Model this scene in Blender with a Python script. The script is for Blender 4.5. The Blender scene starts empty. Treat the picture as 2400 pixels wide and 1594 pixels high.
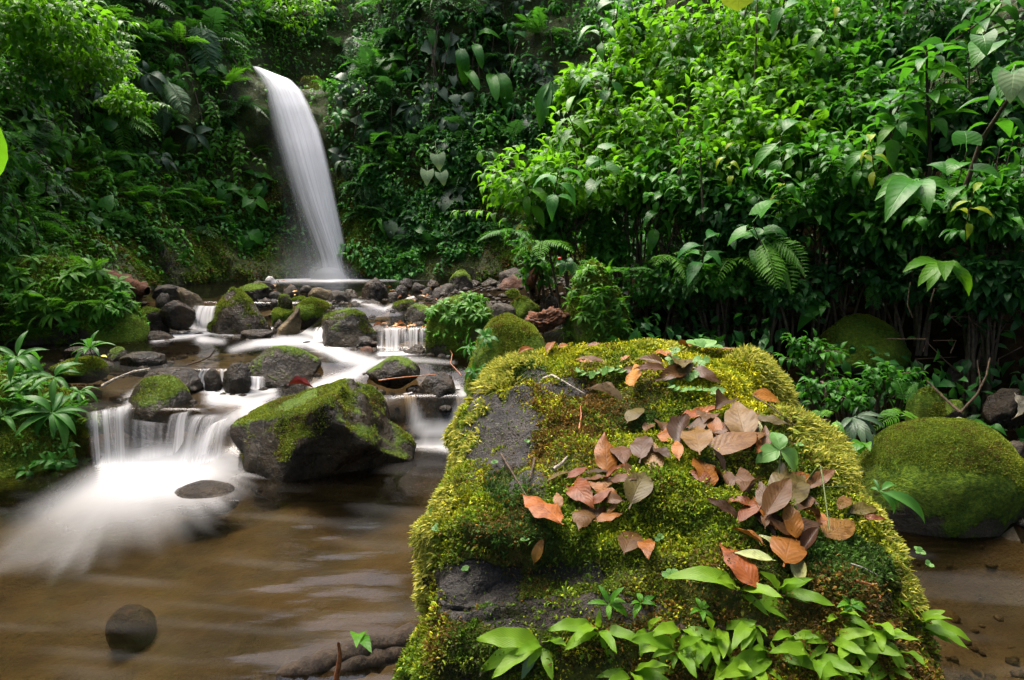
import bpy, bmesh, math, random
import numpy as np
from mathutils import Vector, Matrix
from mathutils.bvhtree import BVHTree

random.seed(7)
RNG = np.random.default_rng(11)
SC = bpy.context.scene
COL = SC.collection
R = math.radians

# ------------------------------------------------------------------ camera
F = 1600.0                                  # focal length in pixels of the 2400 x 1594 photograph
PITCH = math.atan((797 - 560) / F)
CAM = Vector((0.0, 0.0, 1.5))
cam_data = bpy.data.cameras.new("camera")
cam_data.sensor_width = 36.0
cam_data.lens = 24.0
cam_data.clip_start = 0.05
cam_data.clip_end = 500.0
cam = bpy.data.objects.new("camera", cam_data)
COL.objects.link(cam)
cam.location = CAM
cam.rotation_euler = (math.pi / 2 - PITCH, 0, 0)
SC.camera = cam

# ------------------------------------------------------------------ light: soft daylight through a gap in the added canopy
SUN_EL, SUN_AZ = R(72), R(-50)              # azimuth measured from +Y towards +X
to_sun = Vector((math.sin(SUN_AZ) * math.cos(SUN_EL), math.cos(SUN_AZ) * math.cos(SUN_EL), math.sin(SUN_EL)))
world = bpy.data.worlds.new("World")
SC.world = world
world.use_nodes = True
wn = world.node_tree
sky = wn.nodes.new("ShaderNodeTexSky")
sky.sky_type = 'NISHITA'
sky.sun_disc = False
sky.sun_elevation = SUN_EL
sky.sun_rotation = SUN_AZ
sky.air_density = 0.6
sky.dust_density = 7.0
sky.ozone_density = 0.6
bg = wn.nodes["Background"]
bg.inputs[1].default_value = 0.15
wn.links.new(sky.outputs[0], bg.inputs[0])
sun_data = bpy.data.lights.new("sun", 'SUN')
sun_data.energy = 0.6
sun_data.angle = R(30)
sun_data.color = (1.0, 0.96, 0.86)
sun = bpy.data.objects.new("sun", sun_data)
COL.objects.link(sun)
sun.rotation_euler = (-to_sun).to_track_quat('-Z', 'Y').to_euler()

SC.view_settings.view_transform = 'Standard'
SC.view_settings.look = 'None'
SC.view_settings.exposure = 2.4
SC.view_settings.gamma = 1.0
SC.view_settings.use_curve_mapping = False
SC.cycles.max_bounces = 8
SC.cycles.diffuse_bounces = 4
SC.cycles.glossy_bounces = 2
SC.cycles.transmission_bounces = 4
SC.cycles.transparent_max_bounces = 16
SC.cycles.caustics_reflective = False
SC.cycles.caustics_refractive = False
SC.cycles.use_denoising = True

# ------------------------------------------------------------------ pixel <-> place
_f = Vector((0, math.cos(PITCH), -math.sin(PITCH)))
_u = Vector((0, math.sin(PITCH), math.cos(PITCH)))


def ray(u, v):
    return (Vector((1, 0, 0)) * ((u - 1200) / F) + _u * ((797 - v) / F) + _f)


def on_z(u, v, z):
    d = ray(u, v)
    return CAM + d * ((z - CAM.z) / d.z)


def at_y(u, v, y):
    d = ray(u, v)
    return CAM + d * (y / d.y)


def on_slope(u, v, z0, k):                  # the plane z = z0 + k*y
    d = ray(u, v)
    t = (z0 - CAM.z) / (d.z - k * d.y)
    return CAM + d * t


def project(P):                             # (n,3) -> pixel u, v and depth
    P = np.asarray(P, dtype=float) - np.array(CAM)
    dep = P @ np.array(_f)
    dep = np.where(np.abs(dep) < 1e-6, 1e-6, dep)
    return 1200 + F * P[:, 0] / dep, 797 - F * (P @ np.array(_u)) / dep, dep


# ------------------------------------------------------------------ noise
def _hash(ix, iy, iz, s):
    h = (ix * 374761393 + iy * 668265263 + iz * 1440662683 + s * 974634777) & 0xffffffff
    h = ((h ^ (h >> 13)) * 1274126177) & 0xffffffff
    return ((h ^ (h >> 16)) & 0xffff) / 65535.0


def vnoise(P, s=0):
    P = np.asarray(P, dtype=float)
    i = np.floor(P).astype(np.int64)
    f = P - i
    f = f * f * (3 - 2 * f)
    x, y, z = i[:, 0], i[:, 1], i[:, 2]
    fx, fy, fz = f[:, 0], f[:, 1], f[:, 2]
    c = lambda a, b, d: _hash(x + a, y + b, z + d, s)
    l = lambda a, b, t: a + (b - a) * t
    return l(l(l(c(0, 0, 0), c(1, 0, 0), fx), l(c(0, 1, 0), c(1, 1, 0), fx), fy),
             l(l(c(0, 0, 1), c(1, 0, 1), fx), l(c(0, 1, 1), c(1, 1, 1), fx), fy), fz) * 2 - 1


def fbm(P, octs=4, s=0):
    P = np.asarray(P, dtype=float)
    out = np.zeros(len(P))
    a = 1.0
    for o in range(octs):
        out += a * vnoise(P * 2.0 ** o + 17.3 * o, s + o)
        a *= 0.5
    return out


def sstep(a, b, x):
    t = np.clip((x - a) / (b - a), 0, 1)
    return t * t * (3 - 2 * t)


# ------------------------------------------------------------------ mesh and object helpers
def mesh_np(name, V, faces, mats=(), uv=None, attrs=None, smooth=True):
    """V (n,3); faces: list of (m,k) int arrays; uv (n,2) per vertex; attrs {name: (n,) or (n,3)} per vertex"""
    me = bpy.data.meshes.new(name)
    V = np.asarray(V, dtype=np.float32)
    faces = [np.asarray(f, dtype=np.int32) for f in faces if len(f)]
    me.vertices.add(len(V))
    me.vertices.foreach_set("co", V.ravel())
    loops = np.concatenate([f.ravel() for f in faces])
    sizes = np.concatenate([np.full(len(f), f.shape[1], dtype=np.int32) for f in faces])
    starts = np.concatenate([[0], np.cumsum(sizes)[:-1]]).astype(np.int32)
    me.loops.add(len(loops))
    me.loops.foreach_set("vertex_index", loops)
    me.polygons.add(len(sizes))
    me.polygons.foreach_set("loop_start", starts)
    me.update(calc_edges=True)
    me.validate()
    if uv is not None:
        lay = me.uv_layers.new(name="UVMap")
        lay.data.foreach_set("uv", np.asarray(uv, dtype=np.float32)[loops].ravel())
    for k, a in (attrs or {}).items():
        a = np.asarray(a, dtype=np.float32)
        if a.ndim == 1:
            at = me.attributes.new(k, 'FLOAT', 'POINT')
            at.data.foreach_set("value", a)
        else:
            at = me.attributes.new(k, 'FLOAT_COLOR', 'POINT')
            at.data.foreach_set("color", np.concatenate([a, np.ones((len(a), 1), np.float32)], 1).ravel())
    if smooth:
        me.polygons.foreach_set("use_smooth", np.ones(len(sizes), dtype=bool))
    for m in mats:
        me.materials.append(m)
    return me


def put(name, me, parent=None, M=None, kind=None):
    o = bpy.data.objects.new(name, me)
    COL.objects.link(o)
    if parent is not None:
        o.parent = parent
    if M is not None:
        o.matrix_basis = M
    if kind:
        o["kind"] = kind
    return o


def tag(o, label, cat, group=None, kind=None):
    o["label"] = label
    if cat:
        o["category"] = cat
    if group:
        o["group"] = group
    if kind:
        o["kind"] = kind
    return o


def empty(name, loc, label, cat, group=None):
    o = bpy.data.objects.new(name, None)
    COL.objects.link(o)
    o.location = loc
    o.empty_display_size = 0.05
    return tag(o, label, cat, group)


def shift(loc):
    return Matrix.Translation(-Vector(loc))


def frame(origin, axis, up, s=1.0, sx=None):
    """matrix whose Y runs along axis and whose Z is as near to up as it can be"""
    y = Vector(axis).normalized()
    z = Vector(up) - y * Vector(up).dot(y)
    if z.length < 1e-4:
        z = Vector((0.3, 0.2, 1)) - y * Vector((0.3, 0.2, 1)).dot(y)
    z.normalize()
    x = y.cross(z)
    sx = s if sx is None else sx
    M = Matrix(((x.x * sx, y.x * s, z.x * s, origin[0]), (x.y * sx, y.y * s, z.y * s, origin[1]),
                (x.z * sx, y.z * s, z.z * s, origin[2]), (0, 0, 0, 1)))
    return M


def tube(path, radii, n=6):
    """V, quads of a tapered tube along points"""
    path = [Vector(p) for p in path]
    V, Q = [], []
    prev = None
    for i, p in enumerate(path):
        t = (path[min(i + 1, len(path) - 1)] - path[max(i - 1, 0)])
        t = t.normalized() if t.length > 1e-9 else Vector((0, 0, 1))
        a = prev if prev is not None else (Vector((1, 0, 0)) if abs(t.x) < 0.8 else Vector((0, 1, 0)))
        a = (a - t * a.dot(t))
        a = a.normalized() if a.length > 1e-6 else t.orthogonal().normalized()
        prev = a
        b = t.cross(a)
        for k in range(n):
            w = 2 * math.pi * k / n
            V.append(p + (a * math.cos(w) + b * math.sin(w)) * radii[i])
    for i in range(len(path) - 1):
        for k in range(n):
            Q.append((i * n + k, i * n + (k + 1) % n, (i + 1) * n + (k + 1) % n, (i + 1) * n + k))
    return np.array([tuple(v) for v in V]), np.array(Q, dtype=np.int32)


def tubes_mesh(name, paths, mat, n=6):
    """several tubes of one branching stem as one mesh"""
    Vs, Qs, off = [], [], 0
    for path, radii in paths:
        v, q = tube(path, radii, n)
        Vs.append(v)
        Qs.append(q + off)
        off += len(v)
    return mesh_np(name, np.concatenate(Vs), [np.concatenate(Qs)], [mat])


def arc(a, b, sag, n=6, side=None):
    """points from a to b, bowed by sag along side (default up)"""
    a, b = Vector(a), Vector(b)
    s = Vector(side) if side is not None else Vector((0, 0, 1))
    return [a.lerp(b, i / n) + s * (sag * 4 * (i / n) * (1 - i / n)) for i in range(n + 1)]


# ------------------------------------------------------------------ materials
def nodes(mat):
    mat.use_nodes = True
    nt = mat.node_tree
    nt.nodes.clear()
    out = nt.nodes.new("ShaderNodeOutputMaterial")
    return nt, out


class NT:
    def __init__(self, name):
        self.m = bpy.data.materials.new(name)
        self.nt, self.out = nodes(self.m)

    def n(self, kind, ins=None, **kw):
        nd = self.nt.nodes.new("ShaderNode" + kind)
        for k, v in kw.items():
            setattr(nd, k, v)
        for k, v in (ins or {}).items():
            if hasattr(v, "is_output"):
                self.nt.links.new(v, nd.inputs[k])
            else:
                nd.inputs[k].default_value = v
        return nd

    def math(self, op, a, b=0.0, clamp=False):
        nd = self.n("Math", {0: a, 1: b}, operation=op)
        nd.use_clamp = clamp
        return nd.outputs[0]

    def mix(self, f, a, b):
        nd = self.n("Mix", None, data_type='RGBA')
        for i, v in ((0, f), (6, a), (7, b)):
            if hasattr(v, "is_output"):
                self.nt.links.new(v, nd.inputs[i])
            else:
                nd.inputs[i].default_value = v if i == 0 else (*v, 1.0)
        return nd.outputs[2]

    def noise(self, vec, scale, detail=4.0, rough=0.55, out=0):
        return self.n("TexNoise", {"Vector": vec, "Scale": scale, "Detail": detail, "Roughness": rough}).outputs[out]

    def ramp(self, f, a, b, lo=0.0, hi=1.0):
        nd = self.n("MapRange", {0: f, 1: a, 2: b, 3: lo, 4: hi}, interpolation_type='SMOOTHSTEP')
        return nd.outputs[0]

    def bump(self, h, strength, dist=0.02, normal=None):
        ins = {"Height": h, "Strength": strength, "Distance": dist}
        if normal is not None:
            ins["Normal"] = normal
        return self.n("Bump", ins).outputs[0]

    def done(self, sh):
        self.nt.links.new(sh, self.out.inputs[0])
        return self.m


def rock_mat(name, dark, light, wet=0.5, moss=0.0, attr=None, moss_a=(0.048, 0.095, 0.008), moss_b=(0.13, 0.205, 0.012), rust=0.25):
    t = NT(name)
    pos = t.n("NewGeometry").outputs["Position"]
    nrm = t.n("NewGeometry").outputs["Normal"]
    n1 = t.noise(pos, 5.0, 6)
    n2 = t.noise(pos, 28.0, 5, 0.65)
    n3 = t.noise(pos, 120.0, 3, 0.7)
    c = t.mix(t.ramp(n1, 0.35, 0.68), dark, light)
    c = t.mix(t.math('MULTIPLY', t.ramp(n2, 0.5, 0.7), 0.55), c, tuple(min(1, x * 1.7) for x in light))
    c = t.mix(t.math('MULTIPLY', t.ramp(t.noise(pos, 3.1, 4), 0.55, 0.72), rust), c, (0.050, 0.025, 0.009))
    c = t.mix(t.math('MULTIPLY', t.ramp(n3, 0.56, 0.72), 0.35), c, tuple(x * 0.3 for x in dark))
    # moss grows on what faces up, in patches
    sep = t.n("SeparateXYZ", {0: nrm}).outputs[2]
    patch = t.math('ADD', t.math('MULTIPLY', sep, 0.55), t.math('ADD', t.math('MULTIPLY', t.noise(pos, 4.3, 6, 0.62), 1.1), t.math('MULTIPLY', n2, 0.35)))
    lo = 1.62 - moss
    mm = t.ramp(patch, lo, lo + 0.14) if moss > 0 else 0.0
    if attr:
        am = t.n("Attribute", None, attribute_name=attr).outputs["Fac"]
        mm = t.ramp(t.math('ADD', am, t.math('MULTIPLY', t.math('SUBTRACT', n2, 0.5), 0.8)), 0.3, 0.55)
    if moss > 0:
        mc = t.mix(t.ramp(t.noise(pos, 45.0, 4, 0.7), 0.35, 0.7), moss_a, moss_b)
        mc = t.mix(t.math('MULTIPLY', t.ramp(t.noise(pos, 9.0, 3), 0.5, 0.7), 0.25), mc, (0.09, 0.06, 0.012))
        c = t.mix(mm, c, mc)
    rw = 0.20 + 0.5 * (1 - wet)
    rough = t.ramp(t.noise(pos, 14.0, 4), 0.35, 0.7, rw - .10, rw + 0.3)
    if moss > 0:
        rough = t.math('ADD', rough, t.math('MULTIPLY', mm, 0.5), clamp=True)
    h = t.math('ADD', t.math('MULTIPLY', n1, 1.2), t.math('ADD', t.math('MULTIPLY', n2, 0.5), t.math('MULTIPLY', n3, 0.16)))
    if moss > 0:
        h = t.math('ADD', h, t.math('MULTIPLY', mm, t.math('MULTIPLY', t.noise(pos, 70.0, 4, 0.7), 1.0)))
    b = t.bump(h, 1.0, 0.045)
    p = t.n("BsdfPrincipled", {"Base Color": c, "Roughness": rough, "Normal": b, "Specular IOR Level": 0.13 + 0.12 * wet})
    return t.done(p.outputs[0])


def leaf_mat(name, dark, light, trans, rough=0.46, tr=0.32, spec=0.2, vein=0.35, nveins=9.0, blotch=None, tint_by_colour=False, bumpy=0.3):
    t = NT(name)
    uvn = t.n("UVMap").outputs[0]
    s = t.n("SeparateXYZ", {0: uvn})
    u, v = s.outputs[0], s.outputs[1]
    oi = t.n("ObjectInfo")
    att = t.n("Attribute", None, attribute_name="tint").outputs["Fac"]
    rnd = t.math('FRACT', t.math('ADD', oi.outputs["Random"], att))
    a = t.math('ABSOLUTE', t.math('SUBTRACT', u, 0.5))
    c = t.mix(rnd, dark, light)
    pos = t.n("NewGeometry").outputs["Position"]
    nz = t.noise(pos, 22.0, 3)
    c = t.mix(t.math('MULTIPLY', t.ramp(nz, 0.45, 0.7), 0.3), c, tuple(x * 0.55 for x in dark))
    if blotch:
        c = t.mix(t.math('MULTIPLY', t.ramp(t.noise(pos, 34.0, 5, 0.7), 0.5, 0.62), 0.75), c, blotch)
        c = t.mix(t.math('MULTIPLY', t.ramp(t.noise(pos, 130.0, 2), 0.66, 0.7), 0.8), c, tuple(x * 0.3 for x in blotch))
    if tint_by_colour:
        mul = t.n("Mix", None, data_type='RGBA', blend_type='MULTIPLY')
        mul.inputs[0].default_value = 1.0
        t.nt.links.new(c, mul.inputs[6])
        t.nt.links.new(oi.outputs["Color"], mul.inputs[7])
        c = mul.outputs[2]
    mid = t.ramp(a, 0.0, 0.035, 1.0, 0.0)
    wv = t.math('SINE', t.math('MULTIPLY', t.math('SUBTRACT', v, t.math('MULTIPLY', a, 0.55)), nveins * 6.2832))
    side = t.ramp(wv, 0.72, 1.0)
    veins = t.math('MULTIPLY', t.math('MAXIMUM', mid, t.math('MULTIPLY', side, 0.45)), vein)
    c2 = t.mix(veins, c, tuple(min(1.0, x * 1.7 + 0.01) for x in light))
    if tint_by_colour:
        c2 = t.mix(t.math('MULTIPLY', veins, 0.8), c, (0.05, 0.025, 0.012))
    b = t.bump(t.math('ADD', t.math('MULTIPLY', wv, 0.35), t.math('MULTIPLY', mid, -1.5)), 0.18 if tint_by_colour else bumpy, 0.003)
    p = t.n("BsdfPrincipled", {"Base Color": c2, "Roughness": rough, "Normal": b, "Specular IOR Level": spec})
    tl = t.n("BsdfTranslucent", {"Color": t.mix(veins, trans, tuple(x * 0.7 for x in trans)) if not tint_by_colour else c, "Normal": b})
    mx = t.n("MixShader", {0: tr, 1: p.outputs[0], 2: tl.outputs[0]})
    return t.done(mx.outputs[0])


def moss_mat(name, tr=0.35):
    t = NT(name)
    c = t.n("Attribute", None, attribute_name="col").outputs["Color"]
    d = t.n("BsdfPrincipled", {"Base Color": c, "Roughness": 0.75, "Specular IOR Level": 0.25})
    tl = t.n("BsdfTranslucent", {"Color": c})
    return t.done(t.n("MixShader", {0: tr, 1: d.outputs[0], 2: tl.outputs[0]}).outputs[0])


def plain_mat(name, a, b, scale=20.0, rough=0.7, bump=0.5, stretch=(1, 1, 1), spec=0.3):
    t = NT(name)
    pos = t.n("TexCoord").outputs["Object"]
    pos = t.n("Mapping", {0: pos, 3: stretch}).outputs[0]
    n = t.noise(pos, scale, 6, 0.65)
    p = t.n("BsdfPrincipled", {"Base Color": t.mix(t.ramp(n, 0.3, 0.7), a, b), "Roughness": rough, "Normal": t.bump(n, bump, 0.02), "Specular IOR Level": spec})
    return t.done(p.outputs[0])


def earth_mat(name):
    t = NT(name)
    pos = t.n("NewGeometry").outputs["Position"]
    n1 = t.noise(pos, 1.6, 6, 0.6)
    n2 = t.noise(pos, 9.0, 6, 0.65)
    n3 = t.noise(pos, 45.0, 4, 0.7)
    c = t.mix(t.ramp(n2, 0.35, 0.7), (0.012, 0.010, 0.007), (0.045, 0.032, 0.018))
    g = t.mix(t.ramp(n3, 0.35, 0.7), (0.018, 0.030, 0.004), (0.065, 0.085, 0.012))
    c = t.mix(t.ramp(t.math('ADD', n1, t.math('MULTIPLY', n2, 0.5)), 0.50, 0.74), c, g)
    h = t.math('ADD', t.math('MULTIPLY', n2, 1.0), t.math('MULTIPLY', n3, 0.4))
    p = t.n("BsdfPrincipled", {"Base Color": c, "Roughness": t.ramp(n2, 0.3, 0.7, 0.45, 0.9), "Normal": t.bump(h, 0.9, 0.08), "Specular IOR Level": 0.3})
    return t.done(p.outputs[0])


def bed_mat(name):
    t = NT(name)
    pos = t.n("NewGeometry").outputs["Position"]
    n1 = t.noise(pos, 2.2, 5, 0.6)
    n2 = t.noise(pos, 11.0, 5, 0.65)
    n3 = t.noise(pos, 60.0, 3, 0.7)
    c = t.mix(t.ramp(n1, 0.36, 0.66), (0.009, 0.0064, 0.0018), (0.039, 0.0270, 0.0072))
    c = t.mix(t.math('MULTIPLY', t.ramp(n2, 0.48, 0.7), 0.6), c, (0.038, 0.030, 0.010))
    c = t.mix(t.math('MULTIPLY', t.ramp(n3, 0.5, 0.68), 0.4), c, (0.010, 0.007, 0.003))
    p = t.n("BsdfPrincipled", {"Base Color": c, "Roughness": 0.8, "Normal": t.bump(t.math('ADD', n2, t.math('MULTIPLY', n3, 0.4)), 0.7, 0.04)})
    return t.done(p.outputs[0])


def water_mat(name):
    t = NT(name)
    foam = t.n("Attribute", None, attribute_name="foam").outputs["Fac"]
    pos = t.n("NewGeometry").outputs["Position"]
    st = t.n("Mapping", {0: pos, 2: (0, 0, R(28)), 3: (1.0, 2.4, 1.0)}).outputs[0]
    n1 = t.noise(st, 1.5, 4, 0.5)
    n2 = t.noise(t.n("Mapping", {0: pos, 2: (0, 0, R(28)), 3: (1.0, 5.0, 1.0)}).outputs[0], 5.0, 3, 0.5)
    b = t.bump(t.math('ADD', n1, t.math('MULTIPLY', n2, 0.3)), 0.06, 0.05)
    fr = t.n("Fresnel", {"IOR": 1.33, "Normal": b}).outputs[0]
    tint = t.mix(t.ramp(n1, 0.35, 0.7), (0.74, 0.62, 0.42), (0.93, 0.84, 0.66))
    tr = t.n("BsdfTransparent", {"Color": tint})
    # fine silt and bubbles carried by the moving water
    silt = t.n("BsdfDiffuse", {"Color": t.mix(t.ramp(n2, 0.35, 0.7), (0.008, 0.0062, 0.0022), (0.020, 0.0152, 0.0056))})
    body = t.n("MixShader", {0: t.ramp(n1, 0.3, 0.75, 0.06, 0.22), 1: tr.outputs[0], 2: silt.outputs[0]})
    gl = t.n("BsdfGlossy", {"Color": (0.55, 0.55, 0.55, 1), "Roughness": 0.10, "Normal": b})
    w = t.n("MixShader", {0: fr, 1: body.outputs[0], 2: gl.outputs[0]})
    fd = t.n("BsdfDiffuse", {"Color": (0.66, 0.67, 0.68, 1)})
    ft = t.n("BsdfTranslucent", {"Color": (0.66, 0.67, 0.68, 1)})
    f2 = t.n("MixShader", {0: 0.3, 1: fd.outputs[0], 2: ft.outputs[0]})
    mx = t.n("MixShader", {0: t.math('MULTIPLY', foam, 1.0, clamp=True), 1: w.outputs[0], 2: f2.outputs[0]})
    return t.done(mx.outputs[0])


def fall_mat(name, streak=30.0, lo=0.32, hi=0.66, top=1.0, gain=1.0, long=1.0):
    """silky falling water: white water whose cover comes in strands along the fall"""
    t = NT(name)
    uv = t.n("UVMap").outputs[0]
    s = t.n("SeparateXYZ", {0: uv})
    u, v = s.outputs[0], s.outputs[1]
    vec = t.n("CombineXYZ", {0: t.math('MULTIPLY', u, streak), 1: t.math('MULTIPLY', v, long), 2: 0.0}).outputs[0]
    oi = t.n("ObjectInfo").outputs["Random"]
    vec = t.n("VectorMath", {0: vec, 1: t.n("CombineXYZ", {0: t.math('MULTIPLY', oi, 37.0), 1: 0.0, 2: t.math('MULTIPLY', oi, 11.0)}).outputs[0]}, operation='ADD').outputs[0]
    n = t.noise(vec, 1.0, 3, 0.5)
    n2 = t.noise(vec, 3.1, 2, 0.5)
    a = t.ramp(t.math('ADD', t.math('MULTIPLY', n, 0.8), t.math('MULTIPLY', n2, 0.2)), lo, hi)
    cover = t.n("Attribute", None, attribute_name="cover").outputs["Fac"]
    a = t.math('MULTIPLY', t.math('MULTIPLY', a, cover), gain, clamp=True)
    tr = t.n("BsdfTransparent", {"Color": (1, 1, 1, 1)})
    d = t.n("BsdfDiffuse", {"Color": (0.82, 0.83, 0.85, 1)})
    l = t.n("BsdfTranslucent", {"Color": (0.82, 0.83, 0.85, 1)})
    w = t.n("MixShader", {0: 0.4, 1: d.outputs[0], 2: l.outputs[0]})
    return t.done(t.n("MixShader", {0: a, 1: tr.outputs[0], 2: w.outputs[0]}).outputs[0])


M_EARTH = earth_mat("cliff_earth")
M_MOULD = plain_mat("leaf_mould", (0.003, 0.0025, 0.0015), (0.014, 0.010, 0.005), 12.0, 0.95, 1.0, spec=0.0)
M_BED = bed_mat("stream_bed")
M_WATER = water_mat("stream_water")
M_FALL = fall_mat("falling_water", 13.0, 0.10, 0.70, long=0.7)
M_VEIL = fall_mat("falling_water_veil", 18.0, 0.25, 0.8, gain=0.7, long=0.6)
M_CURTAIN = fall_mat("curtain_water", 11.0, 0.30, 0.78, gain=.85, long=0.35)
M_CASC = fall_mat("cascade_water", 6.0, 0.22, 0.74, gain=.9, long=0.45)
M_MOSS = moss_mat("moss_blades")
M_BOULDER = rock_mat("boulder_stone", (0.012, 0.011, 0.010), (0.036, 0.033, 0.029), wet=0.45, moss=0.50, rust=0.12, attr="mossy", moss_a=(0.03, 0.045, 0.006), moss_b=(0.085, 0.10, 0.010))
M_BEDSTONE = rock_mat("rock_under_water", (0.016, 0.0115, 0.0045), (0.050, 0.036, 0.015), wet=0.3, moss=0.0)
M_ROCK_WET = rock_mat("rock_wet_dark", (0.005, 0.004, 0.0025), (0.028, 0.0195, 0.0095), wet=0.95, moss=0.0, rust=.4)
M_ROCK_WETMOSS = rock_mat("rock_wet_part_mossy", (0.005, 0.0042, 0.0025), (0.030, 0.0215, 0.0095), wet=0.85, moss=0.58, rust=.4)
M_ROCK_MOSS = rock_mat("rock_mossy", (0.007, 0.006, 0.004), (0.026, 0.020, 0.012), wet=0.6, moss=0.72)
M_ROCK_FULL = rock_mat("rock_moss_covered", (0.02, 0.018, 0.012), (0.06, 0.05, 0.035), wet=0.3, moss=1.05)
M_ROCK_GREY = rock_mat("rock_grey_dry", (0.015, 0.0125, 0.009), (0.050, 0.043, 0.032), wet=0.55, moss=0.0, rust=0.1)
M_ROCK_TAN = rock_mat("rock_tan", (0.040, 0.030, 0.016), (0.14, 0.11, 0.060), wet=0.4, moss=0.2, rust=0.3)
M_ROCK_RED = rock_mat("rock_reddish", (0.028, 0.012, 0.007), (0.085, 0.038, 0.020), wet=0.4, moss=0.15, rust=0.9)
M_ROCK_PALE = rock_mat("rock_pale", (0.28, 0.27, 0.25), (0.5, 0.48, 0.45), wet=0.3, moss=0.0, rust=0.0)
M_BARK = plain_mat("bark", (0.012, 0.008, 0.005), (0.045, 0.030, 0.017), 16.0, 0.8, 0.9, (3, 3, 0.5))
M_TWIG = plain_mat("twig_bark", (0.020, 0.012, 0.007), (0.085, 0.055, 0.030), 40.0, 0.75, 0.6)
M_TWIG_PALE = plain_mat("twig_pale", (0.12, 0.09, 0.06), (0.50, 0.45, 0.38), 60.0, 0.7, 0.5)
M_TWIG_RED = plain_mat("twig_orange", (0.16, 0.05, 0.018), (0.40, 0.16, 0.06), 60.0, 0.6, 0.4)
M_ROT = plain_mat("rotten_wood", (0.022, 0.009, 0.0045), (0.15, 0.056, 0.021), 22.0, 0.8, 1.0)
M_STEM = plain_mat("green_stem", (0.035, 0.05, 0.012), (0.09, 0.12, 0.03), 30.0, 0.6, 0.3)
M_STEM_BR = plain_mat("brown_stem", (0.028, 0.019, 0.011), (0.085, 0.062, 0.037), 30.0, 0.75, 0.5)


def mist_mat(name):
    t = NT(name)
    a = t.n("Attribute", None, attribute_name="cover").outputs["Fac"]
    tr = t.n("BsdfTransparent", {"Color": (1, 1, 1, 1)})
    d = t.n("BsdfDiffuse", {"Color": (0.8, 0.82, 0.85, 1)})
    l = t.n("BsdfTranslucent", {"Color": (0.8, 0.82, 0.85, 1)})
    w = t.n("MixShader", {0: 0.5, 1: d.outputs[0], 2: l.outputs[0]})
    return t.done(t.n("MixShader", {0: a, 1: tr.outputs[0], 2: w.outputs[0]}).outputs[0])


M_MIST = mist_mat("water_mist")

# ================================================================== the setting: ground, water, cliff
_YS = [-5, 1, 3, 4, 4.6, 5.2, 6, 7, 7.6, 8.5, 9.5, 11, 12.6, 15]
_XL = [-4.2, -4.0, -3.7, -3.6, -3.7, -4.5, -4.9, -5.0, -4.7, -4.8, -5.2, -5.4, -5.0, -5.0]
_XR = [3.4, 3.4, 2.8, 2.0, 0.9, 0.55, 0.45, 0.35, -0.9, -0.9, -0.6, 0.2, 0.2, 0.2]


def water_z(x, y):
    x, y = np.asarray(x, float), np.asarray(y, float)
    right = sstep(-1.0, -0.7, x)
    left = 1 - sstep(-2.2, -1.85, x)
    mid = 1 - right - left
    st = lambda c, w: sstep(c - w, c + w, y)
    d1 = left * st(4.50, 0.10) + mid * st(4.62, 0.42) + right * st(4.88, 0.12)
    d2 = left * st(5.16, 0.06) + mid * st(5.30, 0.30) + right * st(5.45, 0.30)
    far = 1 - sstep(-2.3, -1.9, x)
    rt = sstep(-1.35, -1.2, x)
    cm = 1 - far - rt
    d3 = far * st(7.62, 0.08) + cm * st(6.75, 0.35) + rt * st(6.28, 0.06)
    d4 = far * st(7.62, 0.08) + (1 - far) * st(7.25, 0.25)
    return 0.35 * d1 + 0.15 * d2 + 0.18 * d3 + 0.12 * d4


def ground_z(x, y):
    x, y = np.asarray(x, float), np.asarray(y, float)
    P = np.stack([x, y, np.zeros_like(x)], 1)
    wob = 0.16 * fbm(P * 1.3, 3, 5)
    xl, xr = np.interp(y, _YS, _XL) + wob, np.interp(y, _YS, _XR) + wob
    w = water_z(x, y)
    out = np.maximum(np.maximum(xl - x, x - xr), 0)
    ins = np.maximum(np.minimum(x - xl, xr - x), 0)
    slope = np.where(x > xr, 0.27, 0.13)
    slope = np.where((x > xr) & (y > 7.4) & (x < 0.9), 0.06, slope)
    n = fbm(P * 2.2, 4, 9)
    rise = np.where(x > xr, np.where(slope < .1, slope * out, 0.10 * np.minimum(out, 2.2) + 0.45 * np.maximum(out - 2.2, 0)), slope * out)
    bank = w + 0.05 + rise + 0.07 * n * np.clip(out * 2, 0.3, 1.5)
    depth = (0.24 + 0.09 * n) * sstep(0.0, 0.55, ins)
    return np.where(out > 0, bank, w - 0.01 - depth)


def grid_mesh(name, xs, ys, zf, mat, attrs=None):
    X, Y = np.meshgrid(xs, ys)
    x, y = X.ravel(), Y.ravel()
    V = np.stack([x, y, zf(x, y)], 1)
    nx, ny = len(xs), len(ys)
    i = np.arange(nx * ny).reshape(ny, nx)
    Q = np.stack([i[:-1, :-1].ravel(), i[:-1, 1:].ravel(), i[1:, 1:].ravel(), i[1:, :-1].ravel()], 1)
    return mesh_np(name, V, [Q], [mat], attrs=attrs(V) if attrs else None), V, Q


me, GV, GQ = grid_mesh("streambed", np.arange(-8.5, 8.6, 0.07), np.arange(-6, 14.5, 0.07), ground_z, M_BED)
me.materials.append(M_MOULD)
# the banks are earth, the bed is brown silt
cx, cy = GV[GQ].mean(1)[:, 0], GV[GQ].mean(1)[:, 1]
dry = (GV[GQ].mean(1)[:, 2] > water_z(cx, cy) + 0.03)
me.polygons.foreach_set("material_index", dry.astype(np.int32))
tag(put("streambed", me), "brown silty bed of the stream rising to dark earth banks", None, kind="structure")

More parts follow.
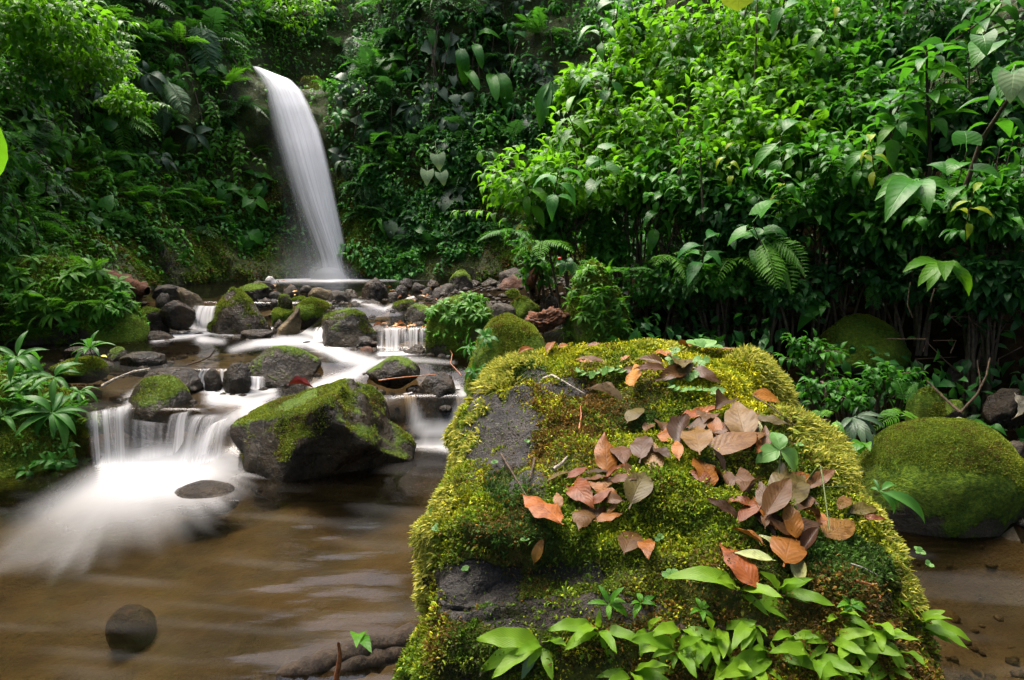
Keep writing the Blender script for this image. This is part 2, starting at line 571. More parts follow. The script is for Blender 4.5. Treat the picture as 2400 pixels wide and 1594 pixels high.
# ------------------------------------------------------------------ white water carried by the stream (where it is, how thick)
# strokes: points (u, v, half width, strength) in photograph pixels, dropped on the water they belong to
STROKES = [
    [(470, 905, 16, .9), (500, 918, 22, 1.0), (560, 922, 20, 1.0), (640, 915, 13, .7)],
    [(500, 935, 26, .95), (590, 940, 22, .85), (640, 925, 15, .6)],
    [(610, 945, 22, .75), (560, 970, 24, .55), (510, 1000, 26, .55), (470, 1040, 26, .7), (430, 1080, 30, .9)],
    [(545, 820, 14, .35), (600, 805, 18, .6), (660, 800, 20, .85), (720, 800, 22, .9), (770, 815, 26, 1.0), (810, 835, 28, .95), (860, 850, 26, .85)],
    [(700, 775, 12, .5), (740, 785, 16, .8), (790, 815, 22, .9)],
    [(870, 850, 24, .85), (830, 875, 24, .9), (780, 892, 20, .95), (740, 905, 16, .9)],
    [(860, 855, 14, .7), (930, 842, 12, .6), (1000, 845, 10, .4), (1060, 850, 8, .25)],
    [(890, 830, 9, .9), (950, 828, 9, 1.0), (1010, 822, 8, .8), (1050, 832, 7, .5)],
    [(360, 800, 8, .35), (400, 790, 12, .7), (450, 782, 16, 1.0), (490, 776, 15, 1.0), (540, 782, 10, .7), (600, 777, 6, .5), (650, 770, 5, .3)],
    [(445, 765, 14, 1.0), (490, 745, 16, .9), (505, 722, 10, .6)],
    [(470, 795, 16, .75), (520, 800, 12, .4)],
    [(830, 705, 8, .45), (870, 715, 12, .55), (900, 725, 9, .5), (930, 712, 6, .3)],
    [(630, 658, 9, .4), (690, 654, 13, .95), (740, 650, 16, 1.05), (790, 650, 16, 1.05), (850, 652, 12, .95), (920, 654, 7, .6), (1030, 653, 5, .3)],
    [(700, 658, 6, .6), (780, 658, 7, .8), (860, 655, 5, .5)],
    [(965, 940, 12, .35), (980, 1000, 26, .9), (1020, 1010, 34, 1.0), (1070, 1000, 34, 1.0), (1085, 960, 26, .8)],
    [(1000, 1035, 26, .75), (1050, 1045, 24, .8), (930, 1040, 14, .3)],
    [(985, 905, 8, .3), (1070, 900, 14, .4), (1085, 925, 20, .7)],
    [(220, 985, 16, .35), (290, 965, 14, .45), (330, 900, 10, .25), (300, 930, 14, .3)],
    [(1312, 822, 6, .8), (1340, 826, 6, .6)],
    [(560, 1110, 12, .3), (640, 1118, 8, .14), (700, 1105, 8, .1)],
]


def foam_of(V):
    u, v, dep = project(V)
    foam = np.zeros(len(V))
    ok = dep > 0.3
    for st in STROKES:
        for (a, b) in zip(st[:-1], st[1:]):
            ax, ay, aw, ai = a
            bx, by, bw, bi = b
            dx, dy = bx - ax, (by - ay)
            L2 = dx * dx + dy * dy
            t = np.clip(((u - ax) * dx + (v - ay) * dy) / L2, 0, 1)
            w = aw + (bw - aw) * t
            I = ai + (bi - ai) * t
            d = np.hypot(u - ax - t * dx, (v - ay - t * dy) * 1.25)
            L = math.sqrt(L2)
            across = ((u - ax) * (-dy) + (v - ay) * dx) / L
            along = ((u - ax) * dx + (v - ay) * dy) / L
            sn = vnoise(np.stack([across * 0.16, along * 0.012, np.full(len(V), ax * .1)], 1), 3)
            val = 0.92 * I * np.exp(-(d / w) ** 2 * 2.2) * (0.86 + 0.22 * sn)
            foam = np.maximum(foam, np.where(ok, val, 0))
    # the fan that the left cascade throws out over the pool
    for (fu, fv, rl, rr_, rv, I, sd) in ((370, 1072, 270, 160, 135, .80, 1), (300, 1085, 340, 230, 205, .50, 2), (455, 1080, 120, 120, 80, .66, 3), (255, 1088, 150, 120, 85, .62, 4)):
        du, dv = u - fu, v - fv + 0.16 * (u - fu) * (u < fu)
        th = np.arctan2(dv, du)
        r = np.hypot(du / np.where(du < 0, rl, rr_), dv / rv)
        nz = vnoise(np.stack([th * 9 + sd, r * 0.6, np.zeros(len(V))], 1), 40 + sd) * .5 + vnoise(np.stack([th * 27, r * 0.8, np.zeros(len(V))], 1), 50 + sd) * .5
        blot = fbm(np.stack([du * .006, dv * .010, np.full(len(V), sd * 1.)], 1), 3, 60)
        q = r * (1 + 0.14 * nz * np.clip(r - .25, 0, 1.0) + .16 * blot)
        val = I * (1 - sstep(0.0, 1.45, q)) ** 1.25
        val *= sstep(-45, 0, dv) * np.where(u < 230, sstep(-25, 60, v - (1092 + (230 - u) * .52)), 1)
        foam = np.maximum(foam, np.where(ok & (V[:, 2] < 0.25), val, 0)) + 0.18 * np.minimum(foam, np.where(ok & (V[:, 2] < 0.25), val, 0))
    # thin swirls drifting on
    sw = vnoise(np.stack([u * 0.004 + v * 0.002, v * 0.045 - u * 0.004, np.zeros(len(V))], 1), 77)
    base = 0.006 + 0.03 * np.clip(sw, 0, 1)
    foam = np.maximum(foam, base * (V[:, 1] < 8))
    return np.clip((foam - 0.006) / 0.994, 0, 1)


ys = np.concatenate([np.arange(0.6, 5.6, 0.022), np.arange(5.6, 8.0, 0.03), np.arange(8.0, 13.0, 0.06)])


def surf(x, y):
    P = np.stack([x * 1.0, y * 2.2, 0 * x], 1)
    return water_z(x, y) + 0.006 * fbm(P * 2.0, 3, 21)


me, WV, WQ = grid_mesh("stream_water", np.arange(-5.7, 3.5, 0.026), ys, surf, M_WATER, lambda V: {"foam": foam_of(V)})
tag(put("stream_water", me), "silky brown stream water whitened below each drop", None, kind="structure")

# ------------------------------------------------------------------ the cliff round the pool and the ravine slopes, carried on unseen behind the viewer to block sky light
_W = [(-6.9, -5.5), (-6.0, -2), (-5.2, 1), (-4.9, 3.5), (-5.0, 6), (-5.5, 8.4), (-5.5, 10.4), (-4.9, 11.8), (-3.9, 12.5), (-2.8, 12.3), (-1.1, 12.0),
      (0.6, 11.4), (1.7, 10.2), (2.9, 9.1), (4.4, 8.4), (5.9, 7.0), (6.9, 4.8), (7.2, 2.0), (6.8, -2), (6.0, -5.5)]


def catmull(pts, n, closed=False):
    P = np.array(pts, float)
    m = len(P)
    out = []
    segs = m if closed else m - 1
    for k in range(n):
        t = k / n * segs if closed else k / (n - 1) * segs
        i = min(int(t), segs - 1)
        f = t - i
        g = (lambda j: P[j % m]) if closed else (lambda j: P[min(max(j, 0), m - 1)])
        p0, p1, p2, p3 = g(i - 1), g(i), g(i + 1), g(i + 2)
        out.append(0.5 * ((2 * p1) + (-p0 + p2) * f + (2 * p0 - 5 * p1 + 4 * p2 - p3) * f * f + (-p0 + 3 * p1 - 3 * p2 + p3) * f ** 3))
    return np.array(out)


NS, NZ = 420, 110
wp = catmull(_W, NS)
tg = np.gradient(wp, axis=0)
tg /= np.linalg.norm(tg, axis=1)[:, None]
wn_ = np.stack([-tg[:, 1], tg[:, 0]], 1)          # outward, away from the stream
zz = np.linspace(-0.3, 7.4, NZ)
S, Z = np.meshgrid(np.arange(NS), zz)
base = wp[S.ravel()]
outw = wn_[S.ravel()]
z = Z.ravel()
P3 = np.stack([base[:, 0], base[:, 1], z], 1)
off = 0.24 * (z - 1.0) * (z > 1.0) + 0.42 * fbm(P3 * 0.45, 3, 31) + 0.18 * fbm(P3 * 1.4, 4, 35) + 0.05 * fbm(P3 * 5.0, 3, 37)
off -= 0.38 * np.exp(-((z - 0.7) / 0.75) ** 2) * sstep(8.0, 9.5, base[:, 1]) * (1 - 1.5 * np.exp(-((base[:, 0] + 3.35) / 1.0) ** 2))          # undercut foot
lip_x = -3.95
gul = np.exp(-((base[:, 0] - (lip_x + 0.25)) / 0.55) ** 2) * (base[:, 1] > 11)
off += gul * (2.6 * sstep(4.25, 4.75, z) + 0.05)
off += 0.22 * np.maximum(z - 1.0, 0) * sstep(1.0, 4.0, base[:, 0])                     # the right side lies back
WALLV = np.stack([base[:, 0] + outw[:, 0] * off, base[:, 1] + outw[:, 1] * off, z], 1)
i = np.arange(NS * NZ).reshape(NZ, NS)
WALLQ = np.stack([i[:-1, :-1].ravel(), i[:-1, 1:].ravel(), i[1:, 1:].ravel(), i[1:, :-1].ravel()], 1)
tag(put("cliff", mesh_np("cliff", WALLV, [WALLQ], [M_EARTH])), "dark earth and rock cliff wrapped round the pool", None, kind="structure")

BVH_WALL = BVHTree.FromPolygons([tuple(v) for v in WALLV], [tuple(q) for q in WALLQ])
BVH_GROUND = BVHTree.FromPolygons([tuple(v) for v in GV], [tuple(q) for q in GQ])


def hit(bvh, u, v):
    """place where the sight line through a pixel meets a surface"""
    d = ray(u, v).normalized()
    p, n, _i, _d = bvh.ray_cast(CAM, d)
    if p is None:
        return None, None
    if n.dot(d) > 0:
        n = -n
    return p, n


def gz(x, y):
    return float(ground_z(np.array([x]), np.array([y]))[0])


# ------------------------------------------------------------------ falling water
def sheet(rows, ncol, bulge=0.12, cover=None, lean=0.0):
    """rows: (left point, right point); returns V, Q, uv, cover"""
    nr = len(rows)
    V, UV, C = [], [], []
    for r, (a, b) in enumerate(rows):
        for c in range(ncol):
            t = c / (ncol - 1)
            p = Vector(a).lerp(Vector(b), t)
            p = p + Vector((0, -1, 0)) * (bulge * math.sin(math.pi * t) * min(1, 0.3 + r / nr))
            V.append(tuple(p))
            UV.append((t, r / (nr - 1)))
            C.append(cover(t, r / (nr - 1)) if cover else 1.0)
    i = np.arange(nr * ncol).reshape(nr, ncol)
    Q = np.stack([i[:-1, :-1].ravel(), i[:-1, 1:].ravel(), i[1:, 1:].ravel(), i[1:, :-1].ravel()], 1)
    return np.array(V), Q, np.array(UV), np.array(C)


def lerp_rows(keys, n):
    K = np.array(keys, float)
    t = np.linspace(0, 1, n)
    kt = np.linspace(0, 1, len(K))
    return np.stack([np.interp(t, kt, K[:, j]) for j in range(K.shape[1])], 1)


foot = on_z(770, 652, 0.8).y
KEYS = [(157, 590, 606, 12.9), (170, 598, 640, 12.75), (186, 606, 682, 12.6), (212, 615, 708, 12.45), (250, 624, 727, 12.32), (305, 635, 750, 12.2),
        (350, 648, 762, 12.1), (400, 663, 773, 12.02), (450, 681, 783, 11.96), (500, 700, 793, 11.9), (550, 722, 803, 11.85), (600, 743, 813, 11.82), (655, 752, 830, 11.8)]
KEYS = [(a, b, c, d - 11.8 + foot) for a, b, c, d in KEYS]
fall = empty("waterfall", at_y(770, 652, foot), "tall silky white waterfall arching down the dark cliff into the pool", "waterfall")
sh = shift(fall.location)


def fall_part(name, mat, dl, dr, dy, ncol, bulge, cover):
    rows = [(at_y(u0 + dl * ((v - 157) / 495), v, y + dy), at_y(u1 + dr * ((v - 157) / 495), v, y + dy)) for v, u0, u1, y in lerp_rows(KEYS, 46)]
    V, Q, UV, C = sheet(rows, ncol, bulge, cover)
    return put(name, mesh_np(name, V, [Q], [mat], uv=UV, attrs={"cover": C}), fall, sh)


e = lambda t, a, b: float(sstep(0, a, np.array(t)) * (1 - sstep(1 - b, 1, np.array(t))))
fall_part("water_sheet", M_FALL, -6, -2, 0.0, 28, 0.16, lambda t, r: e(t, 0.35, 0.07) * (1.0 - 0.1 * r))
fall_part("water_sheet", M_FALL, 8, 4, -0.07, 28, 0.14, lambda t, r: e(t, 0.5, 0.10) * (0.95 - 0.2 * r))
fall_part("water_sheet", M_FALL, 28, -10, -0.13, 24, 0.12, lambda t, r: e(t, 0.5, 0.35) * 0.8)
fall_part("water_veil", M_VEIL, -60, -30, 0.10, 28, 0.10, lambda t, r: e(t, 0.5, 0.3) * (0.25 + 0.3 * r))
# mist where it strikes the pool
for k, (cu, w, h, I) in enumerate(((735, 130, 110, .16), (775, 95, 60, .5), (700, 100, 190, .10))):
    rows = []
    for j in range(14):
        t = j / 13
        v = 655 - h * (1 - t)
        rows.append((at_y(cu - w * (0.4 + 0.6 * t), v, foot - 0.18 - 0.1 * k), at_y(cu + w * (0.4 + 0.6 * t), v, foot - 0.18 - 0.1 * k)))
    V, Q, UV, C = sheet(rows, 22, 0.2, lambda t, r, I=I: I * math.sin(math.pi * t) ** 2 * math.sin(math.pi * min(1, r * 0.55 + 0.0)) ** 2)
    put("mist", mesh_np("mist", V, [Q], [M_MIST], uv=UV, attrs={"cover": C}), fall, sh)


def cascade(lip, foot_, zl, zb, label, ncol=14, n=16, mat=None, soft=0.25, full=1.0, bulge=0.03):
    """lip and foot: (left pixel, right pixel)"""
    la, lb = on_z(*lip[0], zl), on_z(*lip[1], zl)
    fa, fb = on_z(*foot_[0], zb), on_z(*foot_[1], zb)
    rows = []
    for j in range(n):
        t = j / (n - 1)
        q = t ** 0.75 * 1.16 - .10
        a, b = la.lerp(fa, q), lb.lerp(fb, q)
        a.z = b.z = zl + 0.014 - (zl - zb + 0.010) * float(sstep(0.02, 0.98, np.array(t ** 1.25)))
        rows.append((a, b))
    V, Q, UV, C = sheet(rows, ncol, bulge, lambda t, r: e(t, soft, soft) * full * float(sstep(0, 0.2, np.array(r)) * (1 - .85 * sstep(.85, 1, np.array(r)))))
    o = put("cascade", mesh_np("cascade", V, [Q], [mat or M_CASC], uv=UV, attrs={"cover": C}))
    return tag(o, label, "cascade", "small cascades in the stream")


cascade(((200, 972), (275, 958)), ((214, 1105), (292, 1098)), .36, 0, "white strands dropping beside the plant covered left bank into the near pool", full=.85, soft=.42)
cascade(((255, 962), (312, 950)), ((262, 1098), (318, 1085)), .36, 0, "narrow white strands falling just left of the round dark boulder", full=.75, soft=.42)
cascade(((300, 985), (400, 1000)), ((300, 1085), (395, 1080)), .30, 0, "faint thin veil of water behind and under the round dark boulder", full=.35)
cascade(((405, 975), (458, 965)), ((375, 1085), (446, 1078)), .33, 0, "curved white spout right of the round dark boulder", full=.85, soft=.4)
cascade(((450, 975), (535, 975)), ((400, 1095), (500, 1095)), .30, 0, "broad smooth chute sliding between the round boulder and the big mossy rock", full=.55, soft=.4)
cascade(((505, 1000), (552, 975)), ((440, 1092), (535, 1085)), .30, 0, "white spout against the dark left end of the big mossy rock", full=.8, soft=.4)
cascade(((478, 868), (500, 866)), ((450, 915), (492, 915)), .51, .35, "left half of the little split cascade over a small wet stone")
cascade(((512, 868), (542, 870)), ((516, 912), (556, 912)), .51, .35, "right half of the little split cascade over a small wet stone")
cascade(((575, 885), (622, 888)), ((570, 912), (624, 912)), .47, .36, "row of short white trickles under the smooth tilted boulder")
cascade(((462, 720), (514, 722)), ((436, 772), (500, 775)), .80, .50, "white cascade running down left of the triangular mossy rock", soft=.2)
cascade(((882, 768), (962, 768)), ((880, 822), (962, 824)), .68, .50, "left part of the small curtain falling from the leaf choked ledge", soft=.3, ncol=24, mat=M_CURTAIN)
cascade(((938, 768), (1012, 769)), ((940, 824), (1010, 822)), .68, .50, "right part of the small curtain falling from the leaf choked ledge", soft=.3, ncol=24, mat=M_CURTAIN)
cascade(((1024, 768), (1034, 768)), ((1024, 822), (1034, 822)), .68, .50, "single thin thread of water at the right end of the ledge", ncol=5)
cascade(((942, 930), (966, 925)), ((950, 1005), (980, 1003)), .36, 0, "white fall at the right end of the big mossy rock")
cascade(((1035, 915), (1088, 905)), ((1020, 1005), (1088, 1005)), .38, 0, "white fall between the leaning wet stone and the foreground boulder", full=.8)
cascade(((740, 770), (776, 768)), ((728, 800), (772, 802)), .62, .52, "low smooth spill beside the dark mossy boulder", full=.8)
cascade(((1298, 778), (1312, 778)), ((1316, 822), (1334, 822)), .62, .45, "thin bright trickle behind the round moss covered boulder", ncol=8)

# ================================================================== stones
_ICO = {}


def ico(sub):
    if sub not in _ICO:
        bm = bmesh.new()
        bmesh.ops.create_icosphere(bm, subdivisions=sub, radius=1.0)
        bm.verts.ensure_lookup_table()
        V = np.array([tuple(v.co) for v in bm.verts])
        T = np.array([[v.index for v in f.verts] for f in bm.faces], dtype=np.int32)
        bm.free()
        _ICO[sub] = (V, T)
    return _ICO[sub]


def stone_shape(seed, sub=4, facets=9, rough=0.16, flat=0.0, sharp=0.55):
    V, T = ico(sub)
    V = V.copy()
    rg = np.random.default_rng(seed)
    for k in range(facets):
        n = rg.normal(size=3)
        n[2] *= 0.8
        n /= np.linalg.norm(n)
        h = rg.uniform(0.62, 0.86)
        d = V @ n
        ex = np.maximum(d - h, 0)
        V -= np.outer(ex * (sharp + 0.4), n)
    V += V * (rough * 0.8 * fbm(V * 1.1 + seed * 3.7, 3, seed))[:, None]
    V += V * (rough * 0.42 * fbm(V * 3.8 + seed, 4, seed + 5))[:, None]
    if flat:
        V[:, 2] = np.where(V[:, 2] > flat, flat + (V[:, 2] - flat) * 0.35, V[:, 2])
    lo, hi = V.min(0), V.max(0)
    return (V - (lo + hi) / 2) / ((hi - lo) / 2), T


STONES = {}


def blades(name, P, N, L, W, C, seed, parent, M, up=0.35, spread=0.5, mat=None, bend=0.35):
    """short moss leaflets: one small bent blade for each point"""
    rg = np.random.default_rng(seed)
    n = len(P)
    D = N + rg.normal(size=(n, 3)) * spread + np.array([0, 0, up])
    D /= np.linalg.norm(D, axis=1)[:, None]
    X = np.cross(D, rg.normal(size=(n, 3)))
    X /= np.linalg.norm(X, axis=1)[:, None] + 1e-9
    B = np.cross(X, D)
    L = np.broadcast_to(L, (n,)) * rg.uniform(0.55, 1.35, n)
    W = np.broadcast_to(W, (n,)) * rg.uniform(0.7, 1.3, n)
    P = P - N * (L * 0.15)[:, None]
    mid = P + D * (L * 0.55)[:, None]
    tip = P + D * (L * 0.95)[:, None] + B * (L * bend * rg.uniform(-1, 1, n))[:, None] - np.array([0, 0, 1]) * (L * 0.15)[:, None]
    wx = X * W[:, None]
    V = np.stack([P - wx * .5, P + wx * .5, mid - wx, mid + wx, tip], 1).reshape(-1, 3)
    i = np.arange(n) * 5
    Q = np.stack([i, i + 1, i + 3, i + 2], 1)
    T = np.stack([i + 2, i + 3, i + 4], 1)
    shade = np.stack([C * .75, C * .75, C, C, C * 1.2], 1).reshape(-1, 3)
    return put(name, mesh_np(name, V, [Q, T], [mat or M_MOSS], attrs={"col": shade}, smooth=False), parent, M, kind="stuff")


def sample(V, Fc, n, seed, weight=None):
    """n points on the faces (tri or quad), weighted by area"""
    rg = np.random.default_rng(seed)
    A, B, C = V[Fc[:, 0]], V[Fc[:, 1]], V[Fc[:, 2]]
    tri = np.stack([A, B, C], 1)
    if Fc.shape[1] == 4:
        tri = np.concatenate([tri, np.stack([A, C, V[Fc[:, 3]]], 1)])
    nr = np.cross(tri[:, 1] - tri[:, 0], tri[:, 2] - tri[:, 0])
    ar = np.linalg.norm(nr, axis=1)
    nr = nr / (ar[:, None] + 1e-12)
    w = ar.copy()
    if weight is not None:
        w = w * weight(tri.mean(1), nr) + 1e-9 * ar
    k = rg.choice(len(tri), n, p=w / w.sum())
    a, b = rg.random(n), rg.random(n)
    s = a + b > 1
    a[s], b[s] = 1 - a[s], 1 - b[s]
    t = tri[k]
    return t[:, 0] + (t[:, 1] - t[:, 0]) * a[:, None] + (t[:, 2] - t[:, 0]) * b[:, None], nr[k]


MOSS_G = np.array([(0.06, 0.105, 0.009), (0.13, 0.185, 0.013), (0.21, 0.245, 0.017)])


def moss_cols(P, seed, pal=MOSS_G, brown=0.15):
    rg = np.random.default_rng(seed)
    f = fbm(P * 5.0, 3, seed) * 0.5 + rg.normal(size=len(P)) * 0.3
    i = np.clip(((f + 0.8) / 1.6) * (len(pal) - 1), 0, len(pal) - 1.001)
    k = i.astype(int)
    c = pal[k] + (pal[k + 1] - pal[k]) * (i - k)[:, None]
    br = (fbm(P * 8.0, 3, seed + 9) + rg.normal(size=len(P)) * 0.5) > 0.95 - brown * 2.4
    c = np.where(br[:, None], np.array([0.10, 0.065, 0.012]) * (0.7 + 0.6 * rg.random(len(P)))[:, None], c)
    return c * (0.75 + 0.5 * rg.random(len(P)))[:, None]


def stone(u0, u1, v0, v1, zb, mat, label, name="rock", seed=None, depth=0.75, rot=None, sub=4, facets=9, rough=0.16, flat=0.0, sink=0.7, moss=0, fuzz=0.014,
          group=None, lean=0.0, brown=0.12, thr=0.25, sharp=0.4, taper=0.0):
    """a stone standing in front of the sight lines of its outline, its foot on height zb"""
    seed = seed if seed is not None else int(u0 * 7 + v0 * 13) % 9973
    uc = (u0 + u1) / 2
    p0 = on_z(uc, v1, zb)
    w = (u1 - u0) / F * (p0 - CAM).dot(_f)
    D = w * depth
    yc = p0.y + D * 0.42
    w = (u1 - u0) / F * (Vector((p0.x, yc, zb)) - CAM).dot(_f)
    top = at_y(uc, v0, yc + D * 0.06)
    H = max(top.z - zb, 0.02)
    zlo = zb - sink * H - 0.02
    V, T = stone_shape(seed, sub, facets, rough, flat, sharp)
    half = np.array([w / 2, D / 2, (top.z - zlo) / 2])
    if taper:
        V[:, :2] *= (1 - taper * np.clip((V[:, 2] + 0.3) / 1.3, 0, 1))[:, None]
    V = V * half
    V[:, 0] += lean * V[:, 2]
    c = Vector((at_y(uc, (v0 + v1) / 2, yc).x, yc, (top.z + zlo) / 2))
    W3 = V + np.array(c)
    o = put(name, mesh_np(name, W3 - np.array((c.x, c.y, zb)), [T], [mat]))
    o.location = (c.x, c.y, zb)
    tag(o, label, name.split("_")[-1], group or "stones in the stream")
    rec = dict(o=o, V=W3, T=T, bvh=BVHTree.FromPolygons([tuple(v) for v in W3], [tuple(t) for t in T]), zb=zb, loc=Vector((c.x, c.y, zb)))
    STONES[label] = rec
    if H < .05: print('LOW', label, H, c)
    if moss:
        cut = lambda c_, n_: np.clip((n_[:, 2] + 0.9 * fbm(c_ * 4.3, 4, seed) - thr) * 2.5, 0, 1) * (c_[:, 2] > zb + 0.02)
        P, N = sample(W3, T, moss, seed, cut)
        blades("moss", P, N, fuzz, fuzz * 0.22, moss_cols(P, seed, brown=brown), seed, o, shift(o.location))
    return rec


# -- around the near pool
stone(547, 967, 889, 1122, 0.0, M_ROCK_WETMOSS, "big wet boulder with green moss over its sloping top, in mid stream", "boulder", seed=4, depth=0.72, sub=5, facets=12, rough=.15, moss=22000, fuzz=.013, sharp=.60, thr=.55)
stone(284, 456, 880, 1046, 0.08, M_ROCK_WETMOSS, "round dark boulder between the two left cascades, mossy on its left", "boulder", seed=21, depth=0.95, facets=5, rough=.09, moss=2500, fuzz=.010, thr=.9)
stone(571, 751, 808, 910, 0.36, M_ROCK_WETMOSS, "smooth tilted olive brown boulder behind the big mossy one", "boulder", seed=33, depth=.8, facets=8, rough=.10, sharp=.6)
stone(857, 984, 833, 884, 0.45, M_ROCK_WETMOSS, "low dark loaf shaped rock with a brown right flank", seed=35, depth=.8, facets=8, rough=.10)
stone(975, 1074, 872, 965, 0.22, M_ROCK_WET, "black wet stone leaning right, beside the foreground boulder", seed=38, depth=.8, facets=6, rough=.09)
stone(1003, 1078, 938, 1000, 0.05, M_ROCK_WET, "small wet rock under the leaning black stone, in the splash", seed=41, facets=6, rough=.1)
stone(403, 562, 1126, 1190, -0.06, M_ROCK_WET, "flat wet stone barely above the water in front of the foam", seed=44, depth=.8, facets=2, rough=.07, sharp=.2)
stone(252, 362, 1418, 1498, -0.21, M_BEDSTONE, "dark round stone just under the surface of the near pool", seed=47, depth=.8, facets=1, rough=.07, sharp=.2)
stone(337, 476, 860, 905, 0.42, M_ROCK_WET, "long glossy brown rock above the round dark boulder", seed=50, facets=6, rough=.12)
stone(522, 590, 849, 903, 0.42, M_ROCK_WET, "small brown wet rock left of the smooth tilted boulder", seed=53, facets=5, rough=.1)
stone(476, 520, 862, 915, 0.36, M_ROCK_WET, "small wet stone parting the little split cascade", seed=56, facets=5, rough=.1)
stone(247, 303, 811, 848, 0.5, M_ROCK_WETMOSS, "low grey wet rock in the brown water, near the left bank", seed=59, facets=5, rough=.1)
stone(277, 388, 824, 862, 0.49, M_ROCK_WET, "flat grey wet rock just below its hump backed neighbour", seed=62, facets=4, rough=.1, flat=.4)
stone(150, 230, 812, 850, 0.5, M_ROCK_WET, "flat dark rock under the left bank ferns", seed=63, facets=4, rough=.1, flat=.4)

# -- the middle tier
stone(462, 648, 672, 784, 0.5, M_ROCK_WETMOSS, "triangular boulder with bright moss on its peak and wet brown sides", "boulder", seed=92, depth=.75, facets=8, rough=.13, moss=9000, fuzz=.016, thr=.45, sharp=.65, taper=.68)
stone(745, 897, 722, 806, 0.52, M_ROCK_WETMOSS, "dark mossy boulder left of the small curtain fall", "boulder", seed=68, depth=.8, facets=9, rough=.12, moss=2500, fuzz=.012, thr=.8)
stone(646, 702, 719, 784, 0.5, M_ROCK_TAN, "pointed tan slab of rock standing on edge", seed=71, depth=.5, facets=12, rough=.08, lean=.55, sharp=.75)
stone(684, 776, 696, 744, 0.66, M_ROCK_FULL, "oval stone covered with bright green moss, mid stream", seed=74, depth=.8, facets=6, rough=.09, moss=6500, fuzz=.016, lean=.25)
stone(634, 690, 721, 752, 0.62, M_ROCK_FULL, "small flat mossy stone behind the tan slab", seed=77, facets=5, rough=.1, moss=1500, fuzz=.014)
stone(562, 642, 772, 795, 0.5, M_ROCK_WET, "flat black rock at the foot of the triangular boulder", seed=80, facets=5, rough=.12, flat=.4)
stone(640, 672, 748, 782, 0.5, M_ROCK_WET, "small dark stone wedged behind the tan slab", seed=81, facets=5, sub=3)
stone(796, 846, 776, 810, 0.5, M_ROCK_WET, "small black stone at the foot of the dark mossy boulder", seed=83, facets=6, sub=3)
stone(828, 886, 786, 820, 0.48, M_ROCK_WET, "angular black stone left of the small curtain fall", seed=86, facets=9, sub=4)
stone(838, 880, 812, 830, 0.47, M_ROCK_RED, "low reddish stone awash under the angular black stone", seed=87, facets=6, sub=3)
stone(942, 1002, 806, 834, 0.48, M_ROCK_WET, "knobbly dark stone in the foam below the small curtain", seed=89, facets=8, sub=4, rough=.2)
stone(1020, 1062, 812, 834, 0.48, M_ROCK_WET, "low dark stone at the right end of the curtain fall", seed=90, facets=5, sub=3)
stone(913, 990, 700, 746, 0.66, M_ROCK_MOSS, "rounded rock with thin olive moss, above the ledge", seed=95, facets=7, rough=.1, moss=1500, fuzz=.012, thr=.7)
stone(946, 1018, 711, 762, 0.66, M_ROCK_WETMOSS, "grey brown rock overlapping the olive mossy one, above the ledge", seed=98, facets=7, rough=.11)
stone(890, 1035, 762, 800, 0.46, M_ROCK_RED, "broad reddish ledge that the small curtain falls from", "ledge", seed=101, depth=.45, facets=5, rough=.1, flat=.2, sub=4)
stone(832, 900, 704, 728, 0.72, M_ROCK_WET, "smooth stone drowned in the white water behind the dark mossy boulder", seed=102, facets=4, rough=.07)

# -- the left edge of the upper pool
stone(275, 333, 667, 696, 0.8, M_ROCK_TAN, "tan rock beside the rotten log", seed=104, facets=9)
stone(358, 422, 667, 693, 0.82, M_ROCK_GREY, "flat grey brown rock at the edge of the upper pool", seed=107, facets=8)
stone(419, 478, 674, 722, 0.76, M_ROCK_TAN, "tilted brown slab beside the upper left cascade", seed=110, facets=11, lean=-.5, depth=.6, sharp=.7)
stone(364, 398, 686, 714, 0.8, M_ROCK_GREY, "small pale grey stone between dark rocks on the left shore", seed=113, facets=8, sub=3)
stone(375, 457, 702, 746, 0.68, M_ROCK_WET, "smooth dark boulder left of the upper left cascade", seed=116, facets=5, rough=.08)
stone(327, 399, 718, 772, 0.56, M_ROCK_MOSS, "dark mossy rock touching the left bank", seed=119, facets=7, moss=1500, fuzz=.012, thr=.7)
stone(402, 446, 742, 766, 0.54, M_ROCK_WET, "wet black stone in the foot of the upper left cascade", seed=122, facets=5, sub=3)
stone(333, 410, 774, 800, 0.49, M_ROCK_WET, "wet brown rock below the left bank, half in foam", seed=125, facets=5, rough=.1)

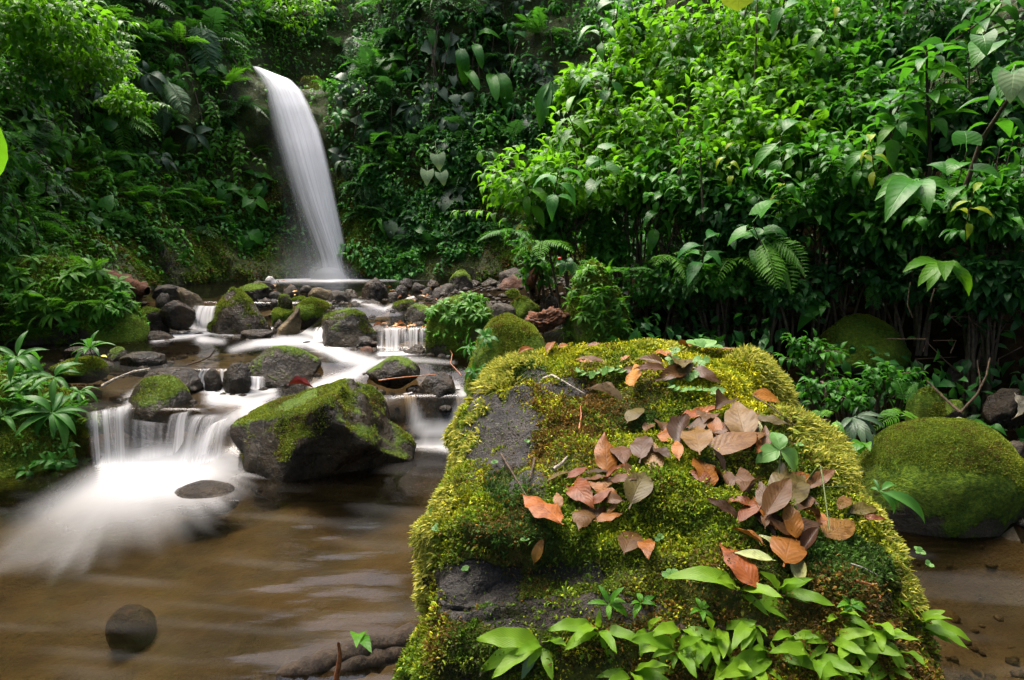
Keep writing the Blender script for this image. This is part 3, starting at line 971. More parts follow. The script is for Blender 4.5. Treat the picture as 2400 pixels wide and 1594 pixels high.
# -- the gravel bar in front of the fall
BAR = [
    (554, 636, 662, 702, .8, M_ROCK_MOSS, "grey green rock behind the triangular boulder"),
    (592, 650, 657, 684, .82, M_ROCK_GREY, "brown rounded rock below the white stone"),
    (622, 648, 647, 665, .86, M_ROCK_PALE, "small white stone perched on the brown rock"),
    (664, 701, 667, 695, .8, M_ROCK_GREY, "angular pale grey stone on the bar below the fall"),
    (724, 778, 672, 704, .8, M_ROCK_TAN, "brown hump shaped rock above the bright oval mossy stone"),
    (762, 822, 680, 718, .74, M_ROCK_GREY, "grey brown rock with dark cracks, right of the hump shaped one"),
    (631, 662, 682, 702, .8, M_ROCK_GREY, "small grey stone right of the grey green rock"),
    (652, 686, 688, 724, .74, M_ROCK_MOSS, "dull brown stone with a mossy face on the bar"),
    (634, 656, 700, 725, .72, M_ROCK_WET, "small dark stone leaning on the dull brown one"),
    (612, 634, 697, 710, .78, M_ROCK_WET, "flat dark pebble between the grey green rock and its neighbours"),
    (686, 724, 694, 712, .76, M_ROCK_MOSS, "flat mossy stone under the hump shaped rock"),
    (700, 736, 668, 684, .82, M_ROCK_GREY, "flat dark grey stone at the pool edge below the fall"),
    (795, 830, 708, 726, .72, M_ROCK_WET, "low brown stone at the edge of the white water"),
    (770, 800, 725, 741, .68, M_ROCK_WET, "wet pebble bed stone right of the oval mossy one"),
    (846, 909, 649, 702, .8, M_ROCK_WET, "big dark blocky rock at the right foot of the pool"),
    (802, 842, 677, 698, .8, M_ROCK_WET, "low black stone left of the dark blocky rock"),
    (908, 934, 684, 700, .8, M_ROCK_GREY, "small grey pebble right of the dark blocky rock"),
    (922, 956, 667, 697, .8, M_ROCK_WET, "dark brown stone in the litter on the gravel bar"),
    (934, 968, 652, 670, .84, M_ROCK_WET, "low black stone at the far edge of the gravel bar"),
    (966, 1000, 662, 678, .84, M_ROCK_GREY, "smooth grey stone on the far side of the gravel bar"),
    (1012, 1072, 664, 702, .8, M_ROCK_GREY, "large angular grey stone in the middle of the gravel bar"),
    (988, 1016, 672, 694, .8, M_ROCK_GREY, "pale cracked stone left of the large angular grey one"),
    (1000, 1030, 655, 670, .85, M_ROCK_WET, "dark flat stone behind the large angular grey one"),
    (1048, 1110, 632, 684, .84, M_ROCK_MOSS, "tall brown rock with green top at the back of the bar"),
    (1062, 1097, 648, 688, .82, M_ROCK_GREY, "olive grey stone in front of the tall brown rock"),
    (1088, 1130, 656, 674, .85, M_ROCK_WET, "flat dark stone right of the tall brown rock"),
    (1128, 1172, 652, 672, .86, M_ROCK_WET, "black stone between the tall brown rock and the reddish boulder"),
    (1168, 1230, 627, 662, .88, M_ROCK_GREY, "grey ridged rock behind the reddish boulder"),
    (1160, 1240, 642, 700, .82, M_ROCK_RED, "broad reddish brown boulder by the leaning dead trunk"),
    (1142, 1162, 678, 696, .8, M_ROCK_GREY, "small pale stone above the mossy hummock"),
    (948, 975, 694, 708, .78, M_ROCK_PALE, "whitish pebble near the lower edge of the bar"),
]
for k, (a, b, c, d, zb, m, lab) in enumerate(BAR):
    stone(a, b, c, d, zb, m, lab, seed=140 + 3 * k, sub=4 if b - a > 45 else 3, facets=9, rough=.13, moss=700 if m is M_ROCK_MOSS else 0, fuzz=.014, thr=.6, group="stones on the gravel bar")

# -- right of the stream
stone(1003, 1180, 686, 830, 0.5, M_ROCK_FULL, "broad mossy hummock of rock crowned with narrow leaved plants", "boulder", seed=301, depth=.8, facets=6, rough=.1, moss=9000, fuzz=.016)
stone(1180, 1220, 677, 712, 0.8, M_ROCK_FULL, "small mossy stone below the leaning dead trunk", seed=304, facets=5, moss=2000, fuzz=.016)
stone(1190, 1268, 694, 750, 0.7, M_ROCK_FULL, "mossy rock with a dark left side, above the large round mossy boulder", seed=307, facets=6, moss=4000, fuzz=.016)
stone(1146, 1210, 710, 750, 0.72, M_ROCK_GREY, "bare grey rock lying on the large round mossy boulder", seed=310, facets=10, rough=.08)
stone(1085, 1302, 736, 930, 0.38, M_ROCK_FULL, "large round boulder carpeted with soft green moss", "boulder", seed=313, depth=.85, facets=5, rough=.08, moss=26000, fuzz=.013, sub=5)
stone(1262, 1312, 690, 730, 0.75, M_ROCK_WET, "dark rock in the shade right of the mossy rocks", seed=316, facets=6)
stone(1285, 1335, 758, 800, 0.55, M_ROCK_GREY, "grey rock in the shade behind the piece of rotten bark", seed=317, facets=6)
stone(1320, 1478, 612, 890, 0.45, M_ROCK_FULL, "tall column of rock clothed with moss and small ferns", "boulder", seed=319, depth=.8, facets=6, rough=.12, moss=14000, fuzz=.02, sub=5)
stone(1870, 2125, 738, 868, 0.55, M_ROCK_FULL, "dim mossy boulder in the shade under the shrubs", "boulder", seed=322, depth=.8, facets=6, rough=.09, moss=9000, fuzz=.014, thr=.5)
stone(2135, 2225, 908, 990, 0.4, M_ROCK_FULL, "smooth mossy stone behind the mossy boulder on the right", seed=325, facets=5, rough=.07, moss=5000, fuzz=.010)
stone(2195, 2270, 935, 985, 0.42, M_ROCK_MOSS, "low dark mossy stone tucked behind the smooth one", seed=326, facets=5, rough=.08)
stone(2010, 2385, 976, 1235, 0.04, M_ROCK_FULL, "wide mossy boulder overhanging the dark side stream on the right", "boulder", seed=328, depth=.8, facets=3, rough=.07, sub=5, moss=60000, fuzz=.010, brown=.08, thr=-.02)
stone(2150, 2225, 800, 870, 0.52, M_ROCK_WET, "dark rock in deep shade right of the dim mossy boulder", seed=331, facets=8)
stone(2222, 2292, 842, 892, 0.5, M_ROCK_GREY, "grey rock in deep shade on the right bank", seed=334, facets=8)
stone(2310, 2410, 908, 970, 0.45, M_ROCK_WET, "dark rock with a pale dead leaf on it, at the right edge", seed=337, facets=7)
stone(2352, 2420, 1034, 1085, 0.3, M_ROCK_GREY, "grey stone behind the wide mossy boulder at the right edge", seed=340, facets=7)
for k, (a, b, c, d, lab) in enumerate((
        (1974, 2004, 1050, 1074, "largest pale pebble beside the foreground boulder"), (1955, 1980, 1036, 1056, "upper pale pebble half behind the moss fringe"),
        (1972, 1992, 1068, 1084, "small grey pebble under the largest one"), (1992, 2012, 1070, 1086, "rounded grey pebble right of the small one"),
        (2003, 2022, 1060, 1078, "grey pebble touching the wide mossy boulder"), (1985, 2003, 1084, 1100, "low pebble at the near end of the pebble patch"),
        (2005, 2030, 1100, 1118, "flat pale pebble nearest the green strap leaves"))):
    stone(a, b, c, d, 0.22, M_ROCK_GREY, lab, "pebble", seed=360 + k, facets=7, sub=3, group="pebbles right of the foreground boulder")

zl_ = at_y(600, 208, 12.35).z
stone(540, 604, 160, 222, zl_ + .1, M_ROCK_MOSS, "mossy rock at the left of the waterfall lip", seed=380, facets=7, rough=.16, moss=1500, fuzz=.03)
stone(694, 772, 178, 255, zl_ - .05, M_ROCK_MOSS, "dark mossy rock at the right of the waterfall lip", seed=383, facets=7, rough=.16, moss=1500, fuzz=.03)

# -- the left bank: rocks under the plants
stone(-340, 250, 520, 800, 0.5, M_ROCK_FULL, "large mossy bank of rock on the left, smothered in small plants", "boulder", seed=401, depth=.7, sub=5, facets=6, rough=.2, moss=30000, fuzz=.02, thr=.0, brown=.25)
stone(-120, 300, 600, 810, 0.5, M_ROCK_FULL, "lower step of the left bank, mossy and thick with small plants", "boulder", seed=402, depth=.55, sub=5, facets=5, rough=.2, moss=16000, fuzz=.02, thr=-.1, brown=.2)
stone(150, 345, 668, 806, 0.5, M_ROCK_FULL, "undercut mossy rock at the waterside, fringed with narrow leaves", "boulder", seed=404, depth=.8, sub=4, facets=6, rough=.14, moss=9000, fuzz=.016, thr=.3)
stone(-330, 226, 822, 1130, 0.0, M_ROCK_FULL, "near left bank rock hung with moss and broad leaved seedlings", "boulder", seed=407, depth=.75, sub=5, facets=6, rough=.15, moss=36000, fuzz=.016, thr=.1, brown=.2)
stone(128, 250, 838, 880, 0.46, M_ROCK_FULL, "low mossy ledge stretching from the left bank into the brown water", "rock", seed=410, depth=.8, facets=5, rough=.14, moss=4000, fuzz=.016)

# ------------------------------------------------------------------ pebbles and grit no one could count
pv, pt, off = [], [], 0
sv, st_ = ico(1)
rg = np.random.default_rng(5)
for k in range(2600):
    if k < 900:
        x, y = rg.uniform(-1.9, 0.7), rg.uniform(7.2, 9.6)
    elif k < 1500:
        x, y = rg.uniform(-4.6, -3.3), rg.uniform(6.2, 9.2)
    elif k < 2100:
        x, y = rg.uniform(0.9, 3.4), rg.uniform(2.0, 4.6)
    else:
        x, y = rg.uniform(-4.4, 0.4), rg.uniform(4.4, 7.4)
    s = rg.uniform(0.008, 0.035) * (1 + 0.7 * (rg.random() < .1))
    q = sv * np.array([1, rg.uniform(.6, 1), rg.uniform(.4, .75)]) * s * (1 + 0.18 * rg.normal(size=(len(sv), 1)))
    a = rg.uniform(0, 6.28)
    q = np.stack([q[:, 0] * math.cos(a) - q[:, 1] * math.sin(a), q[:, 0] * math.sin(a) + q[:, 1] * math.cos(a), q[:, 2]], 1)
    pv.append(q + np.array([x, y, gz(x, y) + s * 0.2]))
    pt.append(st_ + off)
    off += len(sv)
g3 = np.random.default_rng(6)
bv_, bt_, bo_ = [], [], 0
s2, t2 = ico(2)
for k in range(30):
    x, y = (g3.uniform(-3.4, -.2), g3.uniform(1.9, 4.3)) if k < 0 else (g3.uniform(1.2, 3.2), g3.uniform(1.6, 3.2))
    r_ = g3.uniform(.04, .15)
    q = s2 * np.array([1, g3.uniform(.6, 1), .42]) * r_ * (1 + .15 * fbm(s2 * 1.3 + k, 2, k))[:, None]
    bv_.append(q + np.array([x, y, gz(x, y) - r_ * .12]))
    bt_.append(t2 + bo_)
    bo_ += len(s2)
tag(put("bed_stones", mesh_np("bed_stones", np.concatenate(bv_), [np.concatenate(bt_)], [M_BEDSTONE])), "rounded brown stones lying under the water", "stones", kind="stuff")
tag(put("gravel", mesh_np("gravel", np.concatenate(pv), [np.concatenate(pt)], [M_ROCK_GREY])), "loose gravel and grit on the bed and the bar", "gravel", kind="stuff")

# small wet stones lodged round the feet of the bigger ones
g6 = np.random.default_rng(8)
fv_, ft_, fo_ = [], [], 0
for rec in list(STONES.values()):
    if not (4.6 < rec["loc"].y < 9 and rec["loc"].x < 0.2):
        continue
    w_ = (rec["V"][:, 0].max() - rec["V"][:, 0].min()) / 2
    for k in range(int(3 + w_ * 16)):
        a = g6.uniform(0, 6.28)
        x, y = rec["loc"].x + math.cos(a) * w_ * g6.uniform(.85, 1.35), rec["loc"].y + math.sin(a) * w_ * g6.uniform(.7, 1.1)
        r_ = g6.uniform(.018, .055)
        q = s2 * np.array([1, g6.uniform(.6, 1), g6.uniform(.5, .8)]) * r_ * (1 + .22 * fbm(s2 * 1.4 + k + x, 2, k))[:, None]
        zz_ = max(gz(x, y), float(water_z(np.array([x]), np.array([y]))[0]) - r_ * .45)
        fv_.append(q + np.array([x, y, zz_ + r_ * .1]))
        ft_.append(t2 + fo_)
        fo_ += len(s2)
tag(put("lodged_stones", mesh_np("lodged_stones", np.concatenate(fv_), [np.concatenate(ft_)], [M_ROCK_WET])), "small wet stones lodged between the stream boulders", "stones", kind="stuff")

# ================================================================== the foreground boulder
BK = (1.08 - 0.72) / (2.93 - 1.44)
BZ0 = 0.72 - BK * 1.44
OUT = [(1130, 848), (1108, 900), (1090, 960), (1062, 1030), (1040, 1090), (1020, 1165), (1002, 1250), (1004, 1318), (1110, 1352), (1260, 1372), (1420, 1392), (1600, 1426),
       (1800, 1448), (2000, 1460), (2130, 1456), (2186, 1425), (2184, 1340), (2150, 1262), (2092, 1200), (2030, 1134), (1968, 1060), (1922, 988), (1868, 920), (1808, 864),
       (1738, 824), (1650, 804), (1560, 800), (1470, 812), (1370, 824), (1240, 832)]
plan = np.array([tuple(on_slope(u, v, BZ0, BK)) for u, v in OUT])
NT_ = 260
ring = catmull(plan[:, :3], NT_, closed=True)
cen = plan.mean(0)
cen[2] = BZ0 + BK * cen[1]
tan = np.roll(ring[:, :2], -1, 0) - np.roll(ring[:, :2], 1, 0)
tan /= np.linalg.norm(tan, axis=1)[:, None]
nout = np.stack([tan[:, 1], -tan[:, 0]], 1)
if ((ring[:, :2] - cen[:2]) * nout).sum() < 0:
    nout = -nout
RT, RS = 64, 70
rows = []
for r in np.linspace(0.0, 1, RT) ** 0.8:
    p = cen + (ring - cen) * r
    dome = 0.085 * (1 - r ** 2.2)
    p = p.copy()
    ed_ = np.clip(-nout[:, 0], 0, 1) * .06 + np.clip(-nout[:, 1], 0, 1) * .04 + np.clip(nout[:, 0], 0, 1) * .07
    p[:, 2] += dome - ed_ * r ** 5
    last_ = ed_
    rows.append(p)
leftness = np.clip(-nout[:, 0], 0, 1)
front = np.clip(-nout[:, 1], 0, 1)
for k in np.linspace(0, 1, RS + 1)[1:]:
    p = ring.copy()
    zt = ring[:, 2] - last_
    drop = k * (zt + 0.25)
    o_ = 0.03 * np.sin(math.pi * min(1, k * 2)) + leftness * (0.20 * sstep(0.12, 0.85, k)) + front * (0.05 * math.sin(min(1, k * 3) * math.pi) - 0.22 * sstep(0.12, 0.6, k)) + np.clip(nout[:, 0], 0, 1) * 0.03 * math.sin(math.pi * k)
    p[:, :2] += nout * o_[:, None]
    p[:, 2] = zt - drop
    rows.append(p)
G = np.array(rows)
for _ in range(7):                              # round the shoulders
    H = G.copy()
    H[1:-1] = 0.5 * G[1:-1] + 0.25 * (G[:-2] + G[2:])
    H = 0.6 * H + 0.2 * (np.roll(H, 1, 1) + np.roll(H, -1, 1))
    H[0] = G[0]
    G = H
_fl = G.reshape(-1, 3)
_u0, _v0, _d0 = project(_fl)
_up = np.repeat(np.concatenate([np.ones(RT), np.linspace(1, 0, 18), np.zeros(RS - 18)]), NT_)
for a, b, ru, rv, h in ((1600, 850, 240, 55, .05), (1170, 1010, 110, 110, -.06), (1720, 1130, 230, 130, .05), (1220, 1310, 230, 60, -.06), (1400, 940, 120, 60, -.03), (1950, 1250, 120, 120, .03), (1440, 1200, 150, 70, .025)):
    _fl[:, 2] += h * _up * np.exp(-((_u0 - a) / ru) ** 2 - ((_v0 - b) / rv) ** 2)
G = _fl.reshape(G.shape)
n0 = G.shape[0]
BV = G.reshape(-1, 3)
i = np.arange(n0 * NT_).reshape(n0, NT_)
j = np.roll(i, -1, 1)
BQ = np.stack([i[:-1].ravel(), j[:-1].ravel(), j[1:].ravel(), i[1:].ravel()], 1)


def vnormals(V, Q):
    n = np.cross(V[Q[:, 2]] - V[Q[:, 0]], V[Q[:, 3]] - V[Q[:, 1]])
    out = np.zeros_like(V)
    for c in range(4):
        np.add.at(out, Q[:, c], n)
    out /= np.linalg.norm(out, axis=1)[:, None] + 1e-12
    return out


BN = vnormals(BV, BQ)
if BN[: NT_ * 20, 2].mean() < 0:
    BQ = BQ[:, ::-1]
    BN = -BN
BN[:NT_] = (0, 0, 1)
lump = 0.045 * fbm(BV * 2.4, 4, 61) + 0.012 * fbm(BV * 8.0, 4, 65) + 0.004 * fbm(BV * 30, 3, 68)
rid = 1 - np.abs(fbm(BV * np.array([1.6, 2.4, 4.5]) + 3.3, 3, 69))
lump += 0.035 * (sstep(.55, 1.0, rid) - .4) + 0.02 * np.sign(vnoise(BV * 3.1, 64)) * sstep(.05, .25, np.abs(vnoise(BV * 3.1, 64)))
lump[: NT_] = lump[:NT_].mean()
# horizontal splits in the bare stone at the front left corner
pu, pv_, _d = project(BV)
crack = np.exp(-((pu - 1090) / 130) ** 2 - ((pv_ - 1400) / 75) ** 2)
lump -= crack * 0.022 * (np.abs(((pv_ + 0.12 * pu + 14 * vnoise(BV * 9, 3)) % 46) - 23) < 6)
BV = BV + BN * lump[:, None]
BN = vnormals(BV, BQ)
BN[:NT_] = (0, 0, 1)
boulder = empty("mossy_boulder", (float(cen[0]), float(cen[1]), 0.0), "huge foreground boulder blanketed in yellow green moss and strewn with brown leaves", "boulder")
bsh = shift(boulder.location)
BVH_B = BVHTree.FromPolygons([tuple(v) for v in BV], [tuple(q) for q in BQ])

BARE = [(1165, 1020, 118, 88, 1.0), (1130, 960, 45, 55, 1.0), (1325, 908, 80, 28, .9), (1220, 930, 40, 40, .8), (1265, 880, 45, 14, .7), (1110, 1370, 135, 78, 1.0), (1240, 1140, 50, 46, .7), (1090, 1085, 60, 40, .7),
        (1340, 1345, 95, 40, .8), (1490, 1335, 70, 34, .6), (1200, 1440, 150, 50, .9), (1380, 1430, 170, 45, .8), (1240, 1330, 50, 34, .6), (1650, 1225, 60, 45, .4), (1700, 1500, 300, 40, .6), (1480, 960, 60, 20, .4)]


def bare_at(P):
    u, v, d = project(P)
    b = np.zeros(len(P))
    nz = fbm(P * 14, 3, 71)
    for (a, c, ru, rv, I) in BARE:
        q = np.hypot((u - a) / ru, (v - c) / rv) + 0.30 * nz
        b = np.maximum(b, I * (1 - sstep(0.75, 1.12, q)))
    return b


put("stone", mesh_np("stone", BV, [BQ], [M_BOULDER], attrs={"mossy": (1 - bare_at(BV)) * np.clip(.35 + 1.1 * (BN[:, 2] + .35), .15, 1) + .25 * fbm(BV * 6, 3, 72)}), boulder, bsh)


def moss_weight(c, n):
    u, v, d = project(c)
    see = (n * (np.array(CAM) - c)).sum(1) / np.linalg.norm(np.array(CAM) - c, axis=1)
    w = np.where(see > -0.3, 1.0, 0.25)
    w = w * (1 - 0.97 * bare_at(c))
    w = w * np.clip(0.28 + 0.9 * (n[:, 2] + 0.45), 0.12, 1.0)
    w = w * np.clip(0.75 + 0.6 * fbm(c * 7, 3, 73), 0.12, 1.4)
    w = w * (3.2 / d) ** 0.0
    return w * (c[:, 2] > 0.1)


PAL = np.array([(0.065, 0.135, 0.008), (0.165, 0.245, 0.010), (0.34, 0.355, 0.013), (0.52, 0.48, 0.020)])


def boulder_cols(P, seed, lift=0.0, N=None):
    rg = np.random.default_rng(seed)
    u, v, d = project(P)
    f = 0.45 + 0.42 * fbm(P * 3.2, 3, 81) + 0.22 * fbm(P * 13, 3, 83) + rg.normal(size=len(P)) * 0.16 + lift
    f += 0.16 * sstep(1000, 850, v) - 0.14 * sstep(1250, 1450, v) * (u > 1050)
    i_ = np.clip(f, 0, .999) * (len(PAL) - 1)
    k = i_.astype(int)
    c = PAL[k] + (PAL[np.minimum(k + 1, len(PAL) - 1)] - PAL[k]) * (i_ - k)[:, None]
    # old brown shoots
    br = fbm(P * 5.0, 4, 85) + rg.normal(size=len(P)) * 0.38
    wz = np.exp(-((u - 1400) / 240) ** 2 - ((v - 1010) / 120) ** 2) * 0.55 + 0.45 * sstep(1260, 1430, v) + 0.16 + .12 * (u > 1850)
    isb = br > 0.95 - wz
    c = np.where(isb[:, None], np.array([0.15, 0.085, 0.014]) * (0.6 + 0.7 * rg.random(len(P)))[:, None], c)
    gr = (fbm(P * 3.7, 3, 87) > 0.62) & ~isb        # patches of a finer dark green moss
    c = np.where(gr[:, None], np.array([0.045, 0.10, 0.012]) * (0.8 + 0.5 * rg.random(len(P)))[:, None], c)
    if N is not None:                                   # dark moss on the steep front, darkened further to paint in its shade
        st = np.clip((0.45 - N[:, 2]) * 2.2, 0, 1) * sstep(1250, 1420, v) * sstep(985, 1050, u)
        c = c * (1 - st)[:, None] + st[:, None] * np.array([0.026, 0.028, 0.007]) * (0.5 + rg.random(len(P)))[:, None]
    return c * (0.8 + 0.4 * rg.random(len(P)))[:, None]


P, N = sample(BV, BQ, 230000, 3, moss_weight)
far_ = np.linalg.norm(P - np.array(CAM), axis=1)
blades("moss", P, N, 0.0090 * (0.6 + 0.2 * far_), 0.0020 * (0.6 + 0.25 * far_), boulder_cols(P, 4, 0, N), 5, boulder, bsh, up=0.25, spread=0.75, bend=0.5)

# cushions: small raised tufts of moss that break the surface
cp, cn = sample(BV, BQ, 4200, 13, moss_weight)
rg = np.random.default_rng(14)
tp, tn, tone = [], [], []
for p, n in zip(cp, cn):
    m = rg.integers(12, 30)
    r = rg.uniform(.008, .026)
    o_ = rg.normal(size=(m, 3)) * r * 0.7
    o_ -= n * (o_ @ n)[:, None]
    h = np.exp(-(o_ ** 2).sum(1) / r ** 2) * r * 0.8
    tone.append(np.full(m, rg.normal()))
    tp.append(p + o_ + n * h[:, None])
    q = n + o_ / r * 0.7
    tn.append(q / np.linalg.norm(q, axis=1)[:, None])
tp, tn = np.concatenate(tp), np.concatenate(tn)
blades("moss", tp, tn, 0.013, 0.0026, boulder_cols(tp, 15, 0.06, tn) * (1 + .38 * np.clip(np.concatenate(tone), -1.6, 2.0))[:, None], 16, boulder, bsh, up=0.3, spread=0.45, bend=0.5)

# the long feathery fringe along the upper left corner, the left flank and the right shoulder
def fringe_weight(c, n):
    u, v, d = project(c)
    w = np.zeros(len(c))
    for (a, b, ru, rv, I) in ((1170, 880, 55, 52, 1.0), (1140, 925, 34, 40, .9), (1215, 850, 40, 18, .8), (1100, 960, 22, 60, .9), (1055, 1060, 26, 60, .5), (1022, 1170, 32, 60, .6), (1040, 1190, 28, 40, .4),
                              (1000, 1260, 30, 50, .8), (975, 1380, 26, 60, .9), (950, 1500, 26, 70, 1.0), (930, 1570, 24, 50, 1.0),
                              (1790, 858, 55, 32, 1.0), (1850, 925, 42, 42, 1.0), (1905, 1000, 38, 48, 1.0), (1942, 1062, 36, 40, 1.0), (1985, 1125, 44, 34, .8), (2050, 1195, 48, 36, .7), (2110, 1270, 30, 40, .6),
                              (1600, 808, 120, 14, .5), (2130, 1370, 22, 60, .5), (1420, 850, 60, 12, .4)):
        w = np.maximum(w, I * np.exp(-((u - a) / ru) ** 2 - ((v - b) / rv) ** 2))
    see = (n * (np.array(CAM) - c)).sum(1)
    w = w * np.clip(.25 + 2.2 * fbm(c * 5.0, 3, 93), 0.0, 1.5)
    return np.where(see > -0.5, w, 0.03 * w) * (w > 0.06) * (c[:, 2] > 0.15)


fp, fn = sample(BV, BQ, 20000, 23, fringe_weight)
dr = np.random.default_rng(24)
fu, fv, fd = project(fp)
fn2 = fn + np.stack([np.where(fu < 1300, -0.35, 0.25), np.full(len(fp), -0.15), np.full(len(fp), 0.05)], 1)
fn2 /= np.linalg.norm(fn2, axis=1)[:, None]
fc = np.array([(0.40, 0.385, 0.060)]) * (0.55 + 0.75 * dr.random(len(fp)))[:, None]
fc = np.where((dr.random(len(fp)) < .35)[:, None], np.array([0.18, 0.23, 0.020]), fc)
fl_ = 0.034 + 0.030 * np.exp(-((fu - 1165) / 75) ** 2 - ((fv - 885) / 75) ** 2) + 0.014 * (fu > 1740) * (fv < 1120)
blades("moss_fringe", fp, fn2, fl_, 0.0034, fc, 25, boulder, bsh, up=0.1, spread=0.35, bend=0.45)
# small side shoots of the fringe
k = dr.choice(len(fp), 9000)
blades("moss_fringe", fp[k] + fn2[k] * 0.014, fn2[k], 0.014, 0.0028, fc[k], 26, boulder, bsh, up=0.15, spread=0.8)

# ================================================================== leaves
def hw_ovate(t): return (np.sin(np.pi * np.clip(t, 0, 1) ** 0.78) ** 0.9) * (1 - 0.25 * t ** 3)
def hw_lance(t): return np.sin(np.pi * np.clip(t, 0, 1) ** 0.85) ** 0.75
def hw_strap(t): return np.clip(t / 0.22, 0, 1) ** 0.7 * np.clip((1 - t) / 0.35, 0, 1) ** 0.6 * (0.75 + 0.25 * np.sin(np.pi * t))
def hw_heart(t): return np.clip((1 - t), 0, 1) ** 0.62 * (0.78 + 0.5 * np.sin(np.pi * np.clip(t * 1.4, 0, 1)) * 0.6)
def hw_round(t): return np.sqrt(np.clip(1 - (2 * t - 1) ** 2, 0, 1))
def hw_lobed(t): return (np.sin(np.pi * np.clip(t, 0, 1) ** 0.6) ** 0.8) * (0.72 + 0.38 * np.abs(np.cos(np.pi * t * 3.2)))
def hw_paddle(t): return np.sin(np.pi * np.clip(t, 0.001, 1) ** 0.8) ** 0.5
HW = dict(ovate=hw_ovate, lance=hw_lance, strap=hw_strap, heart=hw_heart, round=hw_round, lobed=hw_lobed, paddle=hw_paddle)


def leaf_geo(shape, w, rows=6, fold=0.25, droop=0.25, wave=0.0, twist=0.0, cols=3, curl=0.0, seed=0, petiole=0.0):
    """a unit leaf: base at the origin, along +Y, face up +Z"""
    rg = np.random.default_rng(seed)
    t = np.linspace(0, 1, rows + 1)
    hw = HW[shape](t) * w
    hw[-1] = min(hw[-1], 0.004)
    if shape not in ("heart",):
        hw[0] = min(hw[0], 0.012)
    V, UV = [], []
    ph = rg.uniform(0, 6)
    for k, (a, h) in enumerate(zip(t, hw)):
        ang = droop * a * 1.6
        cy = a - droop * 0.5 * a ** 2.4
        cz = -droop * a ** 2 + 0.06 * math.sin(a * 3)
        for c in range(cols):
            s = -1 + 2 * c / (cols - 1)
            x = s * h
            zf = abs(s) ** 1.3 * h * fold - curl * (s * s) * h * (0.4 + a) + wave * abs(s) * math.sin(a * 17 + ph + (1.7 if s > 0 else 0)) * w
            y = cy
            if shape == "heart":
                y -= 0.16 * abs(s) * (1 - a) ** 3
            if twist:
                x, zf = x * math.cos(twist * a) - zf * math.sin(twist * a), x * math.sin(twist * a) + zf * math.cos(twist * a)
            V.append((x, y + petiole, cz + zf))
            UV.append((0.5 + 0.5 * s, a))
    n = rows + 1
    i = np.arange(n * cols).reshape(n, cols)
    Q = np.stack([i[:-1, :-1].ravel(), i[:-1, 1:].ravel(), i[1:, 1:].ravel(), i[1:, :-1].ravel()], 1)
    V, UV = np.array(V), np.array(UV)
    if petiole:
        k = len(V)
        pw = 0.012
        V = np.concatenate([V, [(-pw, 0, 0), (pw, 0, 0), (pw, petiole + .02, 0), (-pw, petiole + .02, 0)]])
        UV = np.concatenate([UV, [(.5, 0), (.5, 0), (.5, .02), (.5, .02)]])
        Q = np.concatenate([Q, [(k, k + 1, k + 2, k + 3)]])
    return V, Q, UV


def frond_geo(npair=20, wid=0.26, droop=0.35, seed=0, lobes=True, pw=0.019, gap=0.10):
    """a unit fern frond along +Y: a thin midrib with paired leaflets"""
    rg = np.random.default_rng(seed)
    V, Q, UV = [], [], []

    def spine(a):
        return Vector((0, a - droop * 0.45 * a ** 2.3, -droop * a ** 2 + 0.05 * math.sin(3 * a)))

    def add(q):
        k = len(V)
        for p, uv in q:
            V.append(tuple(p))
            UV.append(uv)
        Q.append((k, k + 1, k + 2, k + 3))
    for s in range(8):
        a, b = s / 8, (s + 1) / 8
        w0, w1 = 0.010 * (1 - a) + .002, 0.010 * (1 - b) + .002
        pa, pb = spine(a), spine(b)
        add([(pa - Vector((w0, 0, 0)), (.5, .1)), (pa + Vector((w0, 0, 0)), (.5, .1)), (pb + Vector((w1, 0, 0)), (.5, .2)), (pb - Vector((w1, 0, 0)), (.5, .2))])
    for k in range(npair):
        a = gap + (1 - gap) * (k + 0.5) / npair
        L = wid * (math.sin(math.pi * min(1, (a * 0.93 + 0.05)) ** 0.75) ** 0.8) * rg.uniform(.9, 1.08) + 0.01
        p = spine(a)
        for s in (-1, 1):
            d = Vector((s * math.cos(0.35 + 0.35 * a), math.sin(0.35 + 0.35 * a), -0.18 + rg.normal() * .08))
            d.normalize()
            sd = Vector((-d.y * s, d.x * s, 0)) * s
            m1, m2, tip = p + d * L * .35, p + d * L * .72, p + d * L + Vector((0, 0, -L * .18))
            w = pw * (0.6 + 0.6 * L / wid)
            up = Vector((0, 0, 0.25 * w))
            add([(p, (.5, 0)), (m1 + sd * w + up, (1, .35)), (m2, (.5, .7)), (m1 - sd * w + up, (0, .35))])
            add([(m1 + sd * w * .9 + up, (.9, .4)), (m2 + sd * w * .55, (.8, .75)), (tip, (.5, 1)), (m2, (.5, .7))])
            add([(m2, (.5, .7)), (tip, (.5, 1)), (m2 - sd * w * .55, (.2, .75)), (m1 - sd * w * .9 + up, (.1, .4))])
    return np.array(V), np.array(Q, dtype=np.int32), np.array(UV)


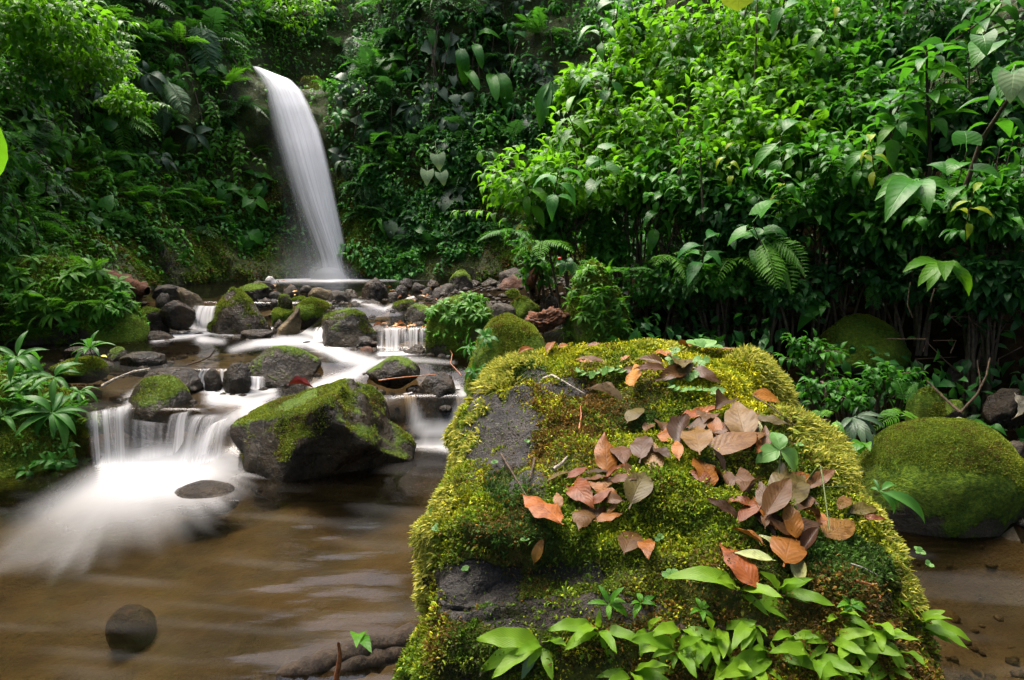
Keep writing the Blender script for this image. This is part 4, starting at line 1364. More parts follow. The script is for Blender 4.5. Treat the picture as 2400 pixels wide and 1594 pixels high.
ML_SHRUB = leaf_mat("leaf_shrub_bright", (0.022, 0.105, 0.006), (0.085, 0.225, 0.011), (0.17, 0.45, 0.012), 0.40, .38, nveins=6)
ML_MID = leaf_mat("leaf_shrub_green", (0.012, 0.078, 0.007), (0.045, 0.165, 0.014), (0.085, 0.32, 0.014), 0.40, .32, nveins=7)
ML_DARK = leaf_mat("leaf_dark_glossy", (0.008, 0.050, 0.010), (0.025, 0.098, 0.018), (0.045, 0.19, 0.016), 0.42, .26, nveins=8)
ML_GREY = leaf_mat("leaf_grey_green", (0.026, 0.055, 0.028), (0.055, 0.095, 0.050), (0.05, 0.12, 0.03), 0.42, .22, nveins=7)
ML_FERN = leaf_mat("frond_green", (0.016, 0.078, 0.009), (0.048, 0.155, 0.017), (0.08, 0.30, 0.018), 0.5, .32, vein=.15)
ML_FERN_DARK = leaf_mat("frond_dark", (0.018, 0.060, 0.018), (0.045, 0.115, 0.034), (0.05, 0.18, 0.025), 0.42, .25, vein=.15)
ML_FERN_BR = leaf_mat("frond_bright", (0.035, 0.125, 0.009), (0.080, 0.215, 0.014), (0.13, 0.40, 0.015), 0.5, .35, vein=.15)
ML_STRAP = leaf_mat("strap_leaf_bright", (0.085, 0.190, 0.010), (0.150, 0.270, 0.014), (0.26, 0.46, 0.02), 0.42, .34, vein=.16, nveins=18, bumpy=.15)
ML_PALM = leaf_mat("seedling_leaf", (0.022, 0.090, 0.014), (0.050, 0.150, 0.024), (0.08, 0.28, 0.02), 0.44, .30, vein=.25, nveins=2)
ML_NARROW = leaf_mat("narrow_leaf", (0.036, 0.130, 0.012), (0.090, 0.225, 0.022), (0.14, 0.40, 0.02), 0.45, .3, vein=.2, nveins=3)
ML_CREEP = leaf_mat("creeper_leaf", (0.080, 0.190, 0.050), (0.14, 0.27, 0.07), (0.18, 0.40, 0.05), 0.45, .3, vein=.2, nveins=3)
ML_DEAD = leaf_mat("dead_leaf", (0.72, 0.72, 0.72), (1, 1, 1), (0.3, 0.15, 0.05), 0.45, .12, spec=.2, vein=.2, nveins=9, blotch=(0.42, 0.36, 0.32), tint_by_colour=True)
ML_PALE = leaf_mat("leaf_pale_underside", (0.12, 0.19, 0.09), (0.20, 0.28, 0.14), (0.2, 0.32, 0.1), 0.5, .3, nveins=7)
ML_YELLOW = leaf_mat("leaf_yellow_green", (0.15, 0.24, 0.012), (0.26, 0.32, 0.015), (0.34, 0.46, 0.02), 0.4, .45, nveins=7)

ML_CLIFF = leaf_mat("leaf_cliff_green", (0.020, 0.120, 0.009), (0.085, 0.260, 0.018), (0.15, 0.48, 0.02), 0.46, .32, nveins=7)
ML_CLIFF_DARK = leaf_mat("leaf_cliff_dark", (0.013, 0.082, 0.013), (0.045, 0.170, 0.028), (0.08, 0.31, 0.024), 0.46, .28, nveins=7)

LEAF = {}


def leafset(key, shape, w, mat, n=3, **kw):
    out = []
    for k in range(n):
        g = dict(kw)
        g["droop"] = kw.get("droop", .25) * (0.6 + 0.5 * k)
        g["fold"] = kw.get("fold", .25) * (1.25 - 0.25 * k)
        V, Q, UV = leaf_geo(shape, w * (0.9 + 0.1 * k), seed=k + 1, **g)
        out.append(mesh_np("leaf", V, [Q], [mat], uv=UV))
    LEAF[key] = out


def frondset(key, mat, n=3, **kw):
    out = []
    for k in range(n):
        V, Q, UV = frond_geo(seed=k + 3, droop=0.22 + 0.2 * k, **kw)
        out.append(mesh_np("frond", V, [Q], [mat], uv=UV))
    LEAF[key] = out


for nm, mt in (("bright", ML_SHRUB), ("mid", ML_MID), ("dark", ML_DARK), ("grey", ML_GREY), ("pale", ML_PALE), ("yellow", ML_YELLOW), ("cliff", ML_CLIFF), ("cliffdark", ML_CLIFF_DARK)):
    leafset("ovate_" + nm, "ovate", 0.20, mt, rows=6, droop=.42, fold=.35, petiole=.10)
    leafset("lance_" + nm, "lance", 0.16, mt, rows=5, droop=.30, fold=.35, petiole=.06)
for nm, mt in (("mid", ML_MID), ("dark", ML_DARK), ("grey", ML_GREY), ("pale", ML_PALE)):
    leafset("heart_" + nm, "heart", 0.46, mt, rows=6, droop=.22, fold=.22, petiole=.35)
    leafset("lobed_" + nm, "lobed", 0.50, mt, rows=12, droop=.25, fold=.2, petiole=.3)
leafset("paddle_mid", "paddle", 0.16, ML_MID, rows=9, droop=.45, fold=.3, wave=.10, petiole=.25)
leafset("strap_bright", "strap", 0.105, ML_STRAP, rows=13, droop=.22, fold=.22, wave=.20, cols=5)
leafset("strap_arch", "strap", 0.11, ML_STRAP, rows=11, droop=.55, fold=.25, wave=.10, cols=5)
leafset("strap_pale", "strap", 0.12, ML_PALE, rows=10, droop=.2, fold=.2, wave=.10, cols=5)
leafset("palm", "lance", 0.115, ML_PALM, rows=8, droop=.42, fold=.35, cols=5, petiole=.05)
leafset("palm_grey", "lance", 0.12, ML_GREY, rows=8, droop=.5, fold=.3, cols=5, petiole=.05)
leafset("narrow", "lance", 0.12, ML_NARROW, rows=5, droop=.38, fold=.3)
leafset("creeper", "round", 0.44, ML_CREEP, rows=6, droop=.05, fold=.12)
leafset("seedling", "ovate", 0.30, ML_CREEP, rows=8, droop=.30, fold=.25, wave=.03, cols=5)
leafset("dead_flat", "ovate", 0.21, ML_DEAD, 4, rows=10, droop=.10, fold=.18, wave=.08, cols=7, curl=.10, petiole=.07)
leafset("dead_curl", "ovate", 0.24, ML_DEAD, 4, rows=10, droop=.30, fold=.9, wave=.14, cols=7, twist=.5, petiole=.07)
leafset("dead_wide", "ovate", 0.27, ML_DEAD, 4, rows=10, droop=.14, fold=.30, wave=.10, cols=7, curl=.25, petiole=.06)
frondset("frond", ML_FERN, npair=20, wid=.24)
frondset("frond_dark", ML_FERN_DARK, npair=18, wid=.28, pw=.024)
frondset("frond_bright", ML_FERN_BR, npair=15, wid=.26, pw=.024)
frondset("frond_small", ML_FERN, npair=11, wid=.2, pw=.028)


def rnd_unit(rg):
    v = Vector(rg.normal(size=3))
    return v.normalized()


def add_leaf(root, sh, key, origin, axis, up, size, rg, name=None, sx=1.0, colour=None):
    ms = LEAF[key]
    me = ms[int(rg.integers(len(ms)))]
    o = put(name or me.name.split(".")[0], me, root, sh @ frame(origin, axis, up, size, size * sx))
    if colour:
        o.color = (*colour, 1)
    return o


# ------------------------------------------------------------------ kinds of plant
def whorl(name, loc, up, n, size, key, label, cat, group=None, tilt=(0.1, 0.9), rg=None, stem=0.0, stem_mat=None, tiers=1, hang=0.0, colour=None, squash=1.0, sx=1.0):
    """leaves round a short stem"""
    rg = rg or np.random.default_rng(abs(hash(label)) % 1000)
    loc, up = Vector(loc), Vector(up).normalized()
    root = empty(name, loc, label, cat, group)
    sh = shift(loc)
    top = loc + up * stem
    a = up.orthogonal().normalized()
    b = up.cross(a)
    if stem > 0:
        put("stem", tubes_mesh("stem", [(arc(loc - up * 0.05, top, 0.03 * stem, 5, a), [size * .035] * 3 + [size * .02] * 3)], stem_mat or M_STEM, 5), root, sh)
    for k in range(n):
        w = 2 * math.pi * (k * 0.381966 + rg.uniform(-.06, .06))
        el = rg.uniform(*tilt)
        d = (a * math.cos(w) + b * math.sin(w) * squash) * math.cos(el) + up * math.sin(el)
        d += Vector((0, 0, -hang * rg.uniform(.5, 1)))
        at = loc.lerp(top, 1 - (k / n) * (0.0 if tiers == 1 else 0.85))
        upv = up + Vector((0, 0, .6)) + rnd_unit(rg) * .25
        add_leaf(root, sh, key, at, d, upv, size * rg.uniform(.75, 1.12), rg, sx=sx, colour=colour)
    return root


def fern(name, loc, out, n, size, key, label, group=None, rg=None, down=0.1, spread=1.2):
    rg = rg or np.random.default_rng(1)
    loc, out = Vector(loc), Vector(out).normalized()
    root = empty(name, loc, label, "fern", group)
    sh = shift(loc)
    side = out.cross(Vector((0, 0, 1)))
    side = side.normalized() if side.length > .1 else Vector((1, 0, 0))
    up = side.cross(out)
    for k in range(n):
        s = (k + .5) / n * 2 - 1 if n > 1 else 0
        d = out * rg.uniform(.5, .9) + side * (s * spread + rg.normal() * .12) + up * rg.uniform(-.1, .75) - Vector((0, 0, down))
        add_leaf(root, sh, key, loc, d, up + out * .3 + Vector((0, 0, .6)), size * rg.uniform(.7, 1.1), rg, "frond")
    return root


def leaf_cloud(P, D, U, S, seed, w=0.24, rows=3, fold=.3, droop=.25, shape="ovate", mat=None, name="foliage"):
    """many small leaves joined: P places, D directions, U up vectors, S lengths (n,)"""
    rg = np.random.default_rng(seed)
    V0, Q0, UV0 = leaf_geo(shape, w, rows=rows, fold=fold, droop=droop)
    Y = D / (np.linalg.norm(D, axis=1)[:, None] + 1e-9)
    Z = U - Y * (U * Y).sum(1)[:, None]
    Z /= np.linalg.norm(Z, axis=1)[:, None] + 1e-9
    X = np.cross(Y, Z)
    n, m = len(P), len(V0)
    V = P[:, None, :] + S[:, None, None] * (V0[None, :, 0:1] * X[:, None, :] + V0[None, :, 1:2] * Y[:, None, :] + V0[None, :, 2:3] * Z[:, None, :])
    Q = (Q0[None] + (np.arange(n) * m)[:, None, None]).reshape(-1, 4)
    return mesh_np(name, V.reshape(-1, 3), [Q], [mat], uv=np.tile(UV0, (n, 1)), attrs={"tint": np.repeat(rg.random(n), m)})


def shrub(label, base, centre, rad, key, nleaf, size, mat_joined, group, seed, cat="shrub", name="leafy_shrub", lean=(0, 0, 0), extra=600, droop=.35, top=0.15, stem_mat=None):
    """limbs rising from base into a crown of leafy sprays; the sprays that show are single leaves, the inside is joined"""
    rg = np.random.default_rng(seed)
    base, centre, rad = Vector(base), Vector(centre), Vector(rad)
    root = empty(name, base, label, cat, group)
    sh = shift(base)
    nspray = max(8, nleaf // 11)
    lob = lambda q: 1 + .5 * vnoise(q * 1.6 + seed * 1.37, seed)
    paths, sprays = [], []
    limbs = []
    for k in range(5):
        q = centre + Vector((rg.uniform(-.6, .6) * rad.x, rg.uniform(-.6, .6) * rad.y, rg.uniform(-.5, .2) * rad.z))
        pth = arc(base + Vector((rg.normal() * .06, rg.normal() * .06, -.05)), q, rg.uniform(.02, .15), 7)
        r0 = 0.016 * rg.uniform(.7, 1.2)
        paths.append((pth, list(np.linspace(r0, r0 * .4, 8))))
        limbs.append(pth)
    made = 0
    while made < nspray:
        d = Vector(rg.normal(size=3))
        d.normalize()
        if d.z < -0.55 or (d.y > .75 and rg.random() < .8):
            continue
        made += 1
        r = (rg.uniform(.75, 1.05) if rg.random() < .62 else rg.uniform(1.0, 1.38)) * lob(np.array([tuple(d)]))[0]
        tip = centre + Vector((d.x * rad.x, d.y * rad.y, d.z * rad.z)) * r
        l = limbs[int(rg.integers(len(limbs)))]
        root_p = l[int(rg.integers(3, 7))]
        dirv = (tip - root_p)
        L = min(dirv.length, size * 4.5)
        st = tip - dirv.normalized() * L
        pth = arc(st, tip, L * .10, 6)
        paths.append(([root_p] + pth if (st - root_p).length > .05 else pth, list(np.linspace(.006, .0022, 8 if (st - root_p).length > .05 else 7))))
        sprays.append((pth, dirv.normalized(), L))
    put("stem", tubes_mesh("stem", paths, stem_mat or M_STEM_BR, 4), root, sh)
    count = 0
    for pth, d, L in sprays:
        side = d.cross(Vector((0, 0, 1)))
        side = side.normalized() if side.length > .05 else Vector((1, 0, 0))
        m = 5
        for k in range(m):
            t = 0.25 + 0.75 * k / (m - 1)
            i0 = min(int(t * 6), 5)
            p = pth[i0].lerp(pth[i0 + 1], t * 6 - i0)
            for s in (-1, 1):
                if count >= min(nleaf, 298):
                    break
                ld = d * rg.uniform(.45, .8) + side * s * rg.uniform(.6, 1) + Vector((0, 0, rg.uniform(-.45, .10) - droop * .5)) + rnd_unit(rg) * .18
                add_leaf(root, sh, key, p, ld, Vector((0, 0, 1)) + rnd_unit(rg) * .35 + d * .3, size * rg.uniform(.65, 1.15) * (1 - .15 * (k == m - 1)), rg)
                count += 1
        if count < min(nleaf, 298):
            add_leaf(root, sh, key, pth[-1], d + Vector((0, 0, -droop * .4)), Vector((0, 0, 1)) + rnd_unit(rg) * .3, size * rg.uniform(.7, 1.1), rg)
            count += 1
    if extra:
        q = rg.normal(size=(extra, 3))
        q /= np.linalg.norm(q, axis=1)[:, None]
        q *= ((rg.random(extra) ** (1 / 2.5)) * 0.95 * lob(q))[:, None]
        q = q[(q[:, 2] > -.75)]
        P = np.array(centre) + q * np.array(rad)
        P = P[fbm(P * 3.4, 2, seed) > -.22]
        D = (P - np.array(centre)) / np.array(rad) * .8 + rg.normal(size=P.shape) * .7 + np.array([0, 0, -.55])
        U = np.array([0, 0, 1.0]) + rg.normal(size=P.shape) * .45
        S_ = size * rg.uniform(.55, 1.05, len(P))
        put("foliage", leaf_cloud(P - np.array(base), D, U, S_, seed, mat=mat_joined), root, kind="stuff")
    return root


def px_shrub(label, u, v, d, ru, rv, key, nleaf, size, mat, group, seed, base=None, **kw):
    c = at_y(u, v, d)
    k = d / F
    g = base if base is not None else (c.x + ru * k * .25, c.y + ru * k * .3, gz(c.x + ru * k * .25, c.y + ru * k * .3))
    return shrub(label, g, c, (ru * k, ru * k * .75, rv * 1.25 * k), key, nleaf, size, mat, group, seed, **kw)

# ================================================================== growth on the cliff
def in_frame(P, m=60):
    u, v, d = project(P)
    return (u > -m) & (u < 2400 + m) & (v > -m) & (v < 1594 + m) & (d > .3)


def clump(P, s=1.0, seed=91):
    return fbm(P * s, 3, seed)


wall_tri_weight = lambda c, n: (c[:, 2] > 1.25 + 0.5 * fbm(c * .9, 2, 95)) * np.clip(0.5 + 1.1 * clump(c, 1.1), 0.06, 1.5) * (1 - 0.9 * np.exp(-((project(c)[0] - (660 + (project(c)[1] - 200) * .22)) / 95) ** 2) * (c[:, 1] > 9) * (c[:, 2] < 5))


def wall_cloud(label, n, size, mat, seed, cond, offr=(.02, .30), droop_dir=-.5, shape="ovate", w=.24, name="undergrowth", rows=3):
    P, N = sample(WALLV, WALLQ, n, seed, lambda c, nn: wall_tri_weight(c, nn) * cond(c))
    N = np.where(((np.array([0, 3, 2.0]) - P) * N).sum(1)[:, None] < 0, -N, N)
    rg = np.random.default_rng(seed)
    P = P + N * (rg.uniform(*offr, len(P)) * np.clip(.7 + clump(P, 2.0, 97), .2, 1.5))[:, None]
    D = N * .7 + rg.normal(size=P.shape) * .5 + np.array([0, 0, droop_dir])
    U = N * .6 + np.array([0, 0, 1.0]) + rg.normal(size=P.shape) * .3
    S_ = size * rg.uniform(.5, 1.2, len(P))
    return tag(put(name, leaf_cloud(P, D, U, S_, seed, w=w, rows=rows, mat=mat, shape=shape)), label, "undergrowth", kind="stuff")


leftw = lambda c: (c[:, 0] < -3.6) * 1.0
backw = lambda c: ((c[:, 0] >= -3.4) & (c[:, 0] < 2.2) & (c[:, 1] > 8)) * 1.0
rightw = lambda c: ((c[:, 0] >= 1.6) & (c[:, 1] > 2)) * 1.0
behind = lambda c: (c[:, 1] < 2.5) * 1.0
wall_cloud("small leaved ground cover clothing the cliff left of the fall", 26000, .095, ML_CLIFF, 201, leftw)
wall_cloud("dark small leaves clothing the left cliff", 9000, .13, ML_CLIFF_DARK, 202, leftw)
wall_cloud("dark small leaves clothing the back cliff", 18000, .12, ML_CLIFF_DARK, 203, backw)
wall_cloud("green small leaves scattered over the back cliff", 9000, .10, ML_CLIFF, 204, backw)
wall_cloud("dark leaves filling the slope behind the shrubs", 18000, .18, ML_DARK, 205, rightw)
wall_cloud("unseen leaves added on the ravine sides behind the viewer to block light", 5000, .45, ML_DARK, 206, behind, offr=(.1, .6))  # out of view, added to keep light off from the camera side
# creeping moss and liverwort on the wet foot of the cliff
P, N = sample(WALLV, WALLQ, 85000, 207, lambda c, n: (c[:, 1] > 8) * (c[:, 2] > .85) * (c[:, 2] < 2.6) * (c[:, 0] < 1.6) * np.clip(.45 + fbm(c * 1.7, 3, 99), 0.08, 1.2))
N = np.where(((np.array([0, 3, 2.0]) - P) * N).sum(1)[:, None] < 0, -N, N)
rg = np.random.default_rng(208)
mc = moss_cols(P, 209, np.array([(0.032, 0.080, 0.007), (0.075, 0.150, 0.011), (0.15, 0.215, 0.015)]), .2)
tag(blades("cliff_moss", P, N, 0.06, 0.014, mc, 210, None, None, up=-.1, spread=.7), "wet olive moss mat over the foot of the cliff", "moss")

# -- ferns, broad leaved plants and creepers one can tell apart
BANDS = ((0, 130, "up high"), (130, 280, "at lip height"), (280, 430, "at mid height"), (430, 900, "low down"))
ZONES = ((-80, 300, "far left cliff"), (300, 590, "cliff left of the fall"), (760, 1000, "cliff right of the fall"), (1000, 1320, "cliff beside the bright shrubs"))
ORD = ("first", "second", "third", "fourth", "fifth", "sixth", "seventh", "eighth", "ninth", "tenth", "eleventh", "twelfth", "thirteenth", "fourteenth")
KINDS = (
    ("fern", "drooping fern", "ferns on the cliff"), ("dark_fern", "dull dark fern", "dark ferns on the cliff"), ("broadleaf_plant", "broad leaved plant", "broad leaved plants on the cliff"),
    ("grey_leaf_plant", "grey leafy plant", "grey green plants on the cliff"), ("climbing_vine", "trailing vine", "vines on the cliff"), ("lobed_leaf_plant", "lobed leaf climber", "lobed leaf climbers on the cliff"),
    ("heart_leaf_plant", "heart leaved climber", "heart leaved climbers on the cliff"))
cand = []
rg = np.random.default_rng(301)
tries = 0
while len(cand) < 270 and tries < 6000:
    tries += 1
    u, v = rg.uniform(-60, 1320), rg.uniform(-40, 590)
    if 560 < u - (v - 200) * .2 < 775 and v > 60:
        continue
    if u > 1150 and v > 380 - (u - 1150) * .6:
        continue
    p, n = hit(BVH_WALL, u, v)
    if p is None or p.z < 1.45:
        continue
    if any((p - c[0]).length < .33 for c in cand):
        continue
    left = u < 640
    k = int(rg.choice(7, p=(.26, .16, .22, .06, .20, .05, .05) if left else (.14, .20, .18, .16, .16, .06, .10)))
    cand.append((p, n, k, u, v))
by = {}
for c in cand:
    z_ = next((z for z in ZONES if z[0] <= c[3] < z[1]), None)
    b_ = next((b for b in BANDS if b[0] - 60 <= c[4] < b[1]), BANDS[-1])
    if z_ is None:
        z_ = ZONES[1] if c[3] < 690 else ZONES[2]
    by.setdefault((c[2], z_[2], b_[2]), []).append(c)
for (k, zn, bn), lst in by.items():
    lst.sort(key=lambda c: c[3])
    name, noun, grp = KINDS[k]
    for o_, (p, n, _k, u, v) in enumerate(lst):
        lab = f"{noun} on the {zn}, {bn}" + ("" if len(lst) == 1 else f", {ORD[min(o_, 13)]} from left")
        rg = np.random.default_rng(int(u * 31 + v * 17) % 99991 + 5)
        near = (p - CAM).length / 10.5
        out = n + Vector((0, -.25, .1))
        if k == 0:
            fern(name, p - n * .05, out, int(rg.integers(4, 8)), rg.uniform(.42, .75), "frond_bright" if rg.random() < .3 and u < 640 else "frond", lab, grp, rg, .15)
        elif k == 1:
            fern(name, p - n * .05, out, int(rg.integers(3, 7)), rg.uniform(.5, .95), "frond_dark", lab, grp, rg, .25)
        elif k == 2:
            whorl(name, p, out + Vector((0, 0, .5)), int(rg.integers(8, 14)), rg.uniform(.17, .30), "ovate_cliff" if (u < 640) or rg.random() < .4 else "ovate_cliffdark", lab, "plant", grp, (-.1, .7), rg, rg.uniform(.15, .4), M_STEM, 2, .4)
        elif k == 3:
            whorl(name, p, out + Vector((0, 0, .3)), int(rg.integers(8, 13)), rg.uniform(.22, .34), "ovate_grey", lab, "plant", grp, (-.2, .5), rg, rg.uniform(.15, .35), M_STEM, 2, .5)
        elif k == 4:
            root = empty(name, p, lab, "vine", grp)
            sh = shift(p)
            paths = []
            nl = 0
            for s in range(int(rg.integers(2, 5))):
                L = rg.uniform(.4, 1.1)
                a = p + Vector((rg.normal() * .12, 0, 0)) + n * .06
                b = a + Vector((rg.normal() * .2, -.05, -L)) + n * .1
                pth = arc(a, b, .12, 9, n)
                paths.append((pth, [.006] * 10))
                for q in range(1, 10):
                    for sgn in (-1, 1):
                        if rg.random() < .8:
                            t_ = Vector((sgn * rg.uniform(.4, 1), -.25, rg.uniform(-.7, .1))) + n * .4
                            add_leaf(root, sh, "ovate_bright" if u < 560 and v < 330 and rg.random() < .8 else ("ovate_cliff" if u < 640 else "ovate_cliffdark"), pth[q], t_, n + Vector((0, 0, .9)), rg.uniform(.09, .16), rg)
            put("stem", tubes_mesh("stem", paths, M_STEM_BR, 4), root, sh)
        elif k == 5:
            whorl(name, p, out, int(rg.integers(4, 8)), rg.uniform(.24, .36), "lobed_mid" if u < 640 else "lobed_grey", lab, "climber", grp, (-.3, .5), rg, .2, M_STEM, 2, .5)
        else:
            whorl(name, p, out, int(rg.integers(4, 9)), rg.uniform(.20, .34), "heart_grey" if u > 640 and rg.random() < .6 else "heart_mid", lab, "climber", grp, (-.2, .6), rg, .25, M_STEM, 2, .55)


# -- the ones that catch the eye
def leafy(name, label, cat, leaves, key, group=None, stem=None, mat=None):
    """leaves: (base u, base v, tip u, tip v, depth, width factor, extra depth of tip)"""
    b0 = leaves[0]
    loc = at_y(b0[0], b0[1], b0[4])
    root = empty(name, loc, label, cat, group)
    sh = shift(loc)
    rg = np.random.default_rng(int(b0[0] * 3 + b0[1]))
    for L in leaves:
        u0, v0, u1, v1, d = L[:5]
        dd = L[5] if len(L) > 5 else -.1
        kk = L[6] if len(L) > 6 else key
        a, b = at_y(u0, v0, d), at_y(u1, v1, d + dd)
        add_leaf(root, sh, kk, a, b - a, (CAM - a).normalized() * .7 + Vector((0, 0, .8)), (b - a).length, rg, "frond" if "frond" in kk else "leaf")
    if stem:
        put("stem", tubes_mesh("stem", [([at_y(*q) for q in s[0]], list(np.linspace(s[1], s[1] * .5, len(s[0])))) for s in stem], mat or M_STEM, 6), root, sh)
    return root


def wd(u, v, k=.35):                                # a little in front of the cliff
    p, n = hit(BVH_WALL, u, v)
    return (p.y if p else 11) - k


d = wd(470, 110)
leafy("fern", "large glossy fern frond hanging by itself left of the waterfall lip", "fern", [(470, 52, 494, 182, d, -.3), (480, 60, 512, 130, d, -.2), (462, 60, 440, 100, d, -.2)], "frond_dark", "ferns on the cliff")
d = wd(345, 180)
leafy("broadleaf_plant", "whorl of big pale green paddle leaves left of the fall, by long brown roots", "plant",
      [(345, 170, 296, 160, d), (345, 170, 340, 140, d), (345, 170, 298, 182, d), (345, 170, 333, 212, d), (345, 172, 392, 178, d), (345, 172, 372, 205, d), (345, 172, 385, 212, d), (345, 172, 355, 228, d)], "ovate_grey", "broad leaved plants on the cliff")
d = wd(410, 220)
leafy("fern", "bronze green fern with two long fronds below the pale paddle leaves", "fern", [(392, 188, 440, 256, d, -.3), (386, 236, 372, 305, d, -.3), (398, 200, 402, 262, d, -.2)], "frond_dark", "ferns on the cliff")
d = wd(265, 70)
leafy("fern", "bright arching fern near the top of the left cliff", "fern", [(222, 48, 312, 120, d, -.3), (226, 50, 285, 128, d, -.3), (232, 46, 318, 92, d, -.3)], "frond_bright", "ferns on the cliff")
d = wd(65, 300)
leafy("fern", "big dull fern at the left edge, with fronds fanning downwards", "fern", [(70, 262, 70, 345, d, -.4), (66, 262, 26, 290, d, -.3), (74, 262, 112, 290, d, -.3), (72, 262, 100, 330, d, -.3), (68, 262, 36, 330, d, -.3)], "frond_dark", "ferns on the cliff")
d = wd(1030, 120)
leafy("heliconia", "clump of tall banana like leaves high on the back cliff", "plant",
      [(1022, 130, 1008, 55, d, 0), (1050, 132, 1048, 78, d, 0), (1085, 95, 1092, 72, d, 0), (1110, 90, 1154, 58, d, -.2), (1072, 100, 1092, 158, d, -.4), (1105, 96, 1128, 128, d, -.4), (1080, 158, 1118, 190, d, -.4), (1142, 160, 1162, 212, d, -.5), (1158, 158, 1196, 218, d, -.5)],
      "paddle_mid", None, [([(1035, 210, d + .3), (1028, 130, d)], .02), ([(1090, 180, d + .3), (1095, 95, d)], .02), ([(1150, 240, d + .3), (1150, 158, d)], .02)])
d = wd(850, 150)
leafy("tree_fern", "pair of broad grey tree fern fronds right of the waterfall", "fern", [(826, 84, 890, 128, d, -.3), (826, 84, 806, 125, d, -.3), (838, 140, 845, 215, d, -.4), (838, 140, 890, 205, d, -.4), (838, 140, 825, 190, d, -.4)], "frond_dark", "ferns on the cliff")
d = wd(966, 250)
leafy("grey_leaf_plant", "large grey green whorl of pointed leaves at the middle of the back cliff", "plant",
      [(966, 246, 925, 238, d), (966, 246, 944, 282, d), (966, 248, 975, 284, d), (966, 246, 1010, 268, d), (960, 262, 958, 308, d), (972, 262, 998, 312, d), (966, 262, 974, 316, d), (962, 250, 922, 266, d), (970, 240, 985, 222, d)], "ovate_grey", "grey green plants on the cliff")
leafy("heart_leaf_plant", "cluster of grey heart shaped leaves just above the large grey green whorl", "plant",
      [(990, 192, 1000, 215, d), (1010, 190, 1020, 218, d), (995, 216, 995, 250, d), (1025, 203, 1044, 230, d), (1060, 172, 1064, 196, d)], "heart_grey", "heart leaved climbers on the cliff")
d = wd(1080, 250)
leafy("lobed_leaf_plant", "group of grey lobed leaves right of the grey whorl on the back cliff", "climber",
      [(1058, 215, 1070, 240, d), (1068, 240, 1074, 262, d), (1090, 255, 1094, 282, d), (1108, 272, 1112, 305, d), (1062, 280, 1062, 304, d), (1082, 216, 1104, 232, d)], "lobed_grey", "lobed leaf climbers on the cliff")
d = wd(862, 300)
leafy("broadleaf_plant", "dark seven leaved rosette under the tree fern fronds", "plant",
      [(862, 302, 836, 288, d), (862, 302, 858, 276, d), (862, 302, 888, 322, d), (862, 304, 866, 326, d), (862, 304, 846, 326, d), (862, 302, 838, 310, d)], "ovate_dark", "broad leaved plants on the cliff")
d = wd(1015, 380, .6)
leafy("pale_leaf_plant", "three big pale leaves hanging low on the dark back cliff", "plant",
      [(1022, 350, 1030, 388, d), (1002, 388, 1000, 425, d), (1030, 395, 1040, 425, d)], "heart_pale", None, [([(1020, 330, d + .2), (1022, 352, d), (1018, 388, d)], .006)])
d = wd(1280, 240)
leafy("hanging_strap_plant", "tuft of long hanging strap leaves left of the bright shrubs", "plant",
      [(1290, 190, 1250, 255, d), (1290, 192, 1262, 300, d, -.2), (1292, 192, 1280, 290, d, -.2), (1292, 192, 1296, 275, d, -.2), (1296, 190, 1306, 266, d, -.2)], "lance_mid")
# dead roots and creepers trailing on the cliff top left of the fall
rg = np.random.default_rng(77)
roots = []
for k in range(26):
    u, v = rg.uniform(425, 600), rg.uniform(20, 150)
    dd = wd(u, v, .15)
    if not dd:
        continue
    a = at_y(u, v, dd)
    b = at_y(u + rg.uniform(-20, 50), v + rg.uniform(60, 190), dd - rg.uniform(0, .25))
    roots.append((arc(a, b, rg.uniform(-.1, .25), 8, (rg.normal() * .5, -1, .3)), [.008] * 9))
tag(put("hanging_roots", tubes_mesh("hanging_roots", roots, M_TWIG, 4)), "tangle of bare brown roots hanging left of the waterfall lip", "roots", kind="stuff")
vines = []
for k in range(40):
    u, v = rg.uniform(800, 1300), rg.uniform(-20, 250)
    dd = wd(u, v, .25)
    a = at_y(u, v, dd)
    b = at_y(u + rg.uniform(-25, 25), v + rg.uniform(60, 240), dd - rg.uniform(0, .3))
    vines.append((arc(a, b, rg.uniform(-.05, .1), 8, (rg.normal(), -1, 0)), [.007] * 9))
tag(put("hanging_creepers", tubes_mesh("hanging_creepers", vines, M_BARK, 4)), "thin bare creepers hanging down the back cliff", "creepers", kind="stuff")

